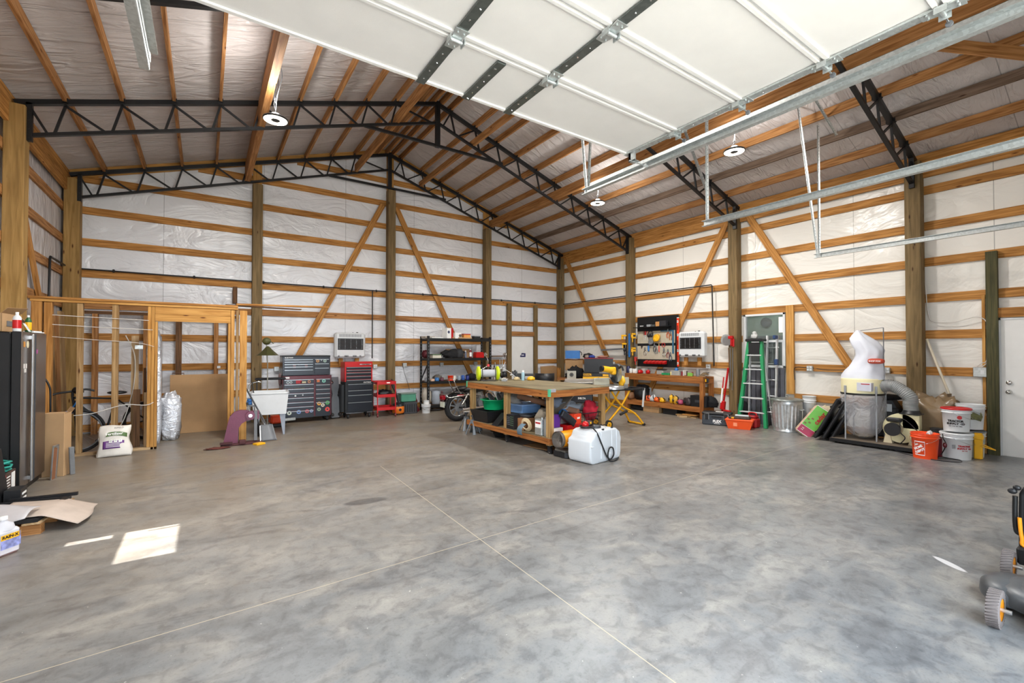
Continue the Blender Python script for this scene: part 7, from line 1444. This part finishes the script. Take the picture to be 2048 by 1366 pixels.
for i in range(4): bx((-.11+.05*(i%2),-.0965,.20+.045*i),(-.07+.05*(i%2),-.094,.23+.045*i),'small_print',mat('dim_brown_print','7a6a3a',.6),t,0)
text('3.5',.05,M_LET,t,(-.06,-.096,.10),(PI/2,-PI/2,0)); 
for k in range(3):
    b=MB(); b.box((-.05,-.22,0),(.0,.22,.80-.04*k),bev=.015); b.box((-.07,-.20,.08),(-.05,.20,.12),bev=.01); b.box((-.07,-.20,.6),(-.05,.20,.64),bev=.01)
    one(b,'folding_crate',M_BLKP,'black folded plastic crate panel leaning right of the cedar bag, %s'%('leftmost','middle','rightmost')[k],'crate',loc=(9.22+.05*k,3.66-.11*k,.03),rot=(0.0,.46,-PI/2+.15),group='black folded crate panels leaning together')
b=MB(); b.blob((0,0,.19),(.19,.17,.21),amp=.3,seed=180,flat=0,pw=.7); one(b,'black_sack',M_CLOTHK,'black ribbed sack on the floor left of the dust collector','sack',loc=(9.58,3.58,0))
# ================= DUST COLLECTOR =================
t=thing('dust_collector','cream dust collector with a white filter bag and a clear lower bag','dust collector',(9.38,3.05,0),-PI/2)
M_CRM=mat('cream_enamel','e6deb4',.4,var=.03); R=.30
b=MB(); b.box((-.36,-.36,.055),(.80,.30,.085),bev=.004); b.box((-.37,-.37,.03),(.81,-.355,.085),mat=1); b.box((-.37,.295,.03),(.81,.31,.085),mat=1); b.obj('base_board',[mat('brown_board','6d6154',.7),M_BLK],t)
for x,y in ((-.30,-.28),(.74,-.28),(-.30,.22),(.74,.22)): b=MB(); b.cyl((x-.012,y,.028),(x+.012,y,.028),.028,n=14); b.obj('caster',M_BLKP,t)
b=MB(); b.lathe([(R,.87),(R,1.10),(R*.98,1.12),(R*.5,1.13)],40); b.lathe([(R*.5,.86),(R,.87)],40); b.obj('drum_ring',M_CRM,t)
bx((.02,-R-.006,.92),(.22,-R+.12,1.06),'paper_label',mat('pale_label','c9cad6',.5),t,.002); bx((.08,-R-.0075,1.03),(.20,-R-.0055,1.045),'red_line',M_LETR,t,0)
b=MB(); b.lathe([(R+.008,.845),(R+.012,.86),(R+.008,.875)],40); b.obj('lower_strap',M_BLK,t)
M_FIL=mat('white_filter_cloth','d9dce6',.75,var=.03,bump=.15,bscale=8)
b=MB(); n=32; vs=[]; H=12
for j in range(H+1):
    v=j/H
    for i in range(n):
        a=2*PI*i/n
        w=[1.03,1.0,.90,.80,.74,.70,.68,.66,.62,.56,.46,.28,.06][j]; off=[0,0,.02,.05,.08,.10,.11,.10,.06,.02,-.03,-.05,-.06][j]
        r=R*w*(1+.30*noise.noise(Vector((math.cos(a)*2.0,math.sin(a)*2.0,v*3.2)))*min(1,v*3)); z=1.11+v*.84
        vs.append((off+r*math.cos(a)*1.0,r*math.sin(a)*.85,z))
b.add(vs,[(j*n+i,j*n+(i+1)%n,(j+1)*n+(i+1)%n,(j+1)*n+i) for j in range(H) for i in range(n)],0,True); b.obj('filter_bag',M_FIL,t)
b=MB(); b.blob((.25,-.17,1.42),(.11,.07,.045),pw=.6); lg=b.obj('red_logo',mat('brick_red_print','b9452c',.6),t); text('SHOP FOX',.034,M_LET,t,(.25,-.246,1.42),FR,bold=.001)
b=MB(); b.tube([(-.02,0,1.94),(.30,.0,1.98)],.005); b.tube([(.30,0,.085),(.30,0,1.98)],.008); b.obj('hanger_rod',M_GREY,t)
for a in (-2.1,-.65,.5,2.3):
    x,y=(R+.015)*math.cos(a),(R+.015)*math.sin(a); b=MB(); b.tube([(x,y,.085),(x,y,.90)],.012,n=10); b.box((x-.018,y-.006,.88),(x+.018,y+.006,1.0),bev=.003); b.obj('support_post',mat('zinc_post','a5a8ad',.4,.4),t)
# clear plastic bag
m,tt_,bb=_base('clear_plastic_bag'); bb.inputs['Base Color'].default_value=(.55,.55,.58,1); bb.inputs['Roughness'].default_value=.14; bb.inputs['Alpha'].default_value=.44
nn=tt_.nodes.new('ShaderNodeTexNoise'); nn.inputs['Scale'].default_value=5; nn.inputs['Detail'].default_value=5; nn.inputs['Distortion'].default_value=2; tcn=tt_.nodes.new('ShaderNodeTexCoord'); tt_.links.new(tcn.outputs['Object'],nn.inputs['Vector']); bp_=tt_.nodes.new('ShaderNodeBump'); bp_.inputs['Strength'].default_value=.9; bp_.inputs['Distance'].default_value=.06; tt_.links.new(nn.outputs['Fac'],bp_.inputs['Height']); tt_.links.new(bp_.outputs[0],bb.inputs['Normal']); M_BAG=m
b=MB(); vs=[]; H=12; n=36
for j in range(H+1):
    v=j/H
    w=[1.0,1.03,1.05,1.06,1.06,1.05,1.03,1.0,.95,.88,.78,.60,.15][j]
    for i in range(n):
        a=2*PI*i/n; r=R*w*(1+.10*noise.noise(Vector((math.cos(a)*3,math.sin(a)*3,v*4+5)))*min(1,v*3)); vs.append((r*math.cos(a),r*math.sin(a),.86-v*.765))
b.add(vs,[(j*n+i,(j+1)*n+i,(j+1)*n+(i+1)%n,j*n+(i+1)%n) for j in range(H) for i in range(n)],0,True); b.obj('clear_bag',M_BAG,t)
b=MB(); b.blob((.02,0,.15),(.13,.13,.035),amp=.4,seed=190); b.obj('sawdust',mat('pale_sawdust','a09484',.9),t)
# blower
b=MB(); cx,cz=.53,.34
sp=[((.19+.10*a/(2*PI))*math.cos(a+PI*.5)*-1+cx,(.19+.07*a/(2*PI))*math.sin(a+PI*.5)*1+cz) for a in [2*PI*k/36 for k in range(37)]]
b.prism([(cx+.23*math.cos(a),cz+.235*math.sin(a)) for a in [2*PI*k/36 for k in range(36)]],.14,0,TR(0,.06,0)@RX(PI/2),h0=0); b.box((cx+.02,-.08,cz-.0),(cx+.235,.06,cz+.235),bev=.01); b.obj('blower_housing',M_CRM,t)
b=MB(); b.cyl((cx-.06,-.08,cz-.01),(cx-.06,-.20,cz-.01),.10,n=26,mat=1); b.cyl((cx-.06,-.20,cz-.01),(cx-.06,-.25,cz-.01),.105,n=28); b.box((cx-.16,-.18,cz+.10),(cx+.04,-.10,cz+.17),bev=.02); b.obj('motor',[M_BLKP,mat('cream_grey','b9b39a',.4)],t)
for x in (cx-.16,cx+.16): b=MB(); b.prism([(x-.06,.085),(x+.06,.085),(x+.03,.22),(x-.03,.22)],.10,0,TR(0,.0,0)@RX(PI/2),h0=.02); b.obj('foot',mat('cream_foot','cfc4a4',.5),t)
b=MB(); b.box((cx+.0,-.13,cz+.235),(cx+.25,.10,cz+.25)); b.lathe([(.13,0),(.11,.03),(.10,.05)],24,0,TR(cx+.125,-.01,cz+.25)); b.obj('hose_adapter',M_BLKP,t)
b=MB(); hp=[(R-.02,-.02,1.0),(R+.10,-.02,1.02),(R+.22,-.02,.96),(R+.34,-.02,.84),(cx+.11,-.01,.72),(cx+.125,-.01,.62)]
b.tube(hp,lambda u:.095+.006*math.sin(u*210),sub=22,n=20); b.obj('flexible_hose',mat('grey_hose','8b8d8c',.45),t)
b=MB(); b.tube([(cx-.0,-.16,cz+.13),(cx+.06,-.2,cz+.17),(cx+.14,-.16,cz+.10),(cx+.24,-.12,cz-.03)],.007,sub=5); b.tube([(cx+.02,-.16,cz+.14),(cx+.03,-.2,cz-.04),(cx+.09,-.2,cz-.13),(cx+.02,-.2,cz-.24)],.007,sub=5); b.obj('power_cord',M_BLKP,t)
cable([(9.10,2.62,.035),(8.95,2.40,.008),(8.80,2.10,.008),(8.78,1.90,.008),(8.9,1.75,.008),(9.05,1.78,.008),(9.1,1.95,.008),(9.25,2.1,.01)],.006,M_BLKP,'black cord looping over the floor in front of the buckets')
# seat/generator behind collector
t=thing('generator','dark grey generator with a white label behind the grey hose','generator',(9.84,2.84,0),-PI/2)
b=MB(); b.box((-.22,-.13,.10),(.18,.13,.62),bev=.03); b.prism([(-.22,.62),(.16,.62),(.10,.74),(-.22,.74)],.24,0,TR(0,.12,0)@RX(PI/2)); b.obj('housing',M_DGREY,t); bx((-.05,-.137,.55),(.10,-.131,.68),'white_label',M_WHTP,t,.004)
for x in (-.18,.14): b=MB(); b.cyl((x,-.13,.08),(x,-.10,.08),.08,n=18); b.obj('wheel',M_BLKP,t)
b=MB(); b.blob((0,0,.05),(.10,.20,.05),amp=.3,seed=200,flat=0); one(b,'black_seat_cushion',M_CLOTHK,'black cushion lying on the generator','cushion',loc=(9.84,2.80,.742))
b=MB(); b.blob((0,0,.04),(.07,.06,.05),amp=.3,seed=201,flat=0); one(b,'orange_light',M_ORG,'small orange lamp on the black cushion behind the hose','lamp',loc=(9.80,2.90,.85))
b=MB(); b.blob((0,0,.40),(.20,.36,.44),amp=.40,seed=210,n=36,flat=0,pw=.7,fr=4.5); one(b,'brown_tarp',mat('brown_plastic_tarp','8a7458',.28,bump=.7,bscale=5),'bulging brown plastic wrapped bundle behind the buckets','bundle',loc=(9.80,2.22,0))
t=cbox('black_box','black box with small yellow marks behind the orange bucket',(9.58,2.05,.0),(.24,.30,.38),M_BLKP,0); bx((-.154,.12,.26),(-.151,.16,.30),'yellow_mark',M_YEL,t,0); bx((-.154,.02,.26),(-.151,.05,.30),'orange_mark',M_ORG,t,0)
b=MB(); b.tube([(9.96,2.34,1.79),(9.84,2.02,.80)],.018,n=12); one(b,'pvc_pipe',mat('cream_pvc','d9cfb8',.4),'cream plastic pipe leaning on the wall behind the buckets','pipe')
# buckets
t=bucket('bucket','orange bucket with a white logo in front of the dust collector blower',(8.88,2.12,0),.135,.160,.37,mat('bucket_orange','f4501c',.38,var=.03),rz=-PI/2-.25)
b=MB(); r=.1505
for (a0,a1,z0,z1) in ((-1.92,-1.10,.05,.062),(-1.92,-1.10,.245,.257),(-1.92,-1.89,.05,.257),(-1.13,-1.10,.05,.257)):
    b.lathe([(.137+.020*z0/.3+.0035,z0),(.137+.020*z1/.3+.0035,z1)],8,a0=a0,a1=a1)
b.obj('logo_frame',M_LET,t)
for s_,z,dx in (('THE',.205,-.035),('HOME',.165,-.012),('DEPOT',.120,.012)):
    a=-1.51; rr=.152; o=text(s_,.022 if s_=='THE' else .046,M_LET,t,(rr*math.cos(a)+dx,rr*math.sin(a),z),(PI/2,0,a+PI/2),bold=.002,sx=.85); o.rotation_euler=(Matrix.Rotation(a+PI/2,4,'Z')@Matrix.Rotation(PI/2,4,'X')@Matrix.Rotation(.6,4,'Z')).to_euler()
def curved_text(par,lines,R0,a_c,m_):
    for s_,size,z,bold in lines:
        tot=len(s_)*size*.62
        for i,ch in enumerate(s_):
            if ch==' ': continue
            a=a_c+((i+.5)/len(s_)-.5)*tot/R0
            o=text(ch,size,m_,par,(R0*math.cos(a),R0*math.sin(a),z),(0,0,0),name='letter',bold=bold); o.rotation_euler=(Matrix.Rotation(a+PI/2,4,'Z')@Matrix.Rotation(PI/2,4,'X')).to_euler()
t=bucket('bucket','white bucket with a red lid, stacked on the larger white bucket',(9.24,1.85,.405),.140,.160,.33,M_WHTP,lid=M_RED,rz=0)
curved_text(t,[('TRACTOR',.040,.155,.0025),('SUPPLY CO',.036,.115,.0025),('FOR LIFE OUT HERE',.014,.08,.0008)],.1555,PI+.14,M_LETK)
b=MB(); a=PI-.08; b.cyl((.150*math.cos(a+.5),.150*math.sin(a+.5),.21),(.1585*math.cos(a+.5),.1585*math.sin(a+.5),.21),.027,n=24); b.obj('red_badge',M_LETR,t)
t=bucket('bucket','larger white bucket at the bottom of the stack beside the orange bucket',(9.24,1.85,0),.155,.175,.37,M_WHTP,rz=0,lid=M_WHTP)
curved_text(t,[('TRACTOR',.034,.20,.002),('SUPPLY CO',.030,.165,.002),('FOR LIFE',.013,.135,.0008)],.170,PI+.72,M_LETR)
b=MB(); 
for i in range(5): a=PI+.02; b.box((.168*math.cos(a)-.001,.168*math.sin(a)-.02,.16+i*.012),(.168*math.cos(a)+.001,.168*math.sin(a)+.02,.165+i*.012))
b.obj('small_print',M_DGREY,t)
t=bucket('bucket','white bucket with a fish print standing behind the red lidded one',(9.62,1.77,.415),.135,.16,.37,M_WHTP)
b=MB(); a=PI+.25; b.prism([(-.11,0),(-.05,.05),(.03,.06),(.09,.02),(.10,.07),(.12,0),(.10,-.07),(.04,-.05),(-.04,-.05)],.003,0,Matrix.Rotation(a+PI/2,4,'Z')@TR(0,-.156,.20)@RX(PI/2)); b.obj('fish_print',mat('olive_fish_print','55552a',.6,var=.5,scale=30),t)
t=bucket('bucket','grey white bucket at the bottom of the rear stack beside the door post',(9.62,1.77,0),.14,.16,.38,mat('grey_white_pail','c6c8c6',.4),lid=M_GREY)
t=thing('yellow_wringer','yellow plastic wringer standing in front of the rear bucket stack','mop wringer',(9.44,1.66,0),-PI/2); b=MB(); b.box((-.04,-.04,0),(.05,.03,.38),bev=.01); b.box((-.05,-.05,.28),(.06,.04,.36),bev=.015); b.obj('column',M_YEL,t); b=MB(); b.tube([(.03,-.04,.20),(.16,-.06,.17),(.17,.02,.16),(.05,.03,.21)],.007,sub=2); b.obj('wire_arm',M_YEL,t)
t=thing('red_hand_tool','dark red handle hanging in front of the white bucket','tool',(9.02,1.96,0)); b=MB(); b.tube([(.02,.0,.36),(-.03,-.02,.30),(-.05,-.05,.22),(-.02,-.0,.08),(.0,.06,.0)],.007,sub=4,n=6); b.obj('cord',M_BLKP,t); b=MB(); b.blob((-.05,-.04,.21),(.02,.025,.04)); b.box((-.02,-.0,.02),(.01,.05,.30),bev=.01); b.obj('grip',mat('wine_red_plastic','5c1620',.4),t)
b=MB(); b.blob((0,0,0),(.045,.03,.035),amp=.7,seed=220,fr=6); one(b,'white_hooks',M_WHTP,'white plastic hooks poking out of the orange bucket','hooks',loc=(8.86,2.06,.375))
# ================= MOWER =================
t=thing('lawn_mower','grey push mower with orange wheel hubs at the lower right corner','lawn mower',(4.35,.0,0),0)
def mw(x,y,r,w):
    b=MB(); b.lathe([(r*.62,-w/2),(r*.95,-w/2),(r,-w*.35),(r,w*.35),(r*.95,w/2),(r*.62,w/2)],36,0,TR(x,y,r)@RX(PI/2),cap=False)
    for k in range(36):
        a=2*PI*k/36; b.box((-.004,-w*.5,-.002),(.004,w*.5,.006),0,0,TR(x+r*math.cos(a),y,r+r*math.sin(a))@RY(-a+PI/2+.0)@RZ(.3))
    b.lathe([(0,-w*.35),(r*.3,-w*.4),(r*.70,-w*.50),(r*.70,w*.50),(r*.3,w*.3),(0,w*.3)],30,1,TR(x,y,r)@RX(PI/2)); b.cyl((x,y-w*1.2,r),(x,y-w*.3,r),.012,n=10,mat=2)
    return b.obj('wheel',[mat('dusty_grey_tyre','6f6866',.85),mat('hub_orange','ec9420',.45),M_ALU],t)
M_DECK=mat('dusty_dark_grey_deck','4c5054',.38,var=.25,scale=9)
mw(-.56,.605,.100,.055); mw(.28,.672,.100,.055); mw(-.56,.10,.100,.055); mw(.28,.08,.100,.055)
b=MB(); b.lathe([(.26,.05),(.27,.07),(.265,.12),(.24,.145),(.17,.165),(.10,.17),(0,.17)],36,0,TR(-.16,.40,0)); b.blob((-.18,.38,.135),(.21,.20,.05),pw=.85,n=24); b.box((-.42,-.2,.05),(.2,.34,.13),bev=.04); b.obj('deck',M_DECK,t)
b=MB(); b.lathe([(.15,.045),(.155,.06),(.15,.11),(.12,.14),(.06,.155),(0,.155)],30,0,TR(-.15,.585,0),sx=1.35); b.obj('side_discharge_cover',M_DECK,t)
b=MB(); b.blob((-.46,.30,.10),(.13,.20,.075),pw=.7,n=24); b.box((-.54,.12,.04),(-.34,.48,.09),bev=.03); b.obj('front_cover',mat('glossy_slate_cover','3a4048',.22),t)
b=MB(); b.blob((-.05,.16,.22),(.17,.16,.10),pw=.7,n=24); b.obj('motor_cover',M_BLKP,t)
b=MB(); b.M=TR(-.05,-.03,-.03); b.tube([(.50,.66,.20),(.50,.655,.60),(.49,.62,.64)],.016,sub=2); b.tube([(.46,.60,.20),(.48,.61,.62),(.47,.56,.64)],.018,sub=2); b.tube([(.50,.69,.58),(.50,.69,.36),(.50,.66,.31),(.50,.52,.28),(.50,.10,.27)],.014,sub=5); b.tube([(.48,.1,.22),(.50,.08,.70)],.016); b.box((.42,.58,.12),(.52,.68,.24),bev=.015); b.obj('folded_handle',M_BLK,t)
b=MB(); b.M=TR(-.05,-.03,-.03); b.tube([(.46,.665,.44),(.46,.655,.30),(.46,.62,.24),(.46,.3,.24)],.011,sub=5); b.obj('orange_bail',mat('bail_orange','f29a18',.4),t)
b=MB(); b.M=TR(-.05,-.03,-.03); b.blob((.48,.70,.615),(.016,.025,.02)); b.blob((.50,.68,.64),(.016,.022,.018)); b.obj('lever_knob',M_BLKP,t)
